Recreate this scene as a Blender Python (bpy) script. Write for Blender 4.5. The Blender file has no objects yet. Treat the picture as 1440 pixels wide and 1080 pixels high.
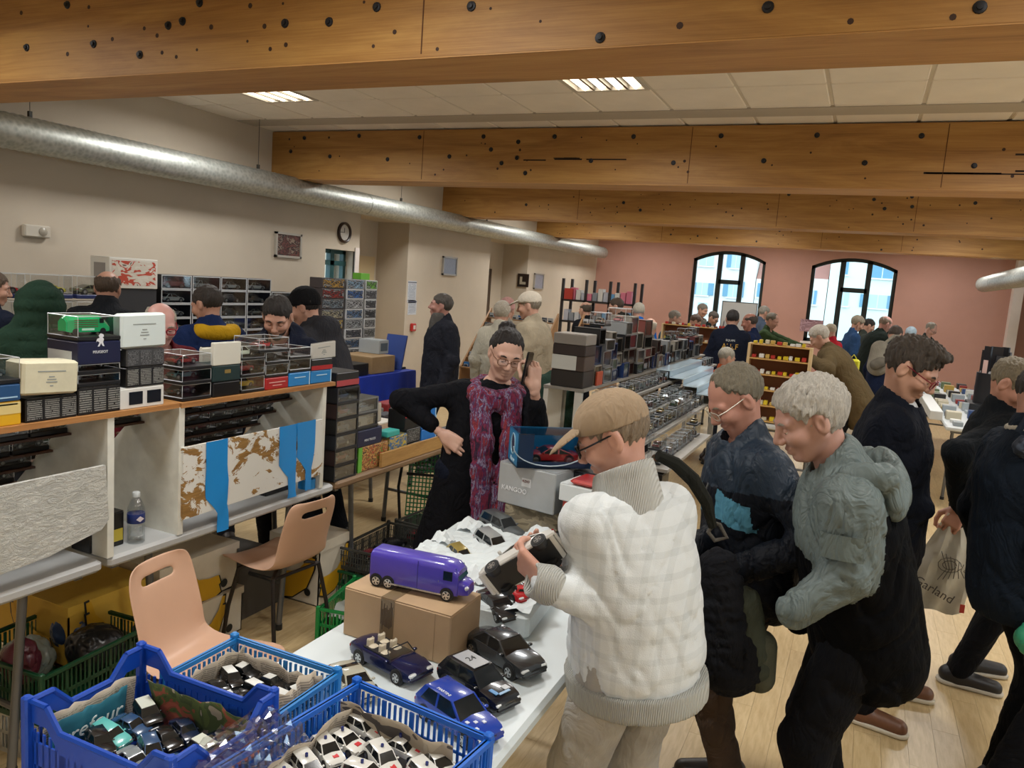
import bpy, bmesh, math, random
import numpy as np
from mathutils import Matrix, Vector
random.seed(7); RNG = np.random.default_rng(7)
SC = bpy.context.scene
COL = SC.collection
# ------------------------------------------------------------------ camera
FPX = 1081.0; CAMH = 1.9
YAW, PITCH, ROLL = math.radians(24.169), math.radians(7.625), math.radians(4.246)
def _cam_axes():
    cy, sy, cp, sp = math.cos(YAW), math.sin(YAW), math.cos(PITCH), math.sin(PITCH)
    f = np.array([-sy*cp, cy*cp, -sp]); r = np.array([cy, sy, 0.0]); u = np.cross(r, f)
    cr, sr = math.cos(ROLL), math.sin(ROLL)
    return r*cr+u*sr, -r*sr+u*cr, f
CR, CU, CF = _cam_axes()
cam = bpy.data.objects.new('camera', bpy.data.cameras.new('camera'))
COL.objects.link(cam)
cam.data.sensor_fit = 'HORIZONTAL'; cam.data.sensor_width = 36.0; cam.data.lens = 36.0*FPX/1440
cam.data.clip_start = 0.05; cam.data.clip_end = 200
cam.matrix_world = Matrix(((CR[0], CU[0], -CF[0], 0), (CR[1], CU[1], -CF[1], 0), (CR[2], CU[2], -CF[2], CAMH), (0, 0, 0, 1)))
SC.camera = cam
# ------------------------------------------------------------------ world, exposure
w = bpy.data.worlds.new('sky'); SC.world = w; w.use_nodes = True
w.node_tree.nodes['Background'].inputs[0].default_value = (0.80, 0.92, 1.0, 1)
w.node_tree.nodes['Background'].inputs[1].default_value = 3.2
SC.view_settings.view_transform = 'Standard'; SC.view_settings.look = 'None'
SC.view_settings.gamma = 1; SC.view_settings.use_curve_mapping = False
SC.view_settings.exposure = 0.12
SC.cycles.transparent_max_bounces = 24
LAMP_POWER = 34.0; LAMP_COLOR = (0.99, 0.98, 0.96)
# ------------------------------------------------------------------ photo pixel -> place
def ray(x, y):
    return CR*((x-720)/FPX) + CU*((540-y)/FPX) + CF
ORG = np.array([0, 0, CAMH])
def onz(x, y, z): d = ray(x, y); return ORG + d*((z-CAMH)/d[2])
def onx(x, y, X): d = ray(x, y); return ORG + d*(X/d[0])
def ony(x, y, Y): d = ray(x, y); return ORG + d*(Y/d[1])
def dep(x, y, d): return ORG + ray(x, y)*d
# ------------------------------------------------------------------ materials
def lin(c):
    if isinstance(c, str):
        c = c.lstrip('#'); c = tuple(int(c[i:i+2], 16)/255 for i in (0, 2, 4))
    return tuple(((v+0.055)/1.055)**2.4 if v > 0.04045 else v/12.92 for v in c) + (1.0,)
MATS = {}
def newmat(name):
    m = bpy.data.materials.new(name); m.use_nodes = True
    nt = m.node_tree; b = nt.nodes['Principled BSDF']
    return m, nt, b
def N(nt, t, **kw):
    n = nt.nodes.new(t)
    for k, v in kw.items(): setattr(n, k, v)
    return n
def coords(nt, kind='Object', scale=(1, 1, 1), rot=(0, 0, 0)):
    tc = N(nt, 'ShaderNodeTexCoord'); mp = N(nt, 'ShaderNodeMapping')
    mp.inputs['Scale'].default_value = scale; mp.inputs['Rotation'].default_value = rot
    nt.links.new(tc.outputs[kind], mp.inputs[0]); return mp.outputs[0]
def ramp(nt, fac, stops, interp='LINEAR'):
    r = N(nt, 'ShaderNodeValToRGB'); r.color_ramp.interpolation = interp
    while len(r.color_ramp.elements) < len(stops): r.color_ramp.elements.new(0.5)
    for e, (p, c) in zip(r.color_ramp.elements, stops):
        e.position = p; e.color = lin(c) if not (isinstance(c, tuple) and len(c) == 4) else c
    nt.links.new(fac, r.inputs[0]); return r.outputs[0]
def noise(nt, vec, scale, detail=3, rough=0.55, dist=0):
    n = N(nt, 'ShaderNodeTexNoise'); n.inputs['Scale'].default_value = scale; n.inputs['Detail'].default_value = detail
    n.inputs['Roughness'].default_value = rough; n.inputs['Distortion'].default_value = dist
    nt.links.new(vec, n.inputs['Vector']); return n.outputs[0]
def bump(nt, b, h, strength=0.3, dist=0.01):
    n = N(nt, 'ShaderNodeBump'); n.inputs['Strength'].default_value = strength; n.inputs['Distance'].default_value = dist
    nt.links.new(h, n.inputs['Height']); nt.links.new(n.outputs[0], b.inputs['Normal'])
def mixc(nt, fac, a, b_, typ='MIX'):
    m = N(nt, 'ShaderNodeMix', data_type='RGBA', blend_type=typ)
    for i, v in ((0, fac), (6, a), (7, b_)):
        if hasattr(v, 'links') or hasattr(v, 'is_linked'): nt.links.new(v, m.inputs[i])
        else: m.inputs[i].default_value = v if i == 0 else (lin(v) if isinstance(v, str) else v)
    return m.outputs[2]
def plain(color, rough=0.5, metal=0.0, spec=0.5, var=0.0, vscale=30, bmp=0.0, bscale=200, coat=0.0, sheen=0.0):
    key = ('plain', color, rough, metal, spec, var, vscale, bmp, bscale, coat, sheen)
    if key in MATS: return MATS[key]
    m, nt, b = newmat('mat_%d' % len(MATS)); MATS[key] = m
    b.inputs['Base Color'].default_value = lin(color); b.inputs['Roughness'].default_value = rough
    b.inputs['Metallic'].default_value = metal; b.inputs['Specular IOR Level'].default_value = spec
    b.inputs['Coat Weight'].default_value = coat; b.inputs['Sheen Weight'].default_value = sheen
    m.diffuse_color = lin(color)
    if var:
        v = coords(nt); f = noise(nt, v, vscale, 4)
        c = lin(color); lo = tuple(x*(1-var) for x in c[:3])+(1,); hi = tuple(min(1, x*(1+var)) for x in c[:3])+(1,)
        nt.links.new(ramp(nt, f, [(0.3, lo), (0.7, hi)]), b.inputs['Base Color'])
    if bmp:
        v = coords(nt); bump(nt, b, noise(nt, v, bscale, 3), bmp, 0.002)
    return m
def cloth(color, bscale=300, var=0.18, rough=0.85, bmp=0.35, spec=.12, wr=.5):
    key = ('cloth', color, bscale, var, rough, bmp, spec, wr)
    if key in MATS: return MATS[key]
    m, nt, b = newmat('fabric'); MATS[key] = m; m.diffuse_color = lin(color); v = coords(nt); c = lin(color)
    nt.links.new(ramp(nt, noise(nt, v, 7, 4), [(0.3, tuple(x*(1-var) for x in c[:3])+(1,)), (0.7, tuple(min(1, x*(1+var)) for x in c[:3])+(1,))]), b.inputs['Base Color'])
    b.inputs['Roughness'].default_value = rough; b.inputs['Specular IOR Level'].default_value = spec
    w = noise(nt, coords(nt, 'Object', (1, 1, .6)), 9, 3, .5, 1.6); ab = N(nt, 'ShaderNodeMath', operation='PINGPONG'); ab.inputs[1].default_value = .12; nt.links.new(w, ab.inputs[0])
    b1 = N(nt, 'ShaderNodeBump'); b1.inputs['Strength'].default_value = wr; b1.inputs['Distance'].default_value = .05; nt.links.new(ab.outputs[0], b1.inputs['Height'])
    b2 = N(nt, 'ShaderNodeBump'); b2.inputs['Strength'].default_value = bmp; b2.inputs['Distance'].default_value = .002; nt.links.new(noise(nt, v, bscale, 3), b2.inputs['Height']); nt.links.new(b1.outputs[0], b2.inputs['Normal']); nt.links.new(b2.outputs[0], b.inputs['Normal'])
    return m
def clear_mat(tint=(0.93, 0.95, 0.96), gloss=0.10, name='clear'):
    key = ('clear', tint, gloss)
    if key in MATS: return MATS[key]
    m = bpy.data.materials.new('clear_plastic'); m.use_nodes = True; MATS[key] = m
    nt = m.node_tree; nt.nodes.clear()
    o = N(nt, 'ShaderNodeOutputMaterial'); t = N(nt, 'ShaderNodeBsdfTransparent'); g = N(nt, 'ShaderNodeBsdfGlossy'); mx = N(nt, 'ShaderNodeMixShader')
    t.inputs[0].default_value = tint+(1,); g.inputs['Roughness'].default_value = 0.06
    lw = N(nt, 'ShaderNodeLayerWeight'); lw.inputs[0].default_value = 0.25
    ma = N(nt, 'ShaderNodeMath', operation='MULTIPLY_ADD'); ma.inputs[1].default_value = 0.3; ma.inputs[2].default_value = gloss
    nt.links.new(lw.outputs['Facing'], ma.inputs[0]); nt.links.new(ma.outputs[0], mx.inputs[0])
    nt.links.new(t.outputs[0], mx.inputs[1]); nt.links.new(g.outputs[0], mx.inputs[2]); nt.links.new(mx.outputs[0], o.inputs[0])
    return m
def emit(color, strength):
    key = ('emit', color, strength)
    if key in MATS: return MATS[key]
    m, nt, b = newmat('lamp_glow'); MATS[key] = m
    b.inputs['Base Color'].default_value = lin(color); b.inputs['Emission Color'].default_value = lin(color); b.inputs['Emission Strength'].default_value = strength
    return m
def printed(base, ink, cols=3, rows=14, dens=0.5, rough=0.35, axis='YZ', margin=0.08):
    """carton face with a print of short text lines in columns (Generated coordinates)"""
    key = ('pr', base, ink, cols, rows, dens, rough, axis, margin)
    if key in MATS: return MATS[key]
    m, nt, b = newmat('printed_card'); MATS[key] = m
    b.inputs['Roughness'].default_value = rough; m.diffuse_color = lin(base)
    tc = N(nt, 'ShaderNodeTexCoord'); sp = N(nt, 'ShaderNodeSeparateXYZ'); nt.links.new(tc.outputs['Generated'], sp.inputs[0])
    U, V = sp.outputs['XYZ'.index(axis[0])], sp.outputs['XYZ'.index(axis[1])]
    def mth(op, a, b_=None, c=None):
        n = N(nt, 'ShaderNodeMath', operation=op)
        for i, v in enumerate((a, b_, c)):
            if v is None: continue
            if hasattr(v, 'links'): nt.links.new(v, n.inputs[i])
            else: n.inputs[i].default_value = v
        return n.outputs[0]
    fu = mth('FRACT', mth('MULTIPLY', U, cols)); fv = mth('FRACT', mth('MULTIPLY', V, rows))
    a = mth('MULTIPLY', mth('GREATER_THAN', fu, margin), mth('LESS_THAN', fu, 1-margin))
    l = mth('MULTIPLY', a, mth('GREATER_THAN', fv, 0.45))
    l = mth('MULTIPLY', l, mth('MULTIPLY', mth('GREATER_THAN', V, 0.1), mth('LESS_THAN', V, 0.9)))
    cx = N(nt, 'ShaderNodeCombineXYZ'); nt.links.new(mth('MULTIPLY', U, 40*cols), cx.inputs[0]); nt.links.new(mth('MULTIPLY', mth('FLOOR', mth('MULTIPLY', V, rows)), 7.3), cx.inputs[1])
    nz = noise(nt, cx.outputs[0], 0.35, 1)
    l = mth('MULTIPLY', l, mth('GREATER_THAN', nz, 1-dens))
    nt.links.new(mixc(nt, l, base, ink), b.inputs['Base Color'])
    return m
def blotchy(colors, scale=9, rough=0.4, name='printed picture', kind='Generated'):
    """printed picture side of a package: patches of several flat colours"""
    key = ('bl', tuple(colors), scale, rough, kind)
    if key in MATS: return MATS[key]
    m, nt, b = newmat('printed_picture'); MATS[key] = m
    b.inputs['Roughness'].default_value = rough; m.diffuse_color = lin(colors[0])
    v = coords(nt, kind); f = noise(nt, v, scale, 2, 0.6, 0.8); n = len(colors)
    nt.links.new(ramp(nt, f, [(0.3+0.4*i/max(1, n), c) for i, c in enumerate(colors)], 'CONSTANT'), b.inputs['Base Color'])
    return m
# ------------------------------------------------------------------ mesh building
class MB:
    def __init__(s): s.v = []; s.f = []; s.m = []
    def add(s, vs, fs, mi=0):
        o = len(s.v); s.v.extend([tuple(map(float, p)) for p in vs]); s.f.extend([tuple(o+i for i in f) for f in fs]); s.m.extend([mi]*len(fs)); return s
    def box(s, a, b, mi=0, rz=0.0, piv=None):
        (x0, y0, z0), (x1, y1, z1) = a, b
        vs = [(x0, y0, z0), (x1, y0, z0), (x1, y1, z0), (x0, y1, z0), (x0, y0, z1), (x1, y0, z1), (x1, y1, z1), (x0, y1, z1)]
        if rz:
            px, py = piv or ((x0+x1)/2, (y0+y1)/2); c, q = math.cos(rz), math.sin(rz)
            vs = [(px+(x-px)*c-(y-py)*q, py+(x-px)*q+(y-py)*c, z) for x, y, z in vs]
        return s.add(vs, [(0, 3, 2, 1), (4, 5, 6, 7), (0, 1, 5, 4), (1, 2, 6, 5), (2, 3, 7, 6), (3, 0, 4, 7)], mi)
    def cbox(s, c, d, mi=0, rz=0.0):
        return s.box((c[0]-d[0]/2, c[1]-d[1]/2, c[2]-d[2]/2), (c[0]+d[0]/2, c[1]+d[1]/2, c[2]+d[2]/2), mi, rz)
    def rbox(s, a, b, r, mi=0):
        """box with bevelled (chamfered) edges"""
        (x0, y0, z0), (x1, y1, z1) = a, b; vs = []; 
        r = min(r, (x1-x0)*.45, (y1-y0)*.45, (z1-z0)*.45)
        rings = [(z0, r), (z0+r, 0), (z1-r, 0), (z1, r)]
        for z, i in rings:
            e = r
            X0, X1, Y0, Y1 = x0+i, x1-i, y0+i, y1-i
            vs += [(X0+e, Y0, z), (X1-e, Y0, z), (X1, Y0+e, z), (X1, Y1-e, z), (X1-e, Y1, z), (X0+e, Y1, z), (X0, Y1-e, z), (X0, Y0+e, z)]
        fs = [tuple(range(7, -1, -1)), tuple(range(24, 32))]
        for k in range(3):
            for i in range(8): j = (i+1) % 8; fs.append((k*8+i, k*8+j, k*8+8+j, k*8+8+i))
        return s.add(vs, fs, mi)
    def cyl(s, a, b, r, seg=12, mi=0, r2=None, caps=True):
        a = np.array(a, float); b = np.array(b, float); d = b-a; L = np.linalg.norm(d); d = d/L
        t = np.array([0, 0, 1.0]) if abs(d[2]) < .9 else np.array([1.0, 0, 0])
        u = np.cross(d, t); u /= np.linalg.norm(u); q = np.cross(d, u); r2 = r if r2 is None else r2
        A = [2*math.pi*i/seg for i in range(seg)]
        vs = [a+(u*math.cos(t_)+q*math.sin(t_))*r for t_ in A]+[b+(u*math.cos(t_)+q*math.sin(t_))*r2 for t_ in A]
        fs = [(i, i+seg, (i+1) % seg+seg, (i+1) % seg) for i in range(seg)]
        if caps: fs += [tuple(range(seg)), tuple(range(2*seg-1, seg-1, -1))]
        return s.add(vs, fs, mi)
    def tube(s, pts, r, seg=8, mi=0, closed=False):
        P = [np.array(p, float) for p in pts]; n = len(P); base = len(s.v); prev = None; vs = []
        for i, p in enumerate(P):
            if closed: d = P[(i+1) % n]-P[i-1]
            else: d = P[min(i+1, n-1)]-P[max(i-1, 0)]
            d = d/(np.linalg.norm(d)+1e-12)
            if prev is None:
                t = np.array([0, 0, 1.0]) if abs(d[2]) < .9 else np.array([1.0, 0, 0]); u = np.cross(d, t)
            else: u = prev-d*np.dot(prev, d)
            u /= np.linalg.norm(u)+1e-12; prev = u; q = np.cross(d, u)
            rr = r[i] if hasattr(r, '__len__') else r
            vs += [p+(u*math.cos(2*math.pi*k/seg)+q*math.sin(2*math.pi*k/seg))*rr for k in range(seg)]
        fs = []
        for i in range(n if closed else n-1):
            a, b = i*seg, ((i+1) % n)*seg
            fs += [(a+k, a+(k+1) % seg, b+(k+1) % seg, b+k) for k in range(seg)]
        if not closed: fs += [tuple(range(seg-1, -1, -1)), tuple((n-1)*seg+k for k in range(seg))]
        return s.add(vs, fs, mi)
    def lathe(s, prof, seg=20, c=(0, 0, 0), mi=0):
        vs = []; n = len(prof)
        for r, z in prof: vs += [(c[0]+r*math.cos(2*math.pi*k/seg), c[1]+r*math.sin(2*math.pi*k/seg), c[2]+z) for k in range(seg)]
        fs = [(i*seg+k, i*seg+(k+1) % seg, (i+1)*seg+(k+1) % seg, (i+1)*seg+k) for i in range(n-1) for k in range(seg)]
        fs += [tuple(range(seg-1, -1, -1)), tuple((n-1)*seg+k for k in range(seg))]
        return s.add(vs, fs, mi)
    def prism(s, poly, axis, a, b, mi=0):
        """extrude a 2-D polygon along axis from a to b (axis x: poly in y,z; y: in x,z; z: in x,y)"""
        def P(p, t): return {'x': (t, p[0], p[1]), 'y': (p[0], t, p[1]), 'z': (p[0], p[1], t)}[axis]
        n = len(poly); vs = [P(p, a) for p in poly]+[P(p, b) for p in poly]
        return s.add(vs, [tuple(range(n-1, -1, -1)), tuple(range(n, 2*n))]+[(i, (i+1) % n, (i+1) % n+n, i+n) for i in range(n)], mi)
    def grid(s, pts, nu, nv, mi=0, thick=0.0, closed=False):
        vs = list(pts); fs = [(i*nv+j, (i+1)*nv+j, (i+1)*nv+j+1, i*nv+j+1) for i in range(nu-1) for j in range(nv-1)]
        return s.add(vs, fs, mi)
    def xform(s, M): s.v = [tuple(M @ Vector(p)) for p in s.v]; return s
    def mesh(s, name, mats, smooth=False):
        me = bpy.data.meshes.new(name); me.from_pydata(s.v, [], s.f)
        for m in (mats if isinstance(mats, (list, tuple)) else [mats]): me.materials.append(m)
        if len(me.materials) > 1: me.polygons.foreach_set('material_index', s.m)
        bm = bmesh.new(); bm.from_mesh(me); bmesh.ops.recalc_face_normals(bm, faces=bm.faces); bm.to_mesh(me); bm.free()
        if smooth:
            me.polygons.foreach_set('use_smooth', [True]*len(me.polygons))
            try: me.set_sharp_from_angle(angle=math.radians(38))
            except Exception: pass
        me.update(); return me
    def build(s, name, mats, parent=None, smooth=False, **kw):
        return link(name, s.mesh(name, mats, smooth), parent, **kw)
def link(name, data, parent=None, label=None, cat=None, group=None, kind=None, loc=None, rot=None):
    o = bpy.data.objects.new(name, data); COL.objects.link(o)
    if parent is not None: o.parent = parent
    if label: o['label'] = label
    if cat: o['category'] = cat
    if group: o['group'] = group
    if kind: o['kind'] = kind
    if loc is not None: o.location = loc
    if rot is not None: o.rotation_euler = rot if hasattr(rot, '__len__') else (0, 0, rot)
    return o
def thing(name, label, cat, loc=(0, 0, 0), rz=0, group=None):
    return link(name, None, None, label, cat, group, None, tuple(map(float, loc)), rz)
def dup(root, loc=None, rot=None, label=None, group=None, swap=None):
    def cp(o, par):
        c = o.copy(); COL.objects.link(c); c.parent = par
        for ch in list(o.children): cp(ch, c)
        return c
    r = cp(root, None)
    if loc is not None: r.location = tuple(map(float, loc))
    if rot is not None: r.rotation_euler = rot if hasattr(rot, '__len__') else (0, 0, rot)
    if label: r['label'] = label
    if group: r['group'] = group
    return r
def text_mesh(txt, size, mat, parent=None, name='lettering', extrude=0.0006, align='CENTER', shear=0, bold=0.0, width=None, **kw):
    cu = bpy.data.curves.new(name, 'FONT'); cu.body = txt; cu.size = size; cu.extrude = extrude; cu.align_x = align; cu.align_y = 'CENTER'; cu.shear = shear; cu.offset = bold
    cu.resolution_u = 3
    t = bpy.data.objects.new('tmp', cu); COL.objects.link(t)
    me = bpy.data.meshes.new_from_object(t.evaluated_get(bpy.context.evaluated_depsgraph_get()))
    bpy.data.objects.remove(t); bpy.data.curves.remove(cu)
    if width:
        xs = [v.co.x for v in me.vertices]; k = width/max(1e-6, max(xs)-min(xs))
        for v in me.vertices: v.co.x *= k
    me.materials.clear(); me.materials.append(mat)
    return link(name, me, parent, **kw)
def face_rot(o, loc, right, up):
    """place an object whose local X is to the right and local Y up on a face"""
    r = Vector(right).normalized(); u = Vector(up); u = (u-r*u.dot(r)).normalized(); n = r.cross(u)
    M = Matrix((r, u, n)).transposed().to_4x4(); M.translation = Vector(tuple(map(float, loc))); o.matrix_local = M
    return o
# ------------------------------------------------------------------ smooth solids (distance fields meshed with surface nets)
def nrm(v): v = np.array(v, float); return v/(np.linalg.norm(v)+1e-12)
class SDF:
    def __init__(s): s.ops = []; s.lo = np.full(3, 1e9); s.hi = np.full(3, -1e9)
    def _add(s, fn, lo, hi, k, mode):
        lo = np.array(lo, float); hi = np.array(hi, float)
        if mode == 'add': s.lo = np.minimum(s.lo, lo); s.hi = np.maximum(s.hi, hi)
        s.ops.append((fn, lo, hi, k, mode)); return s
    def cap(s, a, b, ra, rb=None, k=0.02, flat=None, mode='add'):
        a = np.array(a, float); b = np.array(b, float); rb = ra if rb is None else rb; ab = b-a; L2 = max(float(ab@ab), 1e-9)
        fl = None if flat is None else (nrm(flat[0]), 1.0/flat[1]-1.0)
        def fn(P):
            Q = [P[i]-a[i] for i in range(3)]
            t = np.clip((Q[0]*ab[0]+Q[1]*ab[1]+Q[2]*ab[2])/L2, 0, 1); r = ra+(rb-ra)*t
            Q = [Q[i]-t*ab[i] for i in range(3)]
            if fl:
                n, kk = fl; dn = (Q[0]*n[0]+Q[1]*n[1]+Q[2]*n[2])*kk; Q = [Q[i]+n[i]*dn for i in range(3)]
            return np.sqrt(Q[0]**2+Q[1]**2+Q[2]**2)-r
        m = max(ra, rb); return s._add(fn, np.minimum(a, b)-m, np.maximum(a, b)+m, k, mode)
    def ell(s, c, r, fr=None, k=0.02, mode='add'):
        c = np.array(c, float); r = np.array(r, float); fr = np.eye(3) if fr is None else np.array(fr, float)
        def fn(P):
            Q = [P[i]-c[i] for i in range(3)]
            q = [(Q[0]*fr[j][0]+Q[1]*fr[j][1]+Q[2]*fr[j][2])/r[j] for j in range(3)]
            k0 = np.sqrt(q[0]**2+q[1]**2+q[2]**2); k1 = np.sqrt((q[0]/r[0])**2+(q[1]/r[1])**2+(q[2]/r[2])**2)+1e-6
            return k0*(k0-1)/k1
        e = np.abs(fr.T)@r; return s._add(fn, c-e, c+e, k, mode)
    def plane(s, p, n, k=0.004):
        p = np.array(p, float); n = nrm(n)
        return s._add(lambda P: (P[0]-p[0])*n[0]+(P[1]-p[1])*n[1]+(P[2]-p[2])*n[2], s.lo, s.hi, k, 'clip')
    def disp(s, fn): return s._add(fn, s.lo, s.hi, 0, 'disp')
    def surf(s, vox):
        lo = s.lo-3*vox; n = np.maximum(np.ceil((s.hi+3*vox-lo)/vox).astype(int)+1, 4)
        ax = [(lo[i]+vox*np.arange(n[i])).astype(np.float32) for i in range(3)]
        D = np.full(n, 0.4, np.float32)
        for fn, a, b, k, mode in s.ops:
            if mode in ('clip', 'disp'): sl = (slice(None),)*3
            else:
                i0 = np.clip(((a-lo-k-2*vox)/vox).astype(int), 0, n-1); i1 = np.clip(((b-lo+k+2*vox)/vox).astype(int)+2, 1, n)
                sl = tuple(slice(i0[i], i1[i]) for i in range(3))
            P = [ax[0][sl[0]][:, None, None], ax[1][sl[1]][None, :, None], ax[2][sl[2]][None, None, :]]
            d = fn(P); A = D[sl]
            if mode == 'disp': D[sl] = A+d; continue
            if mode == 'add':
                h = np.clip(0.5+0.5*(A-d)/k, 0, 1); D[sl] = A+(d-A)*h-k*h*(1-h)
            else:
                if mode == 'sub': d = -d
                h = np.clip(0.5+0.5*(d-A)/k, 0, 1); D[sl] = A+(d-A)*h+k*h*(1-h)
        # naive surface nets
        S = D < 0
        c = np.zeros(np.array(D.shape)-1, np.int8)
        for i in (0, 1):
            for j in (0, 1):
                for k in (0, 1): c += S[i:S.shape[0]-1+i, j:S.shape[1]-1+j, k:S.shape[2]-1+k]
        act = (c > 0) & (c < 8); idx = np.full(act.shape, -1, np.int64); ids = np.argwhere(act); idx[act] = np.arange(len(ids))
        acc = np.zeros((len(ids), 3)); cnt = np.zeros(len(ids))
        cor = [(i, j, k) for i in (0, 1) for j in (0, 1) for k in (0, 1)]
        val = {q: D[ids[:, 0]+q[0], ids[:, 1]+q[1], ids[:, 2]+q[2]] for q in cor}
        for q in cor:
            for ax_ in range(3):
                if q[ax_]: continue
                q2 = list(q); q2[ax_] = 1; q2 = tuple(q2); a, b = val[q], val[q2]; cr = (a < 0) != (b < 0)
                t = np.where(cr, a/np.where(cr, a-b, 1), 0); p = np.repeat(np.array(q, float)[None], len(ids), 0); p[:, ax_] += t
                acc[cr] += p[cr]; cnt[cr] += 1
        V = lo+vox*(ids+acc/np.maximum(cnt, 1)[:, None])
        F = []
        for ax_ in range(3):
            sl0 = [slice(1, -1)]*3; sl1 = [slice(1, -1)]*3; sl0[ax_] = slice(0, -1); sl1[ax_] = slice(1, None)
            a, b = S[tuple(sl0)], S[tuple(sl1)]; e = np.argwhere(a != b)
            if not len(e): continue
            off = np.ones(3, int); off[ax_] = 0; g = e+off; u, v = (ax_+1) % 3, (ax_+2) % 3
            def at(du, dv):
                h = g.copy(); h[:, u] -= du; h[:, v] -= dv; return idx[h[:, 0], h[:, 1], h[:, 2]]
            q = np.stack([at(1, 1), at(0, 1), at(0, 0), at(1, 0)], 1)
            fl = ~a[e[:, 0], e[:, 1], e[:, 2]]; q[fl] = q[fl][:, ::-1]; F.append(q)
        F = np.concatenate(F) if F else np.zeros((0, 4), int)
        return V, F[(F >= 0).all(1)]
def soft_mesh(name, parts, mats, origin=(0, 0, 0)):
    """join (V, F, material index) sets into one smooth mesh"""
    o = np.array(origin, float); vs = []; fs = []; ms = []; n = 0
    for V, F, mi in parts: vs.append(V-o); fs.append(F+n); ms.append(np.full(len(F), mi)); n += len(V)
    V = np.concatenate(vs); F = np.concatenate(fs); ms = np.concatenate(ms)
    me = bpy.data.meshes.new(name); me.vertices.add(len(V)); me.vertices.foreach_set('co', V.astype(np.float32).ravel())
    me.loops.add(4*len(F)); me.loops.foreach_set('vertex_index', F.astype(np.int32).ravel())
    me.polygons.add(len(F)); me.polygons.foreach_set('loop_start', np.arange(0, 4*len(F), 4, dtype=np.int32))
    me.polygons.foreach_set('use_smooth', np.ones(len(F), bool))
    for m in (mats if isinstance(mats, (list, tuple)) else [mats]): me.materials.append(m)
    me.polygons.foreach_set('material_index', ms.astype(np.int32)); me.update(calc_edges=True); me.validate(); return me
def folds(amp, fr, seed=0.0):
    def fn(P):
        x, y, z = [p*fr for p in P]
        w = np.sin(x*1.7+1.3*np.sin(y*1.3+seed)+seed)+np.sin(y*1.9+1.1*np.sin(z*1.1+2*seed))
        a = np.abs(np.sin(z*1.1+.5*x+1.1*w+seed)); b = np.abs(np.sin(1.9*x-1.5*y+1.3*z+.9*w+2*seed))
        return amp*(1.6*(1-a)**4+1.2*(1-b)**5+.25*np.sin(z*.9+w))
    return fn
# ------------------------------------------------------------------ people
SKIN = {}
def skin(tone='#c99478'):
    if tone in SKIN: return SKIN[tone]
    m, nt, b = newmat('skin'); SKIN[tone] = m
    v = coords(nt); f = noise(nt, v, 18, 4); c = lin(tone); g_ = sum(c[:3])/3; c = tuple(x*.78+g_*.22 for x in c[:3])
    nt.links.new(ramp(nt, f, [(0.3, (c[0]*.93, c[1]*.86, c[2]*.84, 1)), (0.7, (min(1, c[0]*1.05), c[1]*1.06, c[2]*1.06, 1))]), b.inputs['Base Color'])
    b.inputs['Roughness'].default_value = 0.5; b.inputs['Subsurface Weight'].default_value = 0.0
    bump(nt, b, noise(nt, v, 260, 3), 0.15, 0.002); return m
HAIR = {}
def hairmat(color, streak=0.35):
    if (color, streak) in HAIR: return HAIR[(color, streak)]
    m, nt, b = newmat('hair'); HAIR[(color, streak)] = m
    v = coords(nt, 'Object', (60, 60, 14)); f = noise(nt, v, 3.0, 5, 0.7, 0.6); c = lin(color)
    nt.links.new(ramp(nt, f, [(0.3, tuple(x*(1-streak) for x in c[:3])+(1,)), (0.7, tuple(min(1, x*(1+streak)) for x in c[:3])+(1,))]), b.inputs['Base Color'])
    b.inputs['Roughness'].default_value = 0.55; bump(nt, b, f, 0.9, 0.01); return m
def hand_sdf(side, wrist, d, palm, s=1.0, curl=0.5, spread=0.06, thumb=0.4, length=1.0):
    """hand at wrist pointing along d, palm facing `palm`; side +1 left hand, -1 right hand: sets which edge the thumb leaves"""
    d = nrm(d); n = nrm(np.array(palm)-d*np.dot(palm, d)); t = np.cross(d, n)*side   # t: towards the thumb
    S = SDF(); W = np.array(wrist, float); s_ = s
    def P(a, b, c): return W+(d*a+t*b+n*c)*s_
    S.cap(P(-.018, 0, 0), P(.01, 0, 0), .026*s_, .026*s_, k=.01, flat=(n, .8))
    for b0 in (-.028, -.01, .01, .028): S.cap(P(.005, b0*.7, 0), P(.085, b0*1.1, 0), .015*s_, .0125*s_, k=.012)
    lens = [(.031, .078), (.0105, .088), (-.0105, .08), (-.030, .062)]
    for i, (b0, L) in enumerate(lens):
        cu = curl[i] if hasattr(curl, '__len__') else curl
        p = np.array([.085, b0, 0.0]); ang = 0.15+cu*0.4; sp = spread*(b0/.03); r = .0095
        for seg, fr in enumerate((.45, .32, .23)):
            q = p+np.array([math.cos(ang), sp, math.sin(ang)])*L*fr*length
            S.cap(P(*p), P(*q), r*s_, (r-.0008)*s_, k=.004); p = q; ang += cu*1.15; r -= .0009
    b = np.array([.018, .026, .006]); q = b+np.array([.035, .028+.01*thumb, .012+.02*thumb]); e = q+np.array([.034, .008-.02*thumb, .008+.015*thumb]); g = e+np.array([.026, -.004-.012*thumb, .003+.008*thumb])
    S.cap(P(*b), P(*q), .017*s_, .0125*s_, k=.012); S.cap(P(*q), P(*e), .0118*s_, .0105*s_, k=.004); S.cap(P(*e), P(*g), .0105*s_, .0085*s_, k=.003)
    return S
def ik(a, b, l1, l2, hint):
    d = b-a; L = min(np.linalg.norm(d), (l1+l2)*.995); dn = nrm(d); b = a+dn*L
    x = (l1*l1-l2*l2+L*L)/(2*L); h = math.sqrt(max(0.0, l1*l1-x*x)); hv = np.array(hint, float); hv = nrm(hv-dn*np.dot(hv, dn))
    return a+dn*x+hv*h, b
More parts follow.
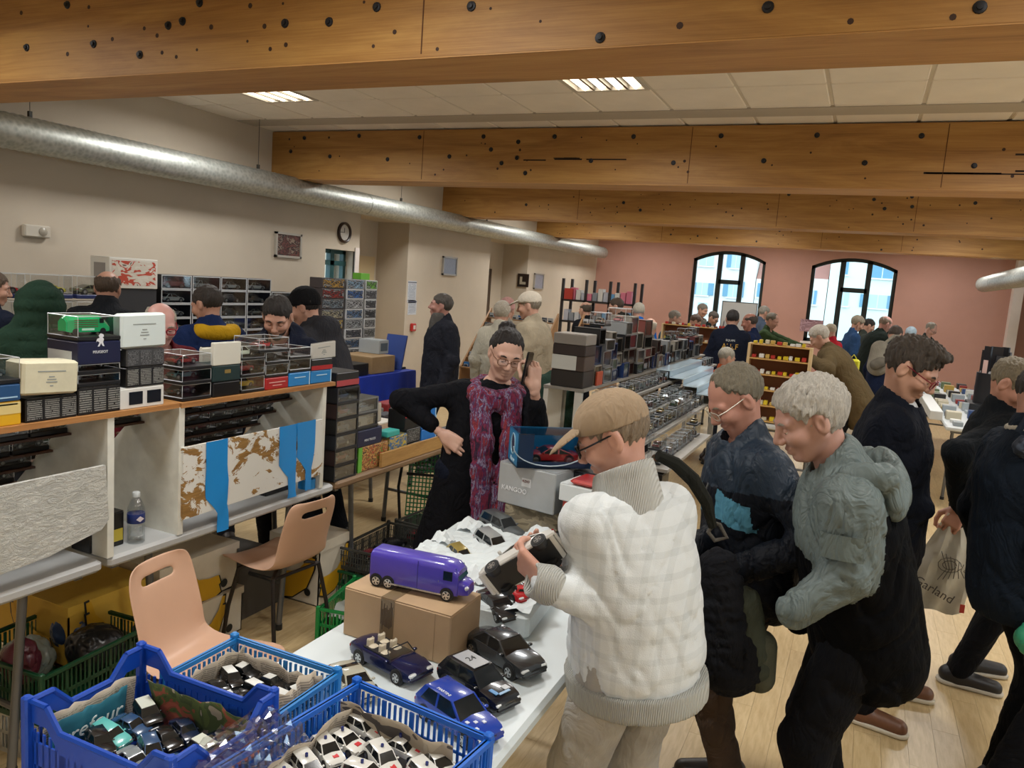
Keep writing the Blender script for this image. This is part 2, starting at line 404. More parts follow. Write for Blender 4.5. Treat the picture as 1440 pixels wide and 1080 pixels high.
def person(label, pos, heading, head=None, s=1.0, lean=0.0, look=None, nod=10, tilt=0, coat='#20242c', coat_mat=None, trousers='#1c1e24',
           shoes='#2a2320', sole='#1a1a1a', skin_tone='#c99478', hair='short', hair_col='#4a3a2e', lh=None, rh=None, lhint=None, rhint=None, lcurl=.5, rcurl=.5,
           lpalm=None, rpalm=None, ldir=None, rdir=None, hands=True, bulk=1.0, hem=-0.06, collar=0.045, hood=False, puffer=0.0, fold=.006, vox=.012, vh=.0045, hv=.0035,
           feet=None, legs=True, glasses=None, beard=None, cap=None, beanie=None, legbulk=1.0, shirt=None, group=None, sleeve_end=1.0, hair_noise=.004, pelvis=None, fat=0.0, belly=0.0, eyes=True, hoodup=False,
           fore_sleeve=True, lel=None, rel=None, belly_up=.16, belly_r=.15, shoulders=1.0, hunch=0.0, brow=None):
    h = math.radians(heading); F = np.array([math.cos(h), math.sin(h), 0]); L = np.array([-F[1], F[0], 0]); U = np.array([0, 0, 1.0])
    pos = np.array([pos[0], pos[1], 0.0])
    PV = pos+U*.93*s if pelvis is None else np.array(pelvis, float)
    if head is None:
        la = math.radians(lean); H = PV+(U*math.cos(la)+F*math.sin(la))*.66*s+F*.03*s+U*.03*s
    else: H = np.array(head, float)
    sd0 = nrm(H-PV)
    NB = H-sd0*.135*s-U*.035*s-F*(.03+hunch)*s; sd = nrm(NB-PV); BK = nrm(F-sd*np.dot(F, sd))     # BK: chest normal
    MID = (PV+NB)/2-BK*.0*s
    SHc = NB-sd*.055*s-BK*.005*s
    SH = {1: SHc+L*.175*s*shoulders, -1: SHc-L*.175*s*shoulders}
    hy = math.radians(heading if look is None else look); hp = math.radians(nod)
    hf0 = np.array([math.cos(hy), math.sin(hy), 0]); hl = np.array([-hf0[1], hf0[0], 0])
    hf = hf0*math.cos(hp)-U*math.sin(hp); hu = np.cross(hf, hl)
    if tilt: tt = math.radians(tilt); hl, hu = hl*math.cos(tt)+hu*math.sin(tt), hu*math.cos(tt)-hl*math.sin(tt)
    HF = np.array([hf, hl, hu])
    def hp_(a, b, c): return H+(hf*a+hl*b+hu*c)*s
    root = thing('person', label, 'person', pos, 0, group)
    J = dict(root=root, PV=PV, NB=NB, SH=SH, H=H, F=F, L=L, U=U, hf=hf, hl=hl, hu=hu, sd=sd, BK=BK, pos=pos, s=s, hp=hp_)
    # arms
    EL, WR = {}, {}
    for sg, tgt, hint in ((1, lh, lhint), (-1, rh, rhint)):
        if tgt is None: tgt = SH[sg]+(-U*.53+L*sg*.07+F*.06)*s
        EL[sg], WR[sg] = ik(SH[sg], np.array(tgt, float), .29*s, .265*s, -F*.6-U*.3+L*sg*.5 if hint is None else hint)
    for sg, e_, w_ in ((1, lel, lh), (-1, rel, rh)):
        if e_ is not None: EL[sg], WR[sg] = np.array(e_, float), np.array(w_, float)
    J['EL'], J['WR'] = EL, WR
    # ---- body: head, neck, hands and the core under the clothes
    parts = []
    S = SDF(); S.cap(NB-sd*.02*s, PV, .085*s, .1*s, k=.05, flat=(BK, .75))
    for sg in (1, -1): S.cap(SH[sg], EL[sg], .035*s, .032*s, k=.03); S.cap(EL[sg], WR[sg], .032*s, .024*s, k=.03); S.cap(SHc, SH[sg], .05*s, .035*s, k=.03)
    hips = {sg: PV+L*sg*.09*s for sg in (1, -1)}
    if feet is None: feet = {1: pos+L*.1*s+F*.03*s, -1: pos-L*.1*s-F*.03*s}
    else: feet = {1: np.array([feet[0][0], feet[0][1], 0.]), -1: np.array([feet[1][0], feet[1][1], 0.])}
    AN, KN = {}, {}
    for sg in (1, -1):
        AN[sg] = feet[sg]+U*.085*s
        KN[sg], _ = ik(hips[sg], AN[sg], .44*s, .44*s, F*1.0+L*sg*.05)
        S.cap(hips[sg], KN[sg], .05*s, .045*s, k=.03); S.cap(KN[sg], AN[sg], .042*s, .035*s, k=.03)
    J.update(KN=KN, AN=AN, hips=hips, feet=feet)
    V, Fc = S.surf(.022*s); parts.append((V, Fc, 0))
    S = SDF()
    S.cap(NB-sd*.07*s, hp_(-.025, 0, -.03), .058*s, .052*s, k=.02)
    S.ell(hp_(-.012, 0, .03), np.array([.097, .076, .086])*s, HF, k=.03)
    S.ell(hp_(.03, 0, -.032), np.array([.062+fat*.01, .058+fat*.012, .082])*s, HF, k=.03)
    S.ell(hp_(.066, 0, -.098), np.array([.021, .023, .017])*s, HF, k=.02)
    for sg in (1, -1):
        S.cap(hp_(-.0, sg*.054, -.045), hp_(.05, sg*.024, -.098), .02*s, .016*s, k=.022)
        S.cap(hp_(.083, sg*.012, .021), hp_(.072, sg*.048, .018), .013*s, .011*s, k=.014)
        S.ell(hp_(.062, sg*.04, -.028), np.array([.03, .026, .026])*s, HF, k=.02)
        S.ell(hp_(.101, sg*.031, -.002), np.array([.019, .018, .010])*s, HF, k=.012, mode='sub')
        S.ell(hp_(-.012, sg*.078, -.008), np.array([.021, .011, .034])*s, HF, k=.008)
        S.ell(hp_(-.002, sg*.088, -.004), np.array([.011, .007, .018])*s, HF, k=.006, mode='sub')
    S.cap(hp_(.089, 0, .012), hp_(.112, 0, -.03), .0085*s, .0125*s, k=.012)
    for sg in (1, -1): S.ell(hp_(.102, sg*.012, -.036), np.array([.011, .009, .009])*s, HF, k=.006)
    S.ell(hp_(.088, 0, -.062), np.array([.012, .022, .007])*s, HF, k=.008)
    S.ell(hp_(.086, 0, -.076), np.array([.011, .019, .007])*s, HF, k=.008)
    S.cap(hp_(.105, -.02, -.0685), hp_(.105, .02, -.0685), .0065*s, k=.004, mode='sub')
    V, Fc = S.surf(vh); parts.append((V, Fc, 0))
    hd = {}
    if hands:
        for sg, cu, pl, dr in ((1, lcurl, lpalm, ldir), (-1, rcurl, rpalm, rdir)):
            if cu is None: continue
            fd = nrm(WR[sg]-EL[sg]) if dr is None else nrm(dr)
            pl_ = (-L*sg*.9+F*.1) if pl is None else np.array(pl, float)
            V, Fc = hand_sdf(sg, WR[sg]+fd*.015*s, fd, pl_, s, cu).surf(hv); parts.append((V, Fc, 0))
    body = link('body', soft_mesh('body', parts, skin(skin_tone), pos), root)
    if eyes:
        for sg in (1, -1):
            mb = MB(); c = hp_(.0775, sg*.031, -.002)-pos; r = .0125*s
            pr = [(r*math.sin(math.pi*i/10), -r*math.cos(math.pi*i/10)) for i in range(11)]; pr[0] = (1e-5, -r); pr[-1] = (1e-5, r)
            m2 = MB().lathe(pr, 14); gz = nrm(hf-hu*.42); M = Matrix((hl, np.cross(gz, hl), gz)).transposed().to_4x4(); M.translation = Vector(c); m2.xform(M)
            m2.m = [1 if k_ % 140 >= 0 and (k_//14) >= 8 else 0 for k_ in range(len(m2.f))]
            m2.build('eye', [plain('#d8d2c8', .25), plain('#2c2018', .2)], root, True)
            q_ = r*1.09; la_ = nrm(hu*.97+hf*.22); M = Matrix((hl, np.cross(la_, hl), la_)).transposed().to_4x4(); M.translation = Vector(c)
            MB().lathe([(q_, 0.0)]+[(max(1e-5, q_*math.cos(a)), q_*math.sin(a)) for a in (.3, .6, .9, 1.2, 1.57)], 14).xform(M).build('eyelid', skin(skin_tone), root, True)
    # ---- hair
    hm = hairmat(hair_col)
    if hair and hair != 'none':
        S = SDF()
        if hair in ('short', 'thick', 'recede', 'ring', 'bun', 'tuft', 'comb'):
            g = {'thick': .012, 'tuft': .006, 'comb': .005}.get(hair, .004)
            S.ell(hp_(-.016, 0, .032), np.array([.1+g, .0785+g, .089+g])*s, HF, k=.01)
            if hair == 'tuft': S.ell(hp_(.035, 0, .105), np.array([.06, .06, .024])*s, HF, k=.03)
            if hair == 'bun': S.ell(hp_(-.11, 0, .085), np.array([.035, .045, .04])*s, HF, k=.02); S.ell(hp_(-.06, 0, .01), np.array([.065, .078, .08])*s, HF, k=.02)
            fc = {'recede': .012, 'ring': .012, 'comb': -.012, 'bun': .002, 'thick': .018}.get(hair, .03)
            nrm_f = hf*.80-hu*.60
            S.plane(hp_(0, 0, 0)+nrm_f*(fc+.004)*s, nrm_f, .022)
            S.plane(hp_(0, 0, -.072 if hair != 'bun' else -.1), -hu+hf*.35, .006)
            for sg in (1, -1): S.ell(hp_(.0, sg*.09, -.012), np.array([.034, .03, .04])*s, HF, k=.008, mode='sub')
            if hair == 'ring': S.ell(hp_(.0, 0, .125), np.array([.13, .085, .1])*s, HF, k=.01, mode='sub')
            if hair == 'comb': S.ell(hp_(.092, 0, .1), np.array([.05, .052, .052])*s, HF, k=.025, mode='sub')
            if hair == 'recede': S.ell(hp_(.09, 0, .1), np.array([.07, .06, .06])*s, HF, k=.01, mode='sub')
            if hair_noise:
                a_ = hair_noise*s; q0 = H
                def fn(P):
                    f_ = (P[0]-q0[0])*hf[0]+(P[1]-q0[1])*hf[1]+(P[2]-q0[2])*hf[2]; l_ = (P[0]-q0[0])*hl[0]+(P[1]-q0[1])*hl[1]+(P[2]-q0[2])*hl[2]; u_ = (P[0]-q0[0])*hu[0]+(P[1]-q0[1])*hu[1]+(P[2]-q0[2])*hu[2]
                    w_ = np.sin(f_*60+3*np.sin(u_*45)); return a_*(np.sin(l_*330+1.8*w_+60*u_)*.5+np.sin(f_*240+2.5*np.sin(l_*120)+u_*150)*.5+np.sin(f_*90+2*np.sin(l_*70)+u_*60)*.5)
                S.disp(fn)
            V, Fc = S.surf(vh); link('hair', soft_mesh('hair', [(V, Fc, 0)], hm, pos), root)
        bc = hairmat(brow or hair_col)
        for sg in (1, -1):
            MB().tube([hp_(.0935, sg*.014, .0195)-pos, hp_(.0915, sg*.032, .0245)-pos, hp_(.079, sg*.051, .0185)-pos], [.0035*s, .0045*s, .002*s], 6).build('eyebrow', bc, root, True)
    if beard:
        S = SDF(); S.ell(hp_(.034, 0, -.034), np.array([.064, .061, .087])*s, HF, k=.01); S.ell(hp_(.068, 0, -.1), np.array([.024, .027, .022])*s, HF, k=.02)
        S.plane(hp_(0, 0, -.036), hu*.8-hf*.6 if False else hu, .01); S.plane(hp_(-.012, 0, 0), -hf, .006)
        for sg in (1, -1): S.ell(hp_(.085, sg*.038, -.04), np.array([.045, .03, .032])*s, HF, k=.012, mode='sub')
        S.ell(hp_(.1, 0, -.069), np.array([.02, .022, .011])*s, HF, k=.006, mode='sub'); S.ell(hp_(.115, 0, -.035), np.array([.03, .016, .016])*s, HF, k=.006, mode='sub')
        S.disp(folds(.001, 300, 1)); V, Fc = S.surf(vh); link('beard', soft_mesh('beard', [(V, Fc, 0)], hairmat(beard), pos), root)
    if beanie:
        S = SDF(); S.ell(hp_(-.016, 0, .035), np.array([.11, .088, .105])*s, HF, k=.01); S.plane(hp_(0, 0, .012), -hu+hf*.3, .006); S.disp(folds(.002, 60, 2))
        V, Fc = S.surf(vh); link('knitted_hat', soft_mesh('knitted_hat', [(V, Fc, 0)], cloth(beanie, 500), pos), root)
    if cap:
        S = SDF(); S.ell(hp_(-.012, 0, .04), np.array([.112, .089, .092])*s, HF, k=.01); S.plane(hp_(0, 0, .026), -hu+hf*.12, .004); S.disp(folds(.0005, 40, 2))
        V, Fc = S.surf(vh)
        S2 = SDF(); bf = nrm(hf*.97-hu*.24); bu = np.cross(bf, hl); BF = np.array([bf, hl, bu]); c = hp_(.1, 0, .022); S2.ell(c, np.array([.108, .098, .04])*s, BF, k=.01); S2.ell(c-bu*.02*s, np.array([.14, .125, .052])*s, BF, k=.004, mode='sub'); S2.plane(hp_(.07, 0, 0), -hf, .004)
        V2, F2 = S2.surf(vh*.8)
        cp = link('cap', soft_mesh('cap', [(V, Fc, 0)], cloth(cap, 700, .1), pos), root)
        link('brim', soft_mesh('brim', [(V2, F2, 0)], cloth(cap, 700, .1), pos), cp)
        MB().lathe([(.0001, 0), (.009*s, 0), (.007*s, .006*s), (.0001, .008*s)], 10).xform(Matrix.Translation(Vector(hp_(-.012, 0, .131)-pos))).build('button', cloth(cap, 700, .1), cp, True)
    if glasses:
        col, thick = glasses; mb = MB()
        for sg in (1, -1):
            ring = []
            for i in range(16):
                a = 2*math.pi*i/16; ca, sa = math.cos(a), math.sin(a); e = .55
                ring.append(hp_(.108-.006*abs(ca)*(1 if ca*sg > 0 else 0), sg*.033+.025*math.copysign(abs(ca)**e, ca), -.002+.017*math.copysign(abs(sa)**e, sa))-pos)
            mb.tube(ring, thick*s, 6, closed=True)
            mb.tube([hp_(.103, sg*.058, .004)-pos, hp_(.07, sg*.074, .006)-pos, hp_(-.01, sg*.083, .012)-pos, hp_(-.025, sg*.083, -.006)-pos], thick*s, 6)
            J.setdefault('lens', []).append(ring)
        mb.tube([hp_(.108, -.009, .004)-pos, hp_(.113, 0, .007)-pos, hp_(.108, .009, .004)-pos], thick*s, 6)
        g = mb.build('glasses', plain(col, .3, .3), root, True)
        for ring in J['lens']: MB().add(ring, [tuple(range(16))]).build('lens', clear_mat((.95, .96, .97), .08), g)
    # ---- trousers, shoes
    if legs:
        S = SDF(); S.cap(PV+L*.05*s, PV-L*.05*s, .125*s, k=.05, flat=(F, .95)); S.cap(PV+sd*.1*s, PV, .12*s, .13*s, k=.05, flat=(BK, .8))
        for sg in (1, -1):
            S.cap(hips[sg], KN[sg], .092*s*legbulk, .072*s*legbulk, k=.03); S.cap(KN[sg], AN[sg], .07*s*legbulk, .062*s*legbulk, k=.03)
        S.disp(folds(fold*.8, 14, heading)); S.plane((0, 0, .05*s), (0, 0, -1)); S.plane(PV+sd*.02*s, sd, .02)
        V, Fc = S.surf(vox*1.15); link('trousers', soft_mesh('trousers', [(V, Fc, 0)], cloth(trousers), pos), root)
        for sg in (1, -1):
            A = feet[sg]; fd = nrm(F+L*sg*.15); S = SDF()
            S.cap(A-fd*.045*s+U*.05*s, A+fd*.16*s+U*.038*s, .046*s, .038*s, k=.02); S.cap(A+U*.05*s, A+U*.12*s, .046*s, .045*s, k=.03); S.plane((0, 0, .018*s), (0, 0, -1))
            V, Fc = S.surf(vox*.7); sh = link('shoe', soft_mesh('shoe', [(V, Fc, 0)], plain(shoes, .45, var=.15), pos), root)
            S = SDF(); S.cap(A-fd*.05*s+U*.02*s, A+fd*.165*s+U*.02*s, .05*s, .042*s, k=.02); S.plane((0, 0, .024*s), (0, 0, 1)); S.plane((0, 0, 0.001), (0, 0, -1))
            V, Fc = S.surf(vox*.7); link('sole', soft_mesh('sole', [(V, Fc, 0)], plain(sole, .6), pos), sh)
    # ---- jacket
    b = bulk; S = SDF()
    S.cap(PV+sd*.12*s, NB-sd*.17*s, .172*s*b, .174*s*b, k=.06, flat=(BK, .78)); S.cap(NB-sd*.2*s+L*.06*s, NB-sd*.2*s-L*.06*s, .128*s*b, k=.06, flat=(BK, .95))
    S.cap(PV+sd*(hem+.0)*s, PV+sd*.15*s, .180*s*b, .172*s*b, k=.05, flat=(BK, .84))
    if belly: S.ell(PV+sd*belly_up*s+BK*.07*s, np.array([.13*(1+belly), .15*(1+belly*.5), belly_r])*s, np.array([BK, L, sd]), k=.06)
    S.cap(NB-sd*.055*s+L*.03*s, SH[1]-L*.03*s-sd*.01*s, .078*s*b, .062*s*b, k=.07); S.cap(NB-sd*.055*s-L*.03*s, SH[-1]+L*.03*s-sd*.01*s, .078*s*b, .062*s*b, k=.07)
    for sg in (1, -1):
        S.cap(SH[sg]-L*sg*.012*s, EL[sg], .066*s*b, .058*s*b, k=.06)
        e = EL[sg]+(WR[sg]-EL[sg])*sleeve_end
        S.cap(EL[sg], e, .057*s*b, .046*s*b, k=.03)
    if hood: S.ell(NB-BK*.10*s+U*.0*s, np.array([.075, .13, .09])*s, np.array([BK, L, sd]), k=.04)
    if hoodup:
        S.ell(hp_(-.035, 0, .01), np.array([.155, .14, .15])*s, HF, k=.09); S.cap(hp_(-.05, 0, -.05), NB-sd*.1*s, .13*s, .15*s, k=.06); S.ell(hp_(.12, 0, -.01), np.array([.09, .09, .12])*s, HF, k=.02, mode='sub')
    if puffer:
        q0 = PV
        S.disp(lambda P: -puffer*np.sqrt(np.abs(np.sin(((P[0]-q0[0])*sd[0]+(P[1]-q0[1])*sd[1]+(P[2]-q0[2])*sd[2])*math.pi/.085)))+puffer*.6)
    if fold: S.disp(folds(fold, 13, heading*.7)); S.disp(folds(fold*.45, 31, heading*.3))
    if collar:
        up = nrm(sd*.6+nrm(H-NB)*.4); S.cap(NB-up*.03*s, NB+up*collar*s, .09*s, .083*s, k=.03); S.cap(NB-up*.0*s+BK*.015*s, NB+up*.2*s+BK*.03*s, .066*s, .064*s, k=.012, mode='sub')
        S.plane(NB+up*(collar+.01)*s, up) if False else None
    S.plane(PV+sd*(hem-.12)*s, -nrm(sd+U*1.5), .006)
    V, Fc = S.surf(vox)
    cm = coat_mat or cloth(coat)
    mats = cm if isinstance(cm, list) else [cm]
    jk = soft_mesh('jacket', [(V, Fc, 0)], mats, pos)
    J['jacket'] = link('jacket', jk, root); J['jV'] = V; J['jF'] = Fc
    if shirt:
        S = SDF(); S.cap(NB-sd*.2*s+BK*.06*s, NB-sd*.02*s+BK*.03*s, .075*s, .07*s, k=.03, flat=(BK, .8)); V, Fc = S.surf(vox); link('shirt', soft_mesh('shirt', [(V, Fc, 0)], cloth(shirt), pos), root)
    return J
def paint_jacket(J, fn):
    """per-face material index from the face centre (cut-and-sewn colour panels)"""
    V, Fc = J['jV'], J['jF']; C = V[Fc].mean(1); mi = fn(C).astype(np.int32); me = J['jacket'].data
    if len(me.polygons) == len(mi): me.polygons.foreach_set('material_index', mi); me.update()
# ------------------------------------------------------------------ the room
WX, YB, ZC, XR, YF = -6.2, 18.4, 3.36, 5.2, -3.4
def wall_paint(color, name):
    m, nt, b = newmat(name); v = coords(nt); f = noise(nt, v, 1.3, 5, 0.6); c = lin(color)
    nt.links.new(ramp(nt, f, [(0.3, tuple(x*.94 for x in c[:3])+(1,)), (0.7, tuple(min(1, x*1.05) for x in c[:3])+(1,))]), b.inputs['Base Color'])
    b.inputs['Roughness'].default_value = 0.75; bump(nt, b, noise(nt, v, 140, 3), 0.12, 0.003); return m
M_CREAM = wall_paint('#c4b8a6', 'cream_wall_paint'); M_PINK = wall_paint('#b4897b', 'pink_wall_paint'); M_WHITE = wall_paint('#d9cfc8', 'white_paint')
def wood(c0, c1, c2, scale=(1, 1, 1), ring=3.0, name='wood', rough=.55, axis='X', knots=True):
    m, nt, b = newmat(name); st = {'X': (.35, 3.2, 3.2), 'Y': (3.2, .35, 3.2), 'Z': (3.2, 3.2, .35)}[axis]
    v = coords(nt, 'Object', tuple(a*s_ for a, s_ in zip(st, scale)))
    f = noise(nt, v, ring, 6, .62, 1.2)
    fine = noise(nt, coords(nt, 'Object', tuple(a*s_ for a, s_ in zip(st, (scale[0]*1.5, scale[1]*9, scale[2]*9)))), 5, 4, .6, .3)
    col = ramp(nt, f, [(.28, c0), (.5, c1), (.72, c2)])
    col = mixc(nt, mth_(nt, 'MULTIPLY', fine, .35), col, c0, 'MULTIPLY') if False else mixc(nt, .25, col, ramp(nt, fine, [(.35, c0), (.65, c2)]))
    nt.links.new(col, b.inputs['Base Color']); b.inputs['Roughness'].default_value = rough; bump(nt, b, fine, .15, .004); return m
M_BEAM = wood('#82582a', '#a6783c', '#bd924f', (1, 1, 1), 2.2, 'laminated_beam_wood')
M_BEAMEDGE = wood('#8a5e2a', '#b9884a', '#cda062', (1, 1, 14), 2.0, 'beam_edge_wood')
M_PLANK = wood('#a68a5e', '#c2a674', '#d0b584', (3, 6, 3), 2.0, 'floor_wood', .38, 'Y')
def plank_mat():
    m, nt, b = newmat('light_floor_plank')
    v = coords(nt, 'Object', (9, 1.2, 9)); f = noise(nt, v, 6, 5, .6, .4); oi = N(nt, 'ShaderNodeObjectInfo')
    c = ramp(nt, f, [(.3, '#b39a70'), (.55, '#c4ac82'), (.8, '#cfba94')])
    t = ramp(nt, oi.outputs['Random'], [(0, (.93, .92, .9, 1)), (1, (1.02, 1.02, 1.0, 1))])
    nt.links.new(mixc(nt, 1.0, c, t, 'MULTIPLY'), b.inputs['Base Color']); b.inputs['Roughness'].default_value = .34; bump(nt, b, f, .06, .002); return m
M_FLOORP = plank_mat()
fl = MB().box((WX-.8, YF, -.12), (XR, YB+.3, -.008)).build('floor', plain('#8a744e', .6), kind='structure', label='light wood strip floor of the hall')
PLW, PLL = .11, .9
pm = MB().box((.0005, .0005, -.008), (PLW-.0005, PLL-.0005, 0)).mesh('plank', M_FLOORP)
rest = MB(); cand = []
for i in range(int((XR-WX)/PLW)):
    off = (i*.37) % PLL
    for j in range(-1, int((YB-YF)/PLL)+1):
        x, y = WX+i*PLW, YF+j*PLL+off
        if y < YF: continue
        y1 = min(y+PLL, YB)
        seen = (-.9 < x < 1.7 and 2.6 < y < 6.6) or (-2.75 < x < -1.4 and 2.0 < y < 6.4)
        d = math.hypot(x+PLW/2, y+PLL/2)
        if seen and y+PLL <= YB: cand.append((d, x, y))
        else: rest.box((x+.0005, y+.0005, -.008), (x+PLW-.0005, y1-.0005, 0))
cand.sort()
for k, (d, x, y) in enumerate(cand):
    if k < 300: link('plank', pm, fl, loc=(x, y, 0))
    else: rest.box((x+.0005, y+.0005, -.008), (x+PLW-.0005, y+PLL-.0005, 0))
rest.build('planks', M_FLOORP, fl, kind='stuff')
# walls: left wall with two alcoves, the back wall with two arched openings
Y1a, Y1b = 8.55, 9.75; Y2a, Y2b = 12.45, 14.15; ALC = .55; ZA = 2.62
wl = MB()
T = .3
for a, b in ((YF, Y1a), (Y1b, Y2a), (Y2b, YB+.3)):
    if a < 7.9 < b:      # small tall window in this stretch
        q0, q1, z0, z1 = 7.85, 8.45, .9, 2.13
        wl.box((WX-T, a, 0), (WX, q0, ZC)); wl.box((WX-T, q1, 0), (WX, b, ZC)); wl.box((WX-T, q0, 0), (WX, q1, z0)); wl.box((WX-T, q0, z1), (WX, q1, ZC))
    else: wl.box((WX-T, a, 0), (WX, b, ZC))
for a, b in ((Y1a, Y1b), (Y2a, Y2b)):
    wl.box((WX-T-ALC, a, 0), (WX-ALC, b, ZC)); wl.box((WX-T-ALC, a-.25, 0), (WX-T, a, ZC)); wl.box((WX-T-ALC, b, 0), (WX-T, b+.25, ZC)); wl.box((WX-ALC, a, ZA), (WX, b, ZC))
wall_left = wl.build('wall_left', M_CREAM, kind='structure')
MB().box((WX-.8, YF-.3, 0), (XR+.3, YF, ZC)).build('wall_front', M_CREAM, kind='structure')
wr = MB(); wy = YF
for k in range(4):
    a, b = .2+4.4*k, 2.0+4.4*k; wr.box((XR, wy, 0), (XR+.3, a, ZC)); wr.box((XR, a, 0), (XR+.3, b, .95)); wr.box((XR, a, 2.85), (XR+.3, b, ZC)); wy = b  # openings for the added fill windows, out of view
wr.box((XR, wy, 0), (XR+.3, YB+.3, ZC)); wr.build('wall_right', M_CREAM, kind='structure')
WIN = [(-3.83, -2.19, .95, 2.74, 2.95), (-1.21, .51, 1.05, 2.72, 2.93)]     # x0, x1, sill, spring, crown of the arch
def arch(x0, x1, z1, zc, n=12):
    return [(x0+(x1-x0)*i/n, z1+(zc-z1)*(1-(2*i/n-1)**2)) for i in range(n+1)]
wb = MB(); xs = [WX]
def wpiece(x0, x1, z0, z1): wb.box((x0, YB, z0), (x1, YB+.3, z1))
wpiece(WX-.3, WIN[0][0], 0, ZC); wpiece(WIN[0][1], WIN[1][0], 0, ZC); wpiece(WIN[1][1], XR+.3, 0, ZC)
for x0, x1, z0, z1, zc in WIN:
    wpiece(x0, x1, 0, z0); top = arch(x0, x1, z1, zc)
    for (xa, za), (xb, zb) in zip(top, top[1:]): wb.prism([(xa, za), (xb, zb), (xb, ZC), (xa, ZC)], 'y', YB, YB+.3)
wb.build('wall_back', M_PINK, kind='structure')
M_FRAME = plain('#1d2624', .45); M_GLASS = clear_mat((.93, .98, 1.0), .04)
for k, (x0, x1, z0, z1, zc) in enumerate(WIN):
    wroot = link('window_%d' % (k+1), None, None, 'arched window with dark frame, %s' % ('on the left of the pink back wall' if k == 0 else 'on the right of the pink back wall'), None, None, 'structure', (0, 0, 0))
    f = MB(); yf0, yf1 = YB+.1, YB+.17; fw = .075
    f.box((x0, yf0, z0), (x0+fw, yf1, z1+.01)); f.box((x1-fw, yf0, z0), (x1, yf1, z1+.01)); f.box((x0, yf0, z0), (x1, yf1, z0+fw))
    o, i_ = arch(x0, x1, z1, zc), arch(x0, x1, z1-fw, zc-fw)
    for a in range(len(o)-1): f.prism([i_[a], i_[a+1], o[a+1], o[a]], 'y', yf0, yf1)
    m1, m2 = x0+(x1-x0)*.37, x0+(x1-x0)*.68; zt = 2.24
    f.build('window_frame', M_FRAME, wroot)
    for mx in (m1, m2): MB().box((mx-.055, yf0, z0), (mx+.055, yf1+.01, zc-.06)).build('mullion', M_FRAME, wroot)
    MB().box((m1, yf0, zt-.05), (m2, yf1+.01, zt+.05)).build('transom', M_FRAME, wroot)
    for (a, b, c, d) in ((x0+.06, m1, z0+.05, z1+.08), (m1, m2, z0+.05, zt), (m1, m2, zt, zc-.07), (m2, x1-.06, z0+.05, z1+.08)):
        MB().box((a, yf0+.03, c), (b, yf0+.04, d)).build('pane', M_GLASS, wroot)
    MB().box((x0-.05, YB-.06, z0-.05), (x1+.05, YB+.1, z0)).build('sill', M_WHITE, wroot)
for k in range(4):  # unseen windows, added so sky light brightens the ceiling and left wall
    a, b = .2+4.4*k, 2.0+4.4*k
    wroot = link('window_%d' % (k+4), None, None, 'tall dark framed window, unseen, added in the right wall for daylight fill', None, None, 'structure', (0, 0, 0))
    MB().box((XR+.1, a, .95), (XR+.17, a+.07, 2.85)).box((XR+.1, b-.07, .95), (XR+.17, b, 2.85)).box((XR+.1, a, .95), (XR+.17, b, 1.02)).box((XR+.1, a, 2.78), (XR+.17, b, 2.85)).build('window_frame', M_FRAME, wroot)
    MB().box((XR+.1, (a+b)/2-.05, 1.02), (XR+.18, (a+b)/2+.05, 2.78)).build('mullion', M_FRAME, wroot)
    MB().box((XR+.13, a+.06, 1.0), (XR+.14, b-.06, 2.8)).build('pane', M_GLASS, wroot)
# left wall small window with dark frame and white reveal
wroot = link('window_3', None, None, 'narrow tall window with dark teal frame under the wall clock', None, None, 'structure', (0, 0, 0))
f = MB(); q0, q1, z0, z1 = 7.85, 8.45, .9, 2.13; M_TEAL = plain('#1f4a4c', .45)
f.box((WX-.2, q0, z0), (WX-.14, q0+.05, z1)); f.box((WX-.2, q1-.05, z0), (WX-.14, q1, z1)); f.box((WX-.2, q0, z1-.05), (WX-.14, q1, z1)); f.box((WX-.2, q0, z0), (WX-.14, q1, z0+.05))
f.build('window_frame', M_TEAL, wroot); MB().box((WX-.2, 8.12, z0), (WX-.13, 8.2, z1)).build('mullion', M_TEAL, wroot); MB().box((WX-.2, q0, 1.93), (WX-.13, q1, 1.99)).build('transom', M_TEAL, wroot)
MB().box((WX-.18, q0, z0), (WX-.17, q1, z1)).build('pane', M_GLASS, wroot)
MB().box((WX-.02, q1, z0), (WX+.015, q1+.09, z1+.05)).build('casing', M_WHITE, wroot)
# doors in the alcoves
d = link('door_1', None, None, 'pale door at the back of the first wall alcove', None, None, 'structure', (0, 0, 0))
MB().box((WX-ALC, Y1a+.1, 0), (WX-ALC+.04, Y1b-.1, 2.1)).build('door_leaf', plain('#c9b58f', .5), d)
d = link('door_2', None, None, 'dark brown door at the back of the second wall alcove', None, None, 'structure', (0, 0, 0))
MB().box((WX-ALC, Y2a+.1, 0), (WX-ALC+.04, Y2b-.55, 2.1)).build('door_leaf', plain('#4a3a2c', .5), d)
MB().cyl((WX-ALC+.04, Y2b-.65, 1.05), (WX-ALC+.1, Y2b-.65, 1.05), .012).cyl((WX-ALC+.1, Y2b-.65, 1.05), (WX-ALC+.1, Y2b-.77, 1.05), .011).build('door_handle', plain('#b8b8b8', .3, 1), d)
# pale pilaster by the back wall, right
c0 = ony(1431, 370, 18.2); MB().box((c0[0], 18.1, 0), (c0[0]+.17, YB, ZC)).build('trim_1', M_WHITE, kind='structure', label='pale pilaster on the back wall at the right')
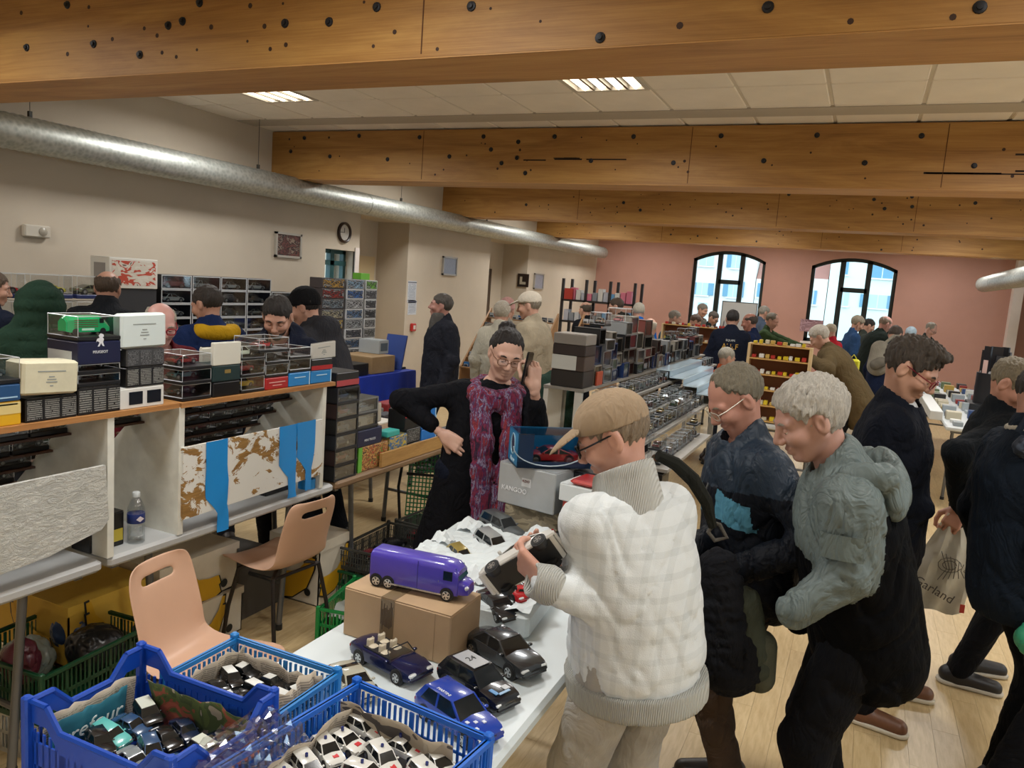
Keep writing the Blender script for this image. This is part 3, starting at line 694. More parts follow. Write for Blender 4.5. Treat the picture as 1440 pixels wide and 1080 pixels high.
# ceiling: slab with lay-in tiles on a grid
M_TILE = plain('#efe8dc', .9, var=.04, vscale=3, bmp=.3, bscale=90)
ce = MB().box((WX-.3, YF, ZC+.02), (XR+.3, YB+.3, ZC+.15)).build('ceiling', plain('#a79f92', .8), kind='structure', label='suspended ceiling of square white tiles')
TS = .6; X0 = .19-TS*11; Y0 = 5.68-TS*15
FIX = []
fixt = set()
for (px, py) in ((-4.9, 5.4), (-1.9, 5.4), (1.1, 5.4), (4.1, 5.4), (-4.9, 9.1), (-1.9, 9.1), (1.1, 9.1), (4.1, 9.1), (-4.9, 12.9), (-1.9, 12.9), (1.1, 12.9), (-4.9, 16.6), (-1.9, 16.6), (1.1, 16.6), (-4.9, 1.6), (-1.9, 1.6), (1.1, 1.6), (4.1, 1.6), (-1.9, -1.6), (1.1, -1.6)):
    fixt.add((int(math.floor((px-X0)/TS)), int(math.floor((py-Y0)/TS))))
tm = MB().rbox((.012, .012, -.012), (TS-.012, TS-.012, .018), .006).mesh('ceiling_tile', M_TILE)
rest = MB(); grid = MB()
nx, ny = int((XR+.3-X0)/TS)+1, int((YB+.2-Y0)/TS)+1
for i in range(nx):
    for j in range(ny):
        x, y = X0+i*TS, Y0+j*TS
        if (i, j) in fixt: continue
        if y < YF-.6: continue
        a, b, c, d_ = max(x+.012, WX), min(x+TS-.012, XR), max(y+.012, YF), min(y+TS-.012, YB)
        if b <= a or d_ <= c: continue
        if 3.3 < y < 10.2 and x < 2.2 and a == x+.012: link('ceiling_tile', tm, ce, loc=(x, y, ZC))
        else: rest.box((a, c, ZC-.012), (b, d_, ZC+.018))
rest.build('ceiling_tiles', M_TILE, ce, kind='stuff')
for i in range(nx+1): grid.box((max(X0+i*TS-.012, WX), YF, ZC-.004), (max(X0+i*TS+.012, WX+.01), YB, ZC+.02))
for j in range(ny+1):
    if YF < Y0+j*TS < YB: grid.box((WX, Y0+j*TS-.012, ZC-.0045), (XR, Y0+j*TS+.012, ZC+.02))
grid.build('ceiling_grid', plain('#d6cfc2', .6), ce)
MB().box((WX, 6.31, ZC-.02), (XR, 6.57, ZC)).build('trim_2', plain('#b9b1a3', .7), kind='structure', label='flat pale casing strip running across the ceiling')
# louvred ceiling lights
def light_fixture(i, j, k):
    x, y = X0+i*TS, Y0+j*TS
    lab = 'square ceiling light with four bright tubes' + {(-4.9): ' near the left wall, seen beyond the first beam', (-1.9): ' in the middle, seen beyond the first beam'}.get(round(x+.3, 1) if 0 else None, '')
    t = thing('ceiling_light', lab, 'light', (x+TS/2, y+TS/2, ZC), 0, 'square louvred ceiling lights')
    f = MB()
    for a in ((-.29, -.29, .29, -.26), (-.29, .26, .29, .29), (-.29, -.26, -.26, .26), (.26, -.26, .29, .26)): f.box((a[0], a[1], -.014), (a[2], a[3], .02))
    f.build('frame', plain('#c9c4ba', .5), t)
    MB().box((-.29, -.29, .016), (.29, .29, .02)).build('backing', plain('#9d968a', .35, .3), t)
    tb = None
    for q in range(4):
        xx = -.195+.13*q
        m_ = MB().cyl((xx, -.25, -.002), (xx, .25, -.002), .014, 8).box((xx-.035, -.255, .008), (xx+.035, .255, .0155)); m_.build('tube', emit('#fff4e2', 3.0), t)
        if q < 3: MB().box((xx+.055, -.26, -.012), (xx+.075, .26, .015)).build('louvre', plain('#8d877c', .3, .6), t)
    la = bpy.data.lights.new('lamp', 'AREA'); la.shape = 'SQUARE'; la.size = .5; la.energy = LAMP_POWER; la.color = LAMP_COLOR; la.spread = math.radians(165)
    link('lamp', la, t, loc=(0, 0, -.03)); return t
for k, (i, j) in enumerate(sorted(fixt)):
    t = light_fixture(i, j, k); x, y = X0+i*TS+.3, Y0+j*TS+.3
    if 5 < y < 5.7: t['label'] = {0: 'louvred ceiling light near the left wall beyond the nearest beam', 1: 'louvred ceiling light in the middle beyond the nearest beam', 2: 'louvred ceiling light right of centre hidden by the nearest beam', 3: 'louvred ceiling light far right beyond the nearest beam'}[int((x+5.2)//3)]; del t['group']
    else: t['label'] = 'louvred ceiling light hidden behind the wooden beams'
# beams
M_BOLT = plain('#2f3034', .5, .6); M_KNOT = plain('#3a2416', .7)
ZBM = 2.83
BLAB = ['nearest thick laminated wooden beam crossing the top of the picture', 'second laminated wooden beam with dark scrape marks at right', 'third laminated wooden beam behind the second one', 'farthest laminated wooden beam just before the pink wall']
RNG2 = random.Random(3)
B1 = [(95, 7), (125, 10), (30, 18), (38, 67), (95, 76), (124, 37), (132, 62), (158, 55), (203, 40), (237, 36), (221, 50), (297, 38), (281, 4), (352, 8), (277, 70), (257, 30), (248, 80), (228, 74), (197, 77), (372, 37), (348, 58), (401, 33), (402, 63), (380, 69), (463, 31), (398, 5), (512, 3), (530, 10), (555, 45), (525, 65), (663, 9), (615, 69), (690, 12), (844, 53), (760, 30), (956, 36), (1080, 10), (1196, 30), (1340, 24), (1378, 10)]
B2 = [(428, 194), (505, 191), (590, 193), (680, 192), (780, 192), (891, 192), (1014, 191), (1149, 190), (1296, 191), (464, 220), (545, 224), (632, 220), (727, 222), (831, 226), (947, 229), (1074, 226), (1216, 229), (1370, 233)]
bolt = MB().lathe([(.0001, 0), (.022, 0), (.02, .006), (.011, .008), (.011, .016), (.0001, .017)], 12).mesh('bolt', M_BOLT, True)
for k, (yf, th) in enumerate(((3.0, .42), (6.85, .40), (10.66, .40), (14.46, .40))):
    yc = yf+th/2; t = thing('ceiling_beam', BLAB[k], 'beam', (WX, yc, ZBM)); xe = XR-WX
    MB().box((0, -th/2, .006), (xe, th/2, 3.335-ZBM)).build('timber', M_BEAM, t)
    MB().box((0, -th/2+.002, 0), (xe, th/2-.002, .006)).build('underside', M_BEAMEDGE, t)
    seams = [1.65+k*.3, 4.3+k*.35, 6.6] if k else [4.3, 7.4] 
    for sx in seams: MB().box((sx, -th/2-.0015, .02), (sx+.006, -th/2+.01, 3.335-ZBM-.01)).build('joint', plain('#5a3618', .8), t)
    n = [54, 60, 64, 50][k]
    for q in range(n):
        x_ = RNG2.uniform(.2, 8.6) if k else RNG2.triangular(2.6, 6.5, 3.6)
        z_ = RNG2.uniform(.04, .45)
        big = q % (3 if k == 0 else 7) == 0
        if k == 1 and q < len(B2): p_ = ony(*B2[q], yf); x_, z_, big = p_[0]-WX, p_[2]-ZBM, True
        if k == 0:
            if q >= len(B1): break
            p_ = ony(*B1[q], yf); x_, z_ = p_[0]-WX, p_[2]-ZBM
        if big: o = link('bolt', bolt, t, loc=(x_, -th/2, z_), rot=(math.pi/2, 0, 0)); o.scale = (1,)*3 if k != 3 else (.8,)*3
        else:
            r = RNG2.uniform(.006, .014); MB().cyl((x_, -th/2-.001, z_), (x_, -th/2+.01, z_), r, 8).build('knot', M_KNOT, t)
    if k in (1,):
        for q in range(16):
            x_ = RNG2.uniform(6.45, 7.3) if q > 4 else RNG2.uniform(3.0, 3.9); z_ = RNG2.choice([.12, .13, .25, .26, .14]) if q > 4 else RNG2.uniform(.2, .24); L_ = RNG2.uniform(.1, .45)
            MB().box((x_, -th/2-.001, z_), (x_+L_, -th/2+.005, z_+RNG2.uniform(.006, .016))).build('scrape', plain('#2b1d14', .9), t)
# spiral ducts
def duct(label, x, z, ya, yb, r, hangers):
    t = thing('ventilation_duct', label, 'duct', (x, ya, z)); M_ZINC = zinc
    n = int((yb-ya)/.03); pts = []; rs = []
    prof = []
    for i in range(n+1):
        prof.append((r+(.0085 if i % 2 == 0 else 0.0), (yb-ya)*i/n))
    m_ = MB().lathe(prof, 36); m_.xform(Matrix.Rotation(-math.pi/2, 4, 'X')); m_.build('pipe', M_ZINC, t, True)
    for y in [2.6*q for q in range(1, 5) if 2.6*q < yb-ya]: MB().lathe([(r, -.03), (r+.008, -.03), (r+.008, .03), (r, .03)], 36).xform(Matrix.Translation((0, y, 0)) @ Matrix.Rotation(-math.pi/2, 4, 'X')).build('coupling_band', M_ZINC, t, True)
    for y in hangers:
        MB().cyl((0, y-ya, r), (0, y-ya, ZC-z), .003, 6).box((-.012, y-ya-.012, r), (.012, y-ya+.012, r+.05)).build('hanger', plain('#4a4a48', .5, .5), t)
    return t
def mk_zinc():
    m, nt, b = newmat('galvanised_steel'); v = coords(nt, 'Object', (6, 6, 6)); vo = N(nt, 'ShaderNodeTexVoronoi'); vo.inputs['Scale'].default_value = 5; nt.links.new(v, vo.inputs['Vector'])
    nt.links.new(ramp(nt, vo.outputs['Distance'], [(0, '#a3a8a2'), (.8, '#c9ccc6')]), b.inputs['Base Color']); b.inputs['Metallic'].default_value = .85; b.inputs['Roughness'].default_value = .5; return m
zinc = mk_zinc()
duct('long galvanised spiral duct running along the left wall', WX+.32, 2.72, .4, YB-.55, .125, (3.9, 6.3, 9.0, 11.6))
duct('galvanised duct end at the far right by the pilaster', 2.0, 2.5, 8.0, 17.4, .14, (10, 13))
# ------------------------------------------------------------------ model cars
ORDW = ['first', 'second', 'third', 'fourth', 'fifth', 'sixth', 'seventh', 'eighth', 'ninth', 'tenth']
def ordw(n):
    if n < 10: return ORDW[n]
    if n < 20: return ['eleventh', 'twelfth', 'thirteenth', 'fourteenth', 'fifteenth', 'sixteenth', 'seventeenth', 'eighteenth', 'nineteenth', 'twentieth'][n-10]
    return {2: 'twenty-', 3: 'thirty-', 4: 'forty-'}[n//10]+ORDW[n % 10]
M_GL = plain('#14181b', .08, 0, .7); M_TY = plain('#141414', .7); M_RIM = plain('#b9bcbe', .25, .9); M_HL = plain('#d8dcdc', .15); M_TL = plain('#8c1512', .25); M_TRIM = plain('#18191b', .5)
def paint(c, rough=.22, metal=0.0): return plain(c, rough, metal, .5, coat=.6)
# style: (height, width, belt z, hood z, tail z, cabin: x of rear base, rear roof, front roof, front base)
STY = {
 'sedan': (.32, .40, .205, .185, .195, -.36, -.20, .06, .22),
 'hatch': (.36, .41, .215, .19, .21, -.47, -.36, .05, .22),
 'wagon': (.35, .40, .21, .185, .205, -.47, -.42, .06, .22),
 'coupe': (.28, .42, .185, .165, .185, -.40, -.14, .06, .22),
 'suv':   (.40, .44, .25, .235, .24, -.48, -.43, .07, .22),
 'conv':  (.29, .41, .195, .175, .20, -.26, -.2, .1, .2),
}
def car_mb(style, seg=10, wheels=True):
    """unit-length car (x forward, wheels on z=0) as dict of MBs by part"""
    H, W, zb, zh, zt, xr, xrr, xfr, xf = STY[style]; hw = W/2; z0 = .055; P = {}
    body = MB(); xs = [-.5, -.485, -.44, -.36, -.2, 0, .15, .24, .36, .45, .488, .5]; ring = []
    for x in xs:
        t = abs(x)/.5; e = 1-.16*max(0, (t-.72)/.28)**2; w_ = hw*e
        top = zt if x < xr else (zb if x < xf else zb+(zh-zb)*min(1, (x-xf)/.2))
        if x > .4: top -= .05*((x-.4)/.1)**2
        if x < -.44: top -= .018*((-.44-x)/.06)**1.5
        lo = z0+ (.03 if t > .96 else 0)
        mid = lo+(top-lo)*.55
        ring.append([(x, -w_*.9, lo), (x, -w_, lo+.02), (x, -w_*1.0, mid), (x, -w_*.93, top-.008), (x, -w_*.8, top), (x, 0, top+.012), (x, w_*.8, top), (x, w_*.93, top-.008), (x, w_, mid), (x, w_, lo+.02), (x, w_*.9, lo)])
    n = len(ring[0]); vs = [p for r in ring for p in r]
    fs = [(i*n+j, i*n+(j+1) % n, (i+1)*n+(j+1) % n, (i+1)*n+j) for i in range(len(xs)-1) for j in range(n)]
    fs += [tuple(range(n)), tuple(reversed([(len(xs)-1)*n+j for j in range(n)]))]
    body.add(vs, fs); cw = hw*.9; rw = hw*.72
    if style != 'conv':
        cab = MB(); zr = H
        b = [(xr, -cw, zb-.005), (xf, -cw, zb-.005), (xf, cw, zb-.005), (xr, cw, zb-.005)]; r_ = [(xrr, -rw, zr-.012), (xfr, -rw, zr-.012), (xfr, rw, zr-.012), (xrr, rw, zr-.012)]
        cab.add(b+r_, [(0, 3, 2, 1), (4, 5, 6, 7), (0, 1, 5, 4), (1, 2, 6, 5), (2, 3, 7, 6), (3, 0, 4, 7)]); P['windows'] = cab
        o = .006
        roof = [(xrr-.01, -rw-o, zr-.016), (xfr+.012, -rw-o, zr-.016), (xfr+.012, rw+o, zr-.016), (xrr-.01, rw+o, zr-.016), (xrr+.02, -rw*.85, zr), (xfr-.03, -rw*.85, zr), (xfr-.03, rw*.85, zr), (xrr+.02, rw*.85, zr)]
        body.add(roof, [(0, 3, 2, 1), (4, 5, 6, 7), (0, 1, 5, 4), (1, 2, 6, 5), (2, 3, 7, 6), (3, 0, 4, 7)])
        def lerp(a, b_, t): return tuple(a[i]+(b_[i]-a[i])*t for i in range(3))
        for sg in (-1, 1):
            yb, yr = sg*(cw+.001), sg*(rw+.001); bm = (xr+xf)/2-.01
            for (xa, xb_, w_) in ((xf, xfr, .018), (bm, bm-.005, .02), (xr, xrr, .03 if style != 'hatch' else .05)):
                q = [(xa-w_, yb, zb-.01), (xa+w_*.4, yb, zb-.01), (xb_+w_*.4, yr, zr-.012), (xb_-w_, yr, zr-.012)]
                if xa == xr: q = [(xa-.004, yb, zb-.01), (xa+w_*1.5, yb, zb-.01), (xb_+w_*1.2, yr, zr-.012), (xb_-.006, yr, zr-.012)]
                q2 = [(x, y-sg*.014, z) for x, y, z in q]; q = [(x, y+sg*.004, z) for x, y, z in q]
                body.add(q+q2, [(0, 1, 2, 3), (7, 6, 5, 4), (0, 4, 5, 1), (1, 5, 6, 2), (2, 6, 7, 3), (3, 7, 4, 0)])
    else:
        tub = MB().box((-.28, -hw*.78, zb-.03), (.16, hw*.78, zb+.0135)); P['cockpit'] = tub
        seats = MB()
        for x_ in (-.2, .0):
            for sg in (-1, 1): seats.rbox((x_-.05, sg*hw*.4-.055, zb-.02), (x_+.05, sg*hw*.4+.055, zb+.03), .02); seats.rbox((x_-.075, sg*hw*.4-.055, zb-.01), (x_-.035, sg*hw*.4+.055, zb+.095), .018)
        P['seats'] = seats
        ws = MB().tube([(xf-.01, -cw, zb), (xfr, -rw, H), (xfr, rw, H), (xf-.01, cw, zb)], .008, 6); P['windscreen_frame'] = ws
        P['windows'] = MB().add([(xf-.01, -cw, zb), (xfr, -rw, H), (xfr, rw, H), (xf-.01, cw, zb)], [(0, 1, 2, 3)])
    P['body'] = body
    lt = MB(); tl = MB()
    for sg in (-1, 1): lt.rbox((.455, sg*hw*.62-.05, .115), (.498, sg*hw*.62+.05, .155), .012); tl.rbox((-.5035, sg*hw*.66-.045, .13), (-.47, sg*hw*.66+.045, .17), .01)
    P['headlights'] = lt; P['tail_lights'] = tl
    P['bumpers'] = MB().rbox((.44, -hw*.84, .06), (.512, hw*.84, .1), .02).rbox((-.512, -hw*.84, .07), (-.45, hw*.84, .11), .02); P['grille'] = MB().rbox((.47, -hw*.35, .112), (.503, hw*.35, .135), .008)
    P['under'] = MB().box((-.42, -hw*.8, .04), (.42, hw*.8, .07))
    P['mirrors'] = MB().rbox((xf-.06, -cw-.05, zb), (xf-.02, -cw-.004, zb+.03), .008).rbox((xf-.06, cw+.004, zb), (xf-.02, cw+.05, zb+.03), .008)
    r = .078; wl_ = []
    for x_ in (-.3, .31):
        for sg in (-1, 1):
            y1 = sg*hw*1.005; y0 = sg*(hw-.1)
            arch_ = MB().cyl((x_, sg*hw*.7, r), (x_, sg*hw*1.004, r), r*1.22, 16)
            ty = MB().cyl((x_, y0, r), (x_, y1+sg*.006, r), r, 16)
            rim = MB().cyl((x_, y1, r), (x_, y1+sg*.012, r), r*.66, 12)
            for k in range(5):
                a = 2*math.pi*k/5; rim.add([(x_+math.cos(a)*r*.2, y1+sg*.0125, r+math.sin(a)*r*.2), (x_+math.cos(a+.25)*r*.6, y1+sg*.0125, r+math.sin(a+.25)*r*.6), (x_+math.cos(a+.9)*r*.6, y1+sg*.0125, r+math.sin(a+.9)*r*.6)], [(0, 1, 2)], 1)
            wl_.append((arch_, ty, rim))
    P['wheels'] = wl_; return P
def car_thing(label, style, paintm, L, loc, rz, tilt=None, group=None, top=None, extra=None, seat_col='#c9bfae', name='model_car'):
    t = thing(name, label, 'model car', loc, rz, group)
    if tilt: t.rotation_euler = tilt
    P = car_mb(style); S_ = Matrix.Scale(L, 4)
    mats = dict(windows=M_GL if style != 'conv' else clear_mat(), body=paintm, headlights=M_HL, tail_lights=M_TL, bumpers=paintm if extra != 'black' else M_TRIM, under=M_TRIM, grille=M_TRIM, mirrors=paintm, cockpit=M_TRIM, seats=plain(seat_col, .6), windscreen_frame=M_TRIM)
    for k, mb in P.items():
        if k == 'wheels':
            for a, ty, rim in mb:
                MB.xform(a, S_).build('wheel_arch', M_TRIM, t, True); w_ = MB.xform(ty, S_).build('wheel', M_TY, t, True); MB.xform(rim, S_).build('rim', [M_RIM, M_TRIM], w_)
        else:
            mb.xform(S_); nm = {'under': 'underbody', 'windows': 'window', 'headlights': 'headlight', 'tail_lights': 'tail_light', 'bumpers': 'bumper', 'mirrors': 'mirror', 'seats': 'seat'}.get(k, k)
            if k in ('headlights', 'tail_lights', 'bumpers', 'mirrors', 'seats'):
                st_ = 64 if k == 'seats' else 32
                for q in range(0, len(mb.v), st_):
                    m2 = MB(); m2.v = mb.v[q:q+st_]; m2.f = [tuple(i-q for i in f) for f in mb.f if q <= f[0] < q+st_]; m2.m = [0]*len(m2.f); m2.build(nm, mats[k], t, True)
            else: mb.build(nm, mats[k], t, True)
    return t
SMALL = {}
def small_car_mesh(style, col, L, roofc=None, metal=0.0):
    """one joined low-detail car for cars a few pixels long"""
    key = (style, col, L, roofc, metal)
    if key in SMALL: return SMALL[key]
    P = car_mb(style); J_ = MB()
    order = [('body', 0), ('windows', 1), ('headlights', 3), ('tail_lights', 4), ('bumpers', 2), ('grille', 2), ('under', 2), ('mirrors', 0), ('cockpit', 2), ('seats', 3), ('windscreen_frame', 2)]
    for k, mi in order:
        if k in P: J_.add(P[k].v, P[k].f, mi)
    for a, ty, rim in P['wheels']: J_.add(a.v, a.f, 2); J_.add(ty.v, ty.f, 2); J_.add(rim.v, rim.f, 3)
    if roofc:
        H, W, zb, zh, zt, xr, xrr, xfr, xf = STY[style]; J_.box((xrr, -W*.34, H-.006), (xfr, W*.34, H+.004), 5)
    J_.xform(Matrix.Scale(L, 4)); me = J_.mesh('model_car', [paint(col, .25, metal), M_GL, M_TRIM, M_RIM, M_TL, paint(roofc or '#ffffff')], True); SMALL[key] = me; return me
# ------------------------------------------------------------------ display cases and cartons
M_CLEAR = clear_mat((.93, .945, .95), .07)
def cover_mb(lx, ly, z0, z1):
    return MB().add([(-lx/2, -ly/2, z0), (lx/2, -ly/2, z0), (lx/2, ly/2, z0), (-lx/2, ly/2, z0), (-lx/2, -ly/2, z1), (lx/2, -ly/2, z1), (lx/2, ly/2, z1), (-lx/2, ly/2, z1)],
                    [(4, 5, 6, 7), (0, 1, 5, 4), (1, 2, 6, 5), (2, 3, 7, 6), (3, 0, 4, 7)])
def edge_mb(lx, ly, z0, z1, r):
    m = MB(); X, Y = lx/2, ly/2; c = [(-X, -Y), (X, -Y), (X, Y), (-X, Y)]
    for i in range(4):
        a, b = c[i], c[(i+1) % 4]
        m.cyl((a[0], a[1], z1), (b[0], b[1], z1), r, 4); m.cyl((a[0], a[1], z0), (a[0], a[1], z1), r, 4)
    return m
M_EDGE = plain('#c8cdd0', .2)
PROTO = {}
def case_proto(key, lx, ly, h, style, col, base='#111113', roofc=None, bh=.018, carL=None, edges=True, turn=0.0, edge_col=None):
    """clear display case: dark base, clear cover, model car; long side along local X"""
    t = thing('display_case', 'x', 'display case')
    MB().rbox((-lx/2, -ly/2, 0), (lx/2, ly/2, bh), .003).build('base', plain(base, .35), t)
    cv = cover_mb(lx*.97, ly*.95, bh, h).build('cover', M_CLEAR, t)
    if edges: edge_mb(lx*.97, ly*.95, bh, h, .0012 if h < .12 else .0016).build('cover_edge', M_EDGE if not edge_col else plain(edge_col, .4), cv)
    L = carL or min(lx*.82, ly*1.9); link('model_car', small_car_mesh(style, col, L, roofc), t, loc=(0, 0, bh), rot=turn)
    PROTO[key] = t; t['_proto'] = 1; return t
def put_proto(key, loc, rz, label, group, cat='display case', scale=None):
    t = PROTO[key]
    if t.get('_proto'): del t['_proto']; o = t; o.location = tuple(map(float, loc)); o.rotation_euler = (0, 0, rz); o['label'] = label; o['group'] = group
    else: o = dup(t, loc, rz, label, group)
    o['category'] = cat
    if scale: o.scale = scale
    return o
def carton(label, a, b, mat, name='carton', rz=0.0, group=None, lid=None, face=None, flap=None, cat='box', tilt=None):
    """cardboard package: body with chamfered edges, separate lid flap, optional printed face plate on the +x side (or -y)"""
    a = np.array(a, float); b = np.array(b, float); c = (a+b)/2; base = (c[0], c[1], a[2]); d = b-a
    t = thing(name, label, cat, base, rz, group)
    MB().rbox((-d[0]/2, -d[1]/2, 0), (d[0]/2, d[1]/2, d[2]*.985), min(.004, d.min()*.1)).build('body', mat, t)
    MB().box((-d[0]/2+.002, -d[1]/2+.002, d[2]*.985), (d[0]/2-.002, d[1]/2-.002, d[2])).build('lid', lid or mat, t)
    for fc in (face or []):
        side, u0, u1, v0, v1, fm = fc
        m = MB()
        if side == '+x': m.box((d[0]/2, (u0-.5)*d[1], v0*d[2]), (d[0]/2+.0012, (u1-.5)*d[1], v1*d[2]))
        elif side == '-y': m.box(((u0-.5)*d[0], -d[1]/2-.0012, v0*d[2]), ((u1-.5)*d[0], -d[1]/2, v1*d[2]))
        elif side == '+z': m.box(((u0-.5)*d[0], (v0-.5)*d[1], d[2]), ((u1-.5)*d[0], (v1-.5)*d[1], d[2]+.001))
        m.build('print', fm, t)
    if tilt: t.rotation_euler = tilt
    return t
# ------------------------------------------------------------------ tables
M_TABLE = plain('#c6ccce', .42, var=.05, vscale=6); M_TEDGE = plain('#a9aeb0', .45); M_STEEL = plain('#6d6f72', .4, .7)
def folding_table(label, x0, x1, y0, y1, z=.74, top=None, legs=True, leg_col=None):
    t = thing('folding_table', label, 'table', ((x0+x1)/2, (y0+y1)/2, 0)); lx, ly = (x1-x0)/2, (y1-y0)/2
    MB().rbox((-lx, -ly, z-.045), (lx, ly, z), .012).build('table_top', top or M_TABLE, t)
    for q in (-ly+.05, ly-.08): MB().box((-lx+.05, q, z-.07), (lx-.05, q+.03, z-.045)).build('rail', M_STEEL, t)
    lm = leg_col or M_STEEL
    alongy = ly > lx
    for sa in (-1, 1):
        for sb in (-1, 1):
            if alongy: p = (sb*(lx-.09), sa*(ly-.25)); q = (sb*(lx-.09), sa*(ly-.3)) ; 
            else: p = (sa*(lx-.25), sb*(ly-.09)); q = p
            MB().cyl((p[0], p[1], z-.05), (q[0], q[1], .02), .016, 10).build('leg', lm, t, True)
            MB().cyl((q[0], q[1], 0), (q[0], q[1], .03), .02, 10).build('foot', M_TRIM, t, True)
        if alongy: MB().cyl((-(lx-.09), sa*(ly-.28), .25), ((lx-.09), sa*(ly-.28), .25), .012, 8).build('stretcher', lm, t, True)
        else: MB().cyl((sa*(lx-.25), -(ly-.09), .25), (sa*(lx-.25), (ly-.09), .25), .012, 8).build('stretcher', lm, t, True)
    return t
# ------------------------------------------------------------------ window boxes (card box, clear front, car inside; front is local +x)
def window_box(key, w, h, d, style, col, card='#1a1b1d', frame='#cfd2d2', strip=None, roofc=None):
    t = thing('model_box', 'x', 'model box'); e = .006
    b = MB().box((-d/2, -w/2, 0), (-d/2+e, w/2, h)).box((-d/2, -w/2, 0), (d/2, -w/2+e, h)).box((-d/2, w/2-e, 0), (d/2, w/2, h)).box((-d/2, -w/2, 0), (d/2, w/2, e)).box((-d/2, -w/2, h-e), (d/2, w/2, h))
    b.build('body', plain(card, .45), t)
    f = MB(); s_ = .009
    f.box((d/2-.002, -w/2, 0), (d/2+.001, -w/2+s_, h)).box((d/2-.002, w/2-s_, 0), (d/2+.001, w/2, h)).box((d/2-.002, -w/2, 0), (d/2+.001, w/2, s_ if not strip else h*.25)).box((d/2-.002, -w/2, h-s_), (d/2+.001, w/2, h))
    f.build('front_frame', plain(frame, .5), t)
    if strip: MB().box((d/2+.001, -w/2+.004, .002), (d/2+.002, w/2-.004, h*.22)).build('label_strip', plain(strip, .4), t)
    MB().box((d/2-.004, -w/2+.006, .006), (d/2-.003, w/2-.006, h-.006)).build('window', clear_mat((.9, .92, .93), .06), t)
    link('model_car', small_car_mesh(style, col, min(w*.78, h*1.9), roofc), t, loc=(0, 0, e+(h*.2 if strip else .004)), rot=math.pi/2)
    PROTO[key] = t; t['_proto'] = 1; return t
# ------------------------------------------------------------------ left stall: three folding tables along x = -2.5
TX = -2.505; TZ = .74
M_TABG = plain('#b4b6b6', .4, var=.06, vscale=5)
folding_table('grey folding table at the lower left under the white board', TX-.76, TX, .1, 1.93, TZ, M_TABG)
folding_table('grey folding table under the peeling board, beside the brown chair', TX-.76, TX, 1.955, 3.325, TZ, M_TABG)
folding_table('wood edged folding table continuing the left stall towards the woman', TX-.76, TX, 3.35, 5.15, TZ, wood('#6d543c', '#846a4e', '#957b5c', name='table_wood', axis='Y'))
# stepped rack seen from behind
rk = thing('display_rack', 'white painted stepped wooden rack seen from behind on the left tables', 'rack', (TX, 2.0, TZ))
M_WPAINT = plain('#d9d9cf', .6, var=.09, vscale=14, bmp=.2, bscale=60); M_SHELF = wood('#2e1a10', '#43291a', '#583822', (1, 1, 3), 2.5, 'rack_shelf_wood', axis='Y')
def rloc(x, y, z): return (x-TX, y-2.0, z-TZ)
def rbx(name, a, b, mat, kind=None): return MB().box(rloc(*a), rloc(*b)).build(name, mat, rk, kind=kind)
for y in (.55, 1.945, 2.275, 3.2):
    MB().prism([(TX-.62-TX, 0), (0, 0), (0, .545), (-.14, .545), (-.30, .44), (-.62, .12)], 'y', y-2.0, y-2.0+.028).build('side_panel', M_WPAINT, rk)
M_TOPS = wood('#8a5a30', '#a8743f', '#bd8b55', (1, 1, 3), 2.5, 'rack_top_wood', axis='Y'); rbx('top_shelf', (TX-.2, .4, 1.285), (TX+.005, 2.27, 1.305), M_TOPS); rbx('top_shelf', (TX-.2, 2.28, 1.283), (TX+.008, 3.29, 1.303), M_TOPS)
for (ya, yb) in ((.58, 1.945), (1.975, 2.275), (2.305, 3.2)):
    for k in range(4):
        if ya == 1.975 and k == 3: continue
        x = TX-.2-.107*k; z = 1.2-.084*k
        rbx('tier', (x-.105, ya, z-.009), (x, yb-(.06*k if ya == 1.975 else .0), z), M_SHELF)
def osb():
    m, nt, b = newmat('white_painted_chipboard'); v = coords(nt, 'Object', (1, 1, 1)); f = noise(nt, coords(nt, 'Object', (1, 1, 2.2)), 20, 5, .72, 2.5); f2 = noise(nt, v, 9, 3)
    nt.links.new(mixc(nt, .5, ramp(nt, f, [(.3, '#c2c2b8'), (.6, '#dcdcd5')]), ramp(nt, f2, [(.3, '#cfd0c8'), (.7, '#e0e0da')])), b.inputs['Base Color']); b.inputs['Roughness'].default_value = .55; bump(nt, b, f, 1.0, .016); return m
def peeling():
    m, nt, b = newmat('peeling_white_paint_on_wood'); v = coords(nt, 'Object', (1, 1.0, 1.5)); f = noise(nt, v, 11, 6, .68, .7)
    big = noise(nt, coords(nt, 'Object', (1, 1, 1)), 4.6, 2); ad = N(nt, 'ShaderNodeMath', operation='ADD'); nt.links.new(f, ad.inputs[0]); mu = N(nt, 'ShaderNodeMath', operation='MULTIPLY'); nt.links.new(big, mu.inputs[0]); mu.inputs[1].default_value = .55; nt.links.new(mu.outputs[0], ad.inputs[1])
    wd = noise(nt, coords(nt, 'Object', (1, 4, 40)), 2, 4); wc = ramp(nt, wd, [(.3, '#7d5a2c'), (.7, '#a57f45')]); msk = ramp(nt, ad.outputs[0], [(.0, (0, 0, 0, 1)), (.838, (0, 0, 0, 1)), (.848, (1, 1, 1, 1))])
    nt.links.new(mixc(nt, msk, '#dcdcd6', wc), b.inputs['Base Color']); b.inputs['Roughness'].default_value = .6; bump(nt, b, msk, -.8, .004); return m
b1 = MB().prism([(.55-2, 1.112-TZ), (1.925-2, 1.112-TZ), (1.94-2, .90-TZ), (1.91-2, .868-TZ), (1.7-2, .825-TZ), (.55-2, .60-TZ)], 'x', .0, .016); b1.v = [(x, y, max(z, .745-TZ)) for x, y, z in b1.v]; b1.build('back_board', osb(), rk)
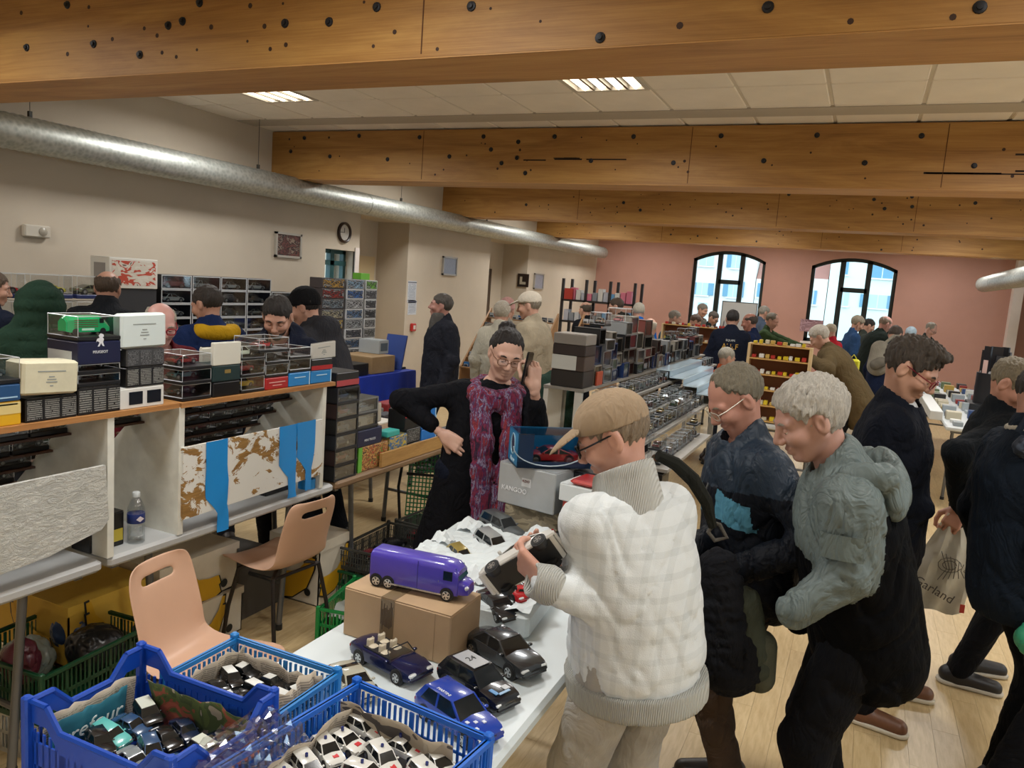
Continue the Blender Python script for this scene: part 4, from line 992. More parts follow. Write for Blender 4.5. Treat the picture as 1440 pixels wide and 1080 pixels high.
b2 = MB().prism([(2.285-2, 1.116-TZ), (3.19-2, 1.116-TZ), (3.2-2, .822-TZ), (2.29-2, .806-TZ)], 'x', .0, .014); b2.build('back_board', peeling(), rk)
# blue tape strips on the peeling board
M_TAPE = plain('#1c8ad6', .35, bmp=.3, bscale=25)
def tape(pts, name='tape_strip', off=.0165):
    """pts: list of (y_left, y_right, z) down the strip"""
    m = MB(); n = 0; vs = []
    for i, (a, b, z) in enumerate(pts):
        for q in range(5): vs.append((off+.003*math.sin(i*1.7+q), a+(b-a)*q/4-2.0, z-TZ))
    vs2 = [(x+.0015, y, z) for x, y, z in vs]; nv = 5
    m.grid(vs, len(pts), nv); m.grid(vs2, len(pts), nv); return m.build(name, M_TAPE, rk, True)
tape([(2.405, 2.53, 1.12), (2.405, 2.53, 1.0), (2.405, 2.535, .93), (2.41, 2.535, .87), (2.455, 2.535, .82), (2.475, 2.54, .79), (2.478, 2.542, .735), (2.478, 2.545, .70)])
tape([(2.86, 2.99, 1.122), (2.86, 2.985, 1.0), (2.865, 2.985, .93), (2.9, 2.985, .89), (2.93, 2.99, .86), (2.935, 2.99, .78), (2.935, 2.995, .748)])
tape([(2.985, 3.13, 1.124), (2.99, 3.13, 1.0), (2.99, 3.12, .95), (3.03, 3.115, .91), (3.06, 3.11, .87), (3.062, 3.11, .76)])
def pxbox_y(x0, x1, ym, X=TX): return onx(x0, ym, X)[1], onx(x1, ym, X)[1]
def pz(x, y, X=TX): return onx(x, y, X)[2]
# stacks of packages on the top shelf: (x pixels of the face, list from the bottom: (top pixel row, builder))
TOPZ = 1.304
BLKPRINT = printed('#141416', '#8d8d88', 3, 12, .62); GREYPRINT = printed('#3a3b3d', '#77787a', 3, 12, .5)
def stack(x0, x1, ybot, items, depth=.16, xf=TX-.012, z0=TOPZ):
    z = z0; ya, yb = pxbox_y(x0, x1, ybot-20, xf)
    for (ytop, kind, kw) in items:
        zt = pz((x0+x1)/2, ytop, xf); h = max(.03, zt-z); lab = kw.pop('label'); dd = kw.pop('depth', depth); a_, b_ = ya+kw.pop('dy0', 0), yb+kw.pop('dy1', 0)
        if kind == 'box':
            m = kw['mat']; carton(lab, (xf-dd, a_, z), (xf, b_, z+h-.001), m, 'model_box', face=kw.get('face'), lid=kw.get('lid'))
        else:
            k = 'k%d' % len(PROTO); case_proto(k, (b_-a_), dd, h-.001, kw.get('style', 'sedan'), kw.get('col', '#333333'), base=kw.get('base', '#141416'), roofc=kw.get('roof'), bh=kw.get('bh', .016), carL=kw.get('L'))
            o = put_proto(k, (xf-dd/2, (a_+b_)/2, z), math.pi/2, lab, None); del o['group']
        z += h
M_CARDW = plain('#cfcfc6', .6, var=.04); M_CARDC = plain('#cfc9ae', .6, var=.05); M_NAVY = plain('#0e1438', .4); M_BLACKB = plain('#0f0f11', .35)
stack(-26, 30, 592, [(566, 'box', dict(mat=plain('#d9a813', .5), label='yellow card model box at the left end of the rack top', face=[('+x', .02, .98, .5, .97, plain('#d8c382', .5)), ('+x', .1, .9, .86, .92, plain('#4a3a12', .5))])),
    (541, 'box', dict(mat=plain('#1f4a78', .4), label='blue model box on the yellow one at the rack end', face=[('+x', .1, .9, .2, .28, plain('#9fc0d8', .5))])),
    (504, 'case', dict(style='suv', col='#39413f', roof='#c9cdc9', label='clear case with dark off-road model on the blue box'))])
stack(36, 109, 585, [(557, 'box', dict(mat=BLKPRINT, label='black box with three text columns under the cream envelope box'))])
stack(110, 170, 577, [(543, 'box', dict(mat=BLKPRINT, label='black printed box at the base of the green car stack')), (526, 'case', dict(style='sedan', col='#101114', label='low clear case with black model, lower of two under the navy box')), (512, 'case', dict(style='coupe', col='#15161a', label='low clear case with black model right under the navy box')),
    (479, 'box', dict(mat=M_NAVY, label='navy blue model box with white lion emblem', face=[('-y', .05, .8, .05, .55, plain('#b9bcc0', .5))])),
    (445, 'case', dict(style='van0' if 0 else 'hatch', col='#1c9a5c', roof='#128a4c', label='clear case with bright green striped bus model on the navy box', L=.17))], depth=.17)
stack(178, 231, 570, [(543, 'box', dict(mat=plain('#d4d4d0', .5), depth=.13, dy0=-.03, label='white box with two dark car pictures on its face', face=[('+x', .2, .5, .2, .8, plain('#10131c', .2)), ('+x', .6, .92, .2, .8, plain('#10131c', .2))])),
    (515, 'box', dict(mat=BLKPRINT, label='lower black text box under the tall white envelope')), (490, 'box', dict(mat=GREYPRINT, label='upper dark grey text box right under the tall white envelope'))])
stack(257, 298, 562, [(540, 'case', dict(style='sedan', col='#0f1012', depth=.19, label='clear case with black model at the base beside the dark green box')), (520, 'case', dict(style='sedan', col='#5f8f96', roof='#6fa5aa', depth=.19, label='clear case with pale turquoise saloon')), (498, 'case', dict(style='coupe', col='#7c1f1e', depth=.19, label='clear case with dark red model above the turquoise saloon'))])
stack(300, 338, 558, [(536, 'box', dict(mat=M_BLACKB, label='plain black box under the dark green box')), (513, 'box', dict(mat=plain('#1d3334', .4), label='dark green box with small golden emblem', face=[('+x', .4, .62, .5, .72, plain('#8a7440', .4))])), (481, 'box', dict(mat=plain('#d2d0c4', .55), depth=.02, label='white card standing on the dark green box'))])
stack(340, 373, 552, [(530, 'case', dict(style='suv', col='#c9a018', label='clear case with yellow truck model')), (506, 'case', dict(style='suv', col='#9c2a25', roof='#c9c9c4', label='clear case with red and white fire truck model')), (486, 'case', dict(style='hatch', col='#cdd6c0', roof='#dde2da', bh=.012, label='clear case with white and lime ambulance model'))])
stack(374, 406, 549, [(530, 'box', dict(mat=plain('#a51d1f', .4), label='red model box with fine white lettering', face=[('+x', .15, .85, .55, .62, plain('#d8a8a0', .5)), ('+x', .3, .7, .3, .36, plain('#d8a8a0', .5))])), (512, 'case', dict(style='suv', col='#111315', label='clear case with black model on the red box')), (495, 'case', dict(style='sedan', col='#191b1e', label='second clear case with black model above the red box')), (475, 'case', dict(style='coupe', col='#b3242c', roof='#e0e0e0', dy0=-.05, L=.12, label='topmost clear case with red and white racing car'))])
stack(407, 437, 545, [(523, 'box', dict(mat=plain('#1f7fc4', .4), label='left one of the two bright blue boxes', face=[('+x', .25, .75, .6, .66, plain('#bfe0f0', .5)), ('+x', .93, .96, 0, 1, plain('#bfe0f0', .5))])), (505, 'case', dict(style='coupe', col='#4b5350', label='clear case with grey racing model on the left bright blue box')), (489, 'case', dict(style='suv', col='#4a2a30', L=.07, label='clear case with small dark red tractor model'))])
stack(438, 467, 541, [(520, 'box', dict(mat=plain('#1f7fc4', .4), label='right one of the two bright blue boxes', face=[('+x', .25, .75, .6, .66, plain('#bfe0f0', .5)), ('+x', .93, .96, 0, 1, plain('#bfe0f0', .5))])), (504, 'box', dict(mat=plain('#16171a', .35), label='dark model box with red lower band on the right blue box', face=[('+x', 0, 1, .03, .4, plain('#a81f24', .4))]))])
# big white / cream envelopes and cards standing on the stacks
def card(label, px0, px1, pt, pb, xf, mat, tilt=0.0, th=.035, marks=True, name='white_package'):
    y0, y1 = pxbox_y(px0, px1, (pt+pb)/2, xf); zt, zb = pz((px0+px1)/2, pt, xf), pz((px0+px1)/2, pb, xf)
    t = thing(name, label, 'package', (xf-th/2, (y0+y1)/2, zb)); w_ = y1-y0; h = zt-zb
    MB().rbox((-th/2, -w_/2, 0), (th/2, w_/2, h), .008).build('body', mat, t, True)
    if marks:
        for i, (f0, f1, v) in enumerate(((.25, .75, .68), (.45, .55, .52), (.42, .58, .44), (.4, .6, .36), (.47, .53, .25))): MB().box((th/2, (f0-.5)*w_, v*h), (th/2+.0008, (f1-.5)*w_, v*h+.004)).build('print_line', plain('#8d9390', .6), t)
    t.rotation_euler = (tilt, 0, 0); return t
card('cream coloured package with faint print leaning on the black box', 31, 110, 508, 555, TX+.0, M_CARDC, -.05, .1)
card('tall white package with small centred print above the black boxes', 171, 235, 441, 489, TX-.01, plain('#ccd6d4', .5), .02, .05)
card('small white card behind the white card, beside the red car case', 283, 300, 488, 513, TX-.14, plain('#cbc8ba', .55), 0, .02, False)
card('white card sign at the right end of the rack top', 439, 473, 481, 505, TX-.03, plain('#c3c0b8', .55), .06, .012)
card('pale card propped on the stacks beside the rack end', 504, 537, 570, 597, TX-.06, plain('#b8b3a6', .55), .05, .012)
# the green case holds a bus, not a car: swap its model
gc = [o for o in bpy.data.objects if o.get('label') == 'clear case with bright green striped bus model on the navy box'][0]
for ch in list(gc.children):
    if ch.name.startswith('model_car'): zb_ = ch.location.z; bpy.data.objects.remove(ch)
def bus_mesh():
    m = MB(); L, W = .175, .055
    def ring(x, w_, z0, z1, r): return [(x, w_/2-r, z1), (x, -w_/2+r, z1), (x, -w_/2, z1-r), (x, -w_/2, z0), (x, w_/2, z0), (x, w_/2, z1-r)]
    secs = [ring(-L/2, W*.8, .014, .06, .014), ring(-L/2+.012, W, .01, .07, .016), ring(L/2-.04, W, .01, .07, .016), ring(L/2-.02, W*.95, .01, .058, .018), ring(L/2, W*.75, .012, .04, .014)]
    n = 6; m.add([p for s_ in secs for p in s_], [(i*n+j, i*n+(j+1) % n, (i+1)*n+(j+1) % n, (i+1)*n+j) for i in range(4) for j in range(n)]+[tuple(range(n)), tuple(reversed([4*n+j for j in range(n)]))], 0)
    for sg in (-1, 1):
        for q in range(4): m.box((-.06, sg*W/2-.0005, .028+.008*q), (.035, sg*W/2+.0008, .0315+.008*q), 1)
        m.box((-.03, sg*W/2-.0005, .016), (.02, sg*W/2+.0009, .024), 4); m.box((.04, sg*W/2-.0005, .042), (.058, sg*W/2+.0008, .06), 3)
        for x in (-.055, .055): m.cyl((x, sg*(W/2-.01), .012), (x, sg*(W/2+.001), .012), .0125, 14, 2)
    m.add([(L/2-.028, -.02, .045), (L/2-.028, .02, .045), (L/2-.04, .02, .066), (L/2-.04, -.02, .066)], [(0, 1, 2, 3)], 3)
    return m.mesh('model_bus', [paint('#1fa866', .25), plain('#5a4a2a', .4), M_TRIM, M_GL, plain('#bfe8cf', .4)], True)
link('model_bus', bus_mesh(), gc, loc=(0, 0, zb_))
# emblem and lettering of the navy box
nb = [o for o in bpy.data.objects if o.get('label') == 'navy blue model box with white lion emblem'][0]
hN = .13
em = [(-.012, -.02), (-.004, -.006), (-.012, .0), (-.018, -.004), (-.014, .008), (-.004, .012), (-.008, .02), (.0, .028), (.012, .024), (.014, .016), (.008, .014), (.014, .006), (.01, -.004), (.016, -.02), (.008, -.018), (.002, -.008), (-.004, -.02)]
o = MB().add([(x, y, 0.0) for x, y in em], [tuple(range(len(em)))]).build('emblem', plain('#d4d6da', .4), nb); face_rot(o, (.0866, 0, .085), (0, 1, 0), (0, 0, 1))
face_rot(text_mesh('PEUGEOT', .014, plain('#d4d6da', .4), nb), (.0866, 0, .045), (0, 1, 0), (0, 0, 1))
# boxes and cases on the tiers inside the rack
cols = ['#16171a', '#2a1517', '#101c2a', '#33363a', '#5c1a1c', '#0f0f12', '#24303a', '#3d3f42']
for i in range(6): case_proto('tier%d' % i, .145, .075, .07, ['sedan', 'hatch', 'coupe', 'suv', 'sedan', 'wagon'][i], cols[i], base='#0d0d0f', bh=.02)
rr = random.Random(5)
BAYL = {.58: 'bay behind white board', 1.975: 'bay above bottle', 2.305: 'bay above peeling board'}
for (ya, yb) in ((.58, 1.945), (1.975, 2.275), (2.305, 3.2)):
    for k in range(4):
        if ya == 1.975 and k == 3: continue
        x = TX-.2-.107*k-.05; z = 1.2-.084*k; y = yb-.078-(.06*k if ya == 1.975 else 0); nn = 0
        while y-.075 > ya:
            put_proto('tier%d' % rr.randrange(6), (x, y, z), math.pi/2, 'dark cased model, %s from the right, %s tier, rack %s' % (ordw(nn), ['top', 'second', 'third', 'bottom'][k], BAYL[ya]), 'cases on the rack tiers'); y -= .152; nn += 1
# bottle, black package beside it, dark things on the table behind the tape
bt = thing('water_bottle', 'clear plastic water bottle with blue label on the left table', 'bottle', tuple(onz(191, 762, TZ)))
pr = [(.030, 0), (.033, .004), (.0335, .03), (.031, .034), (.0335, .04), (.0335, .07), (.031, .074), (.0335, .08), (.0335, .13), (.032, .145), (.02, .175), (.0135, .185), (.0135, .195)]
MB().lathe(pr, 24).build('bottle_body', clear_mat((.86, .89, .9), .12), bt, True); MB().lathe([(.0142, .19), (.0145, .192), (.0145, .208), (.013, .21)], 16).build('bottle_cap', plain('#c9d0d2', .4), bt, True)
MB().lathe([(.0338, .085), (.0342, .086), (.0342, .122), (.0338, .123)], 24).build('bottle_label', plain('#1c2f6e', .4), bt, True)
lg = [(-.016, 0), (0, .012), (.016, 0), (0, -.012)]
o = MB().add([(x, y, 0) for x, y in lg], [(0, 1, 2, 3)]).build('label_mark', plain('#d8cfd4', .4), bt); face_rot(o, (.0335, -.008, .104), (.25, 1, 0), (0, 0, 1))
p = onz(166, 766, TZ); t = carton('black package with yellow print behind the water bottle', (p[0]-.1, p[1]-.13, TZ), (p[0]+.01, p[1]+.02, TZ+.14), M_BLACKB, 'package', face=[('+x', .6, .95, .15, .5, plain('#b7a53a', .5))])
q = onz(395, 693, TZ); carton('flat black box lying on the table under the blue tape', (q[0]-.16, q[1]-.1, TZ), (q[0]-.01, q[1]+.1, TZ+.03), plain('#17181c', .4), 'package')
q = onz(430, 688, TZ); t = thing('tape_roll', 'blue adhesive tape roll on the table below the tape strips', 'tape', (q[0]-.02, q[1]+.03, TZ)); MB().lathe([(.022, 0), (.045, 0), (.045, .05), (.022, .05), (.022, 0)], 24).build('roll', M_TAPE, t, True); MB().lathe([(.019, 0), (.0215, 0), (.0215, .05), (.019, .05), (.019, 0)], 24).build('core', plain('#9a7d52', .7), t, True)
# stacks to the right of the rack on the third table (y 3.35 .. 5)
DARKC = ['#131416', '#23262a', '#2b1a1a', '#30332f', '#191d26', '#40423f']
for i in range(6): window_box('dk%d' % i, .2, .085, .12, ['sedan', 'suv', 'hatch', 'coupe', 'wagon', 'suv'][i], ['#3c4044', '#565b50', '#6b2020', '#8d9092', '#2a3550', '#5a5040'][i], card=DARKC[i], frame=['#26272a', '#3a3b3e', '#2a2a2a', '#77797a', '#2c2f36', '#1d1d1f'][i])
for ci, (yc, n) in enumerate(((3.44, 6), (3.66, 5))):
    for k in range(n): put_proto('dk%d' % ((k*2+ci) % 6), (TX-.075-(.02 if ci else 0), yc, TZ+.0005+.0865*k), 0.0, ordw(k)+' dark model box from below '+('right beside the rack end' if ci == 0 else 'in the second pile from the rack end'), 'dark model boxes piled beside the rack')
carton('red and black model box on top of the pile beside the rack', (TX-.2, 3.35, TZ+.521), (TX-.03, 3.55, TZ+.60), plain('#1a1a1c', .4), 'model_box', face=[('+x', 0, 1, .05, .45, plain('#b0464c', .4))])
strip = wood('#8f6a38', '#b48a50', '#c49d62', name='cardboard_strip', axis='Y')
MB().box((TX-.02, 3.78, TZ), (TX-.002, 5.1, TZ+.085)).build('cardboard_strip', strip, None, label='brown cardboard edging strip along the third left table', cat='cardboard strip')
def tbox(label, px0, px1, ptop, pbot, mat, depth=.13, xf=TX-.03, face=None, z0=None):
    y0, y1 = pxbox_y(px0, px1, (ptop+pbot)/2, xf); z1 = pz((px0+px1)/2, ptop, xf); zb = pz((px0+px1)/2, pbot, xf) if z0 is None else z0
    return carton(label, (xf-depth, y0, zb), (xf, y1, z1), mat, 'model_box', face=face), z1
z0 = TZ+.001
_, z1 = tbox('colourful toy box with green end and tractor picture', 504, 545, 625, 655, blotchy(['#6a8a3a', '#9c3a2c', '#c9a060', '#4a3a30', '#c05038'], 7), z0=z0, face=[('-y', 0, 1, 0, 1, plain('#5fae3c', .4)), ('+x', 0, .12, 0, 1, plain('#6cbf48', .4))])
nv, z2 = tbox('navy model box with white lettering on the toy box', 503, 537, 603, 625, plain('#151f45', .4), z0=z1+.001)
face_rot(text_mesh('MINI TRUCK', .02, plain('#cfd4dc', .4), nv), (.0665, 0, .035), (0, 1, 0), (0, 0, 1))
case_proto('kk', .19, .12, .07, 'suv', '#2b2d30'); o = put_proto('kk', (TX-.1, (pxbox_y(503, 537, 610, TX-.03)[0]+pxbox_y(503, 537, 610, TX-.03)[1])/2, z2+.001), math.pi/2, 'clear case with black model on the navy lettered box', None); del o['group']
_, z1 = tbox('clear fronted box with blue car and yellow pieces', 548, 572, 612, 646, blotchy(['#6f7a80', '#2f6ca8', '#c9b13c', '#8a8f90'], 6), z0=z0, depth=.1)
_, z2 = tbox('box with turquoise lid beside the black stack', 545, 562, 606, 620, plain('#3fb0a8', .4), z0=z1+.001, depth=.08)
_, z1 = tbox('plain black model box at the base of the red banded stack', 572, 591, 622, 648, M_BLACKB, z0=z0)
_, z2 = tbox('grey printed model box in the middle of the red banded stack', 572, 591, 602, 622, printed('#35383a', '#8a8c8c', 1, 8, .5), z0=z1+.001)
_, z3 = tbox('black model box with broad red band', 570, 591, 576, 602, plain('#1b1c1f', .35), z0=z2+.001, face=[('+x', 0, 1, .62, .88, plain('#b3202c', .4))])
zz = z0
for k in range(4):
    _, zz = tbox(['lowest', 'second', 'third', 'topmost'][k]+' of four bright blue boxes stacked beside the woman', 593, 614, 632-16*(k+1)+2, 632-16*k, plain('#1f74c8', .4), z0=zz+.001, face=[('+x', .9, .97, 0, 1, plain('#9fc8e8', .5))])
case_proto('lc', .13, .1, .1, 'sedan', '#9aa0a0'); o = put_proto('lc', (TX-.09, pxbox_y(600, 610, 560, TX-.03)[0], zz+.001), math.pi/2, 'clear case on top of the blue boxes beside the woman', None); del o['group']
for i, px in enumerate((622, 634)):
    o = put_proto('dk%d' % i, (TX-.09, onx(px, 600, TX)[1]+.12, TZ+.001), 0, 'dark model box half hidden behind the hip of the woman', 'boxes behind the woman')
# ------------------------------------------------------------------ shell chairs
M_SHELL = plain('#cda68c', .38, var=.04, vscale=5)
def chair(label, loc, heading, leg_mat):
    t = thing('chair', label, 'chair', loc, math.radians(heading)); W = .195
    prof = [(.21, .405), (.2, .43), (.16, .437), (.06, .425), (-.06, .42), (-.13, .43), (-.17, .465), (-.195, .53), (-.22, .62), (-.236, .675), (-.245, .705), (-.252, .735), (-.262, .775), (-.266, .79)]
    wid = [.155, .175, .188, .195, .19, .182, .172, .168, .168, .167, .165, .162, .150, .12]; nv = 9; vs = []
    for (x, z), w_ in zip(prof, wid):
        for j in range(nv):
            u = -1+2*j/(nv-1); lift = .028*abs(u)**3; back = z > .5
            vs.append((x+(lift*1.0 if back else 0), u*w_, z+(0 if back else lift*.8)))
    fs = [(i*nv+j, (i+1)*nv+j, (i+1)*nv+j+1, i*nv+j+1) for i in range(len(prof)-1) for j in range(nv-1) if not (i == 10 and 2 <= j <= 5)]
    me = MB().add(vs, fs).mesh('shell', M_SHELL, True); o = link('shell', me, t)
    s_ = o.modifiers.new('thick', 'SOLIDIFY'); s_.thickness = .008; s_.offset = 0; o.modifiers.new('smooth', 'SUBSURF').render_levels = 2; o.modifiers['smooth'].levels = 2
    for p in me.polygons: p.use_smooth = True
    for sx in (1, -1):
        for sy in (1, -1): MB().tube([(sx*.08-.02, sy*.09, .415), (sx*.12-.02, sy*.15, .40), (sx*.16-.02, sy*.175, .2), (sx*.185-.02, sy*.185, .012)], .0105, 8).build('leg', leg_mat, t, True)
        MB().tube([(sx*.12-.02, -.15, .40), (sx*.12-.02, .15, .40)], .009, 8).build('crossbar', leg_mat, t, True)
    return t
M_CHLEG = plain('#2b2522', .45, .4)
chair('pinkish beige plastic shell chair at the lower left, back to the rack', (-2.02, 2.0, 0), 8, M_CHLEG)
chair('pinkish beige plastic shell chair pushed under the left table', (-2.54, 2.93, 0), 174, M_CHLEG)
# ------------------------------------------------------------------ banana cartons under the left table
def banana_box(label, a, b, rz=0, face='-y', flip=1, rot=0.0, col='#cfc6b4'):
    a = np.array(a, float); b = np.array(b, float); c = (a+b)/2; d = b-a; t = thing('banana_box', label, 'box', (c[0], c[1], a[2]), rz)
    card_ = plain(col, .7, var=.07, vscale=8); X, Y, Z = d[0]/2, d[1]/2, d[2]; w_ = .006
    MB().box((-X, -Y, 0), (X, Y, w_)).box((-X, -Y, 0), (-X+w_, Y, Z*.93)).box((X-w_, -Y, 0), (X, Y, Z*.93)).box((-X, -Y, 0), (X, -Y+w_, Z*.93)).box((-X, Y-w_, 0), (X, Y, Z*.93)).build('body', card_, t)
    MB().box((-X-.006, -Y-.006, Z*.86), (-X, Y+.006, Z)).box((X, -Y-.006, Z*.86), (X+.006, Y+.006, Z)).box((-X, -Y-.006, Z*.86), (X, -Y, Z)).box((-X, Y, Z*.86), (X, Y+.006, Z)).box((-X-.006, -Y-.006, Z), (X+.006, Y+.006, Z+.005)).build('lid', card_, t)
    ban = [(-.5, -.32), (-.3, -.42), (0, -.36), (.28, -.12), (.42, .25), (.44, .46), (.36, .47), (.28, .2), (.08, -.05), (-.2, -.12), (-.44, -.12)]
    yel = plain('#c99a1a', .5); blk = plain('#15171a', .5)
    for sd_, ext in (('+x', d[1]), ('-y', d[0])):
        sz = min(ext, Z/.92)*.98
        for i, (sc, mt, dd) in enumerate(((1.08, blk, .0068), (1.0, yel, .0076))):
            for kk in range(2):
                pts = [((x*sc+(.0 if kk == 0 else .0))*sz*flip, (y*sc+(.05 if kk == 0 else -.16))*sz*.9, 0) for x, y in ban]
                o = MB().add(pts, [tuple(range(len(pts)))]).build('banana_print', mt, t)
                off = dd+.0003*kk+.001*kk
                if sd_ == '+x': face_rot(o, (X+off, 0, Z*.5), (0, 1, 0), (0, 0, 1))
                else: face_rot(o, (0, -Y-off, Z*.5), (1, 0, 0), (0, 0, 1))
        hole = [(math.cos(2*math.pi*i/14)*.022, math.sin(2*math.pi*i/14)*.022, 0) for i in range(14)]
        o = MB().add(hole, [tuple(range(14))]).build('vent_hole', blk, t)
        if sd_ == '+x': face_rot(o, (X+.0095, ext*.3, Z*.2), (0, 1, 0), (0, 0, 1))
        else: face_rot(o, (ext*.3, -Y-.0095, Z*.2), (1, 0, 0), (0, 0, 1))
    return t
banana_box('lower banana carton under the left table behind the near chair', (-3.2, 2.45, 0), (-2.75, 2.92, .235)); banana_box('upper banana carton stacked under the left table', (-3.22, 2.42, .245), (-2.77, 2.90, .475), flip=-1)
banana_box('yellow banana carton deep under the table behind the green crate', (-3.25, 1.99, .19), (-2.79, 2.38, .45), flip=-1, col='#c9a23a'); carton('brown carton under the yellow banana carton', (-3.22, 1.99, 0), (-2.80, 2.38, .185), plain('#5a4433', .7), 'carton')
banana_box('banana carton standing beyond the second chair by the table end', (-2.95, 3.35, 0), (-2.60, 3.62, .37), flip=1)
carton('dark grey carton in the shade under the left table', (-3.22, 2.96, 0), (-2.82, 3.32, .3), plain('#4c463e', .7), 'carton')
# ------------------------------------------------------------------ plastic crates
def crate(label, cx, cy, z, lx, ly, h, col, rz=0.0, style='slots', notch=False, bar=.006, name='plastic_crate'):
    m = plain(col, .38); t = thing(name, label, 'crate', (cx, cy, z), rz); X, Y = lx/2, ly/2; w_ = .004
    base = MB().box((-X+.004, -Y+.004, 0), (X-.004, Y-.004, .006)); base.build('base', m, t)
    for ax, sg in (('x', 1), ('x', -1), ('y', 1), ('y', -1)):
        mb = MB(); half = Y if ax == 'x' else X; pos_ = sg*(X if ax == 'x' else Y)
        def put(u0, u1, z0_, z1_, th=w_, out=0.0):
            p0, p1 = sorted((pos_-sg*th, pos_+sg*out))
            if ax == 'x': mb.box((p0, u0, z0_), (p1, u1, z1_))
            else: mb.box((u0, p0, z0_), (u1, p1, z1_))
        rows = [(0, .02), (h*.46, h*.54), (h-.016, h)] if style != 'mesh' else [(0, .02), (h*.33, h*.36), (h*.62, h*.65), (h-.014, h)]
        if style == 'solid': rows = [(0, .03), (h*.40, h*.66), (h-.045, h)]
        dip = h*.2 if notch else 0
        if dip:
            c1, c2 = half-.05, half-.09; prof_ = [(-half, h), (-c1, h), (-c2, h-dip), (c2, h-dip), (c1, h), (half, h)]
            for a_, b_ in rows[:2]: put(-half, half, a_, min(b_, h*.62))
            lo_ = [(u, v-.045) for u, v in prof_]
            for q in range(5):
                poly = [prof_[q], prof_[q+1], lo_[q+1], lo_[q]]
                mb.prism(poly, ax, pos_-.002, pos_+.002)
                p3 = lambda u, v: (pos_, u, v) if ax == 'x' else (u, pos_, v)
                mb.tube([p3(*prof_[q]), p3(*prof_[q+1])], .0065, 6)
        else:
            for a_, b_ in rows: put(-half, half, a_, b_)
            put(-half-.004, half+.004, h-.012, h, .008, .007)
        n = max(4, int(2*half/(.016 if style == 'mesh' else .019)))
        for i in range(n+1):
            u = -half+2*half*i/n; big = (i % 5 == 0); ww = bar*(.5 if not big else (1.6 if style == 'solid' else 1.0)); put(max(-half, u-ww), min(half, u+ww), .01, h-.02-dip)
        mb.build('side_wall', m, t)
    for sx in (1, -1):
        for sy in (1, -1): MB().rbox((sx*X-.014, sy*Y-.014, 0), (sx*X+.006, sy*Y+.006, h+.012), .004).build('corner_post', m, t)
    return t
BLUE = '#1653b8'
CT = TZ
crate('large deep blue crate of dark cars at the front left corner', -1.268, 1.105, CT, .40, .28, .23, '#1347b0', math.radians(1), 'solid', True)
crate('shallow blue crate of black and white cars behind the large crate', -1.245, 1.372, CT, .335, .225, .17, '#1f78c0', 0, 'mesh')
crate('blue crate full of white police cars on the front table', -.83, 1.20, CT, .375, .46, .185, '#1a63c8', math.radians(-6), 'mesh')
# newspaper lining sheets
def news(base, ink, pict=None):
    m = printed(base, ink, 3, 26, .6, .85, 'XZ')
    return m
M_NEWS = printed('#b7ab98', '#857c70', 2, 26, .6, .85, 'YZ', .05); M_NEWS2 = printed('#bdb2a0', '#8a8174', 3, 24, .6, .85, 'XZ', .05)
def sheet(label, p0, p1, z0, h, mat, amp=.012, seed=0, lean=(0, 0), name='newspaper_sheet', n=14, ragged=.02, kw=None):
    """crumpled paper standing between p0 and p1 (xy), height h"""
    p0 = np.array(p0, float); p1 = np.array(p1, float); c = (p0+p1)/2; d = p1-p0; L = np.hypot(*d); u = d/L; nn = np.array([-u[1], u[0]]); r_ = random.Random(seed); vs = []
    nu, nv = n, 6; ph = [r_.uniform(0, 6) for _ in range(4)]
    top = [h*(1-ragged*4*abs(math.sin(i*.9+ph[0])*math.sin(i*.37+ph[1]))) for i in range(nu)]
    for i in range(nu):
        for j in range(nv):
            s_, v = i/(nu-1), j/(nv-1); o = amp*(math.sin(i*1.1+ph[2]+v*2)+.6*math.sin(i*2.3+ph[3]-v*3))
            q = d*(s_-.5)+nn*o+np.array(lean)*v; vs.append((q[0], q[1], top[i]*v))
    t = MB().grid(vs, nu, nv); o = t.build(name, mat, None, True, label=label, cat='newspaper', loc=(c[0], c[1], z0)); so = o.modifiers.new('t', 'SOLIDIFY'); so.thickness = .0008; return o
M_CARREF = None
sheet('turquoise printed newspaper page lining the large blue crate', (-1.455, .98), (-1.455, 1.17), CT+.055, .12, plain('#2a7488', .8, var=.12, vscale=10), .004, 1, (.02, 0))
sheet('pale paper edge behind the turquoise page in the large crate', (-1.461, .98), (-1.461, 1.2), CT+.04, .15, M_NEWS2, .003, 2, (.014, 0))
sheet('newspaper page with green and red vegetable picture in the large crate', (-1.40, 1.225), (-1.09, 1.225), CT+.03, .16, blotchy(['#8f8674', '#3d4a26', '#4c5a2c', '#8a4a34', '#a0533e'], 2.5, .8), .005, 3, (0, -.03))
sheet('grey newspaper lining the left side of the shallow crate', (-1.40, 1.28), (-1.40, 1.47), CT+.02, .15, M_NEWS, .006, 4, (.03, 0)); sheet('crumpled newspaper along the back of the shallow crate', (-1.39, 1.468), (-1.10, 1.468), CT+.02, .15, M_NEWS2, .006, 5, (0, -.03), ragged=.03)
sheet('newspaper bunched in the right corner of the shallow crate', (-1.10, 1.47), (-1.092, 1.3), CT+.02, .16, M_NEWS, .008, 6, (-.03, 0), ragged=.04)
sheet('newspaper with dark printed block lining the police car crate', (-.985, 1.40), (-.68, 1.37), CT+.02, .165, blotchy(['#a99d88', '#9b8f7b', '#4a443f', '#b5aa96'], 2.2, .85), .005, 7, (0, -.03)); sheet('newspaper on the left side of the police car crate', (-1.005, 1.05), (-.99, 1.39), CT+.02, .15, M_NEWS, .007, 8, (.03, 0))
pg = [o for o in bpy.data.objects if o.get('label', '').startswith('turquoise printed')][0]
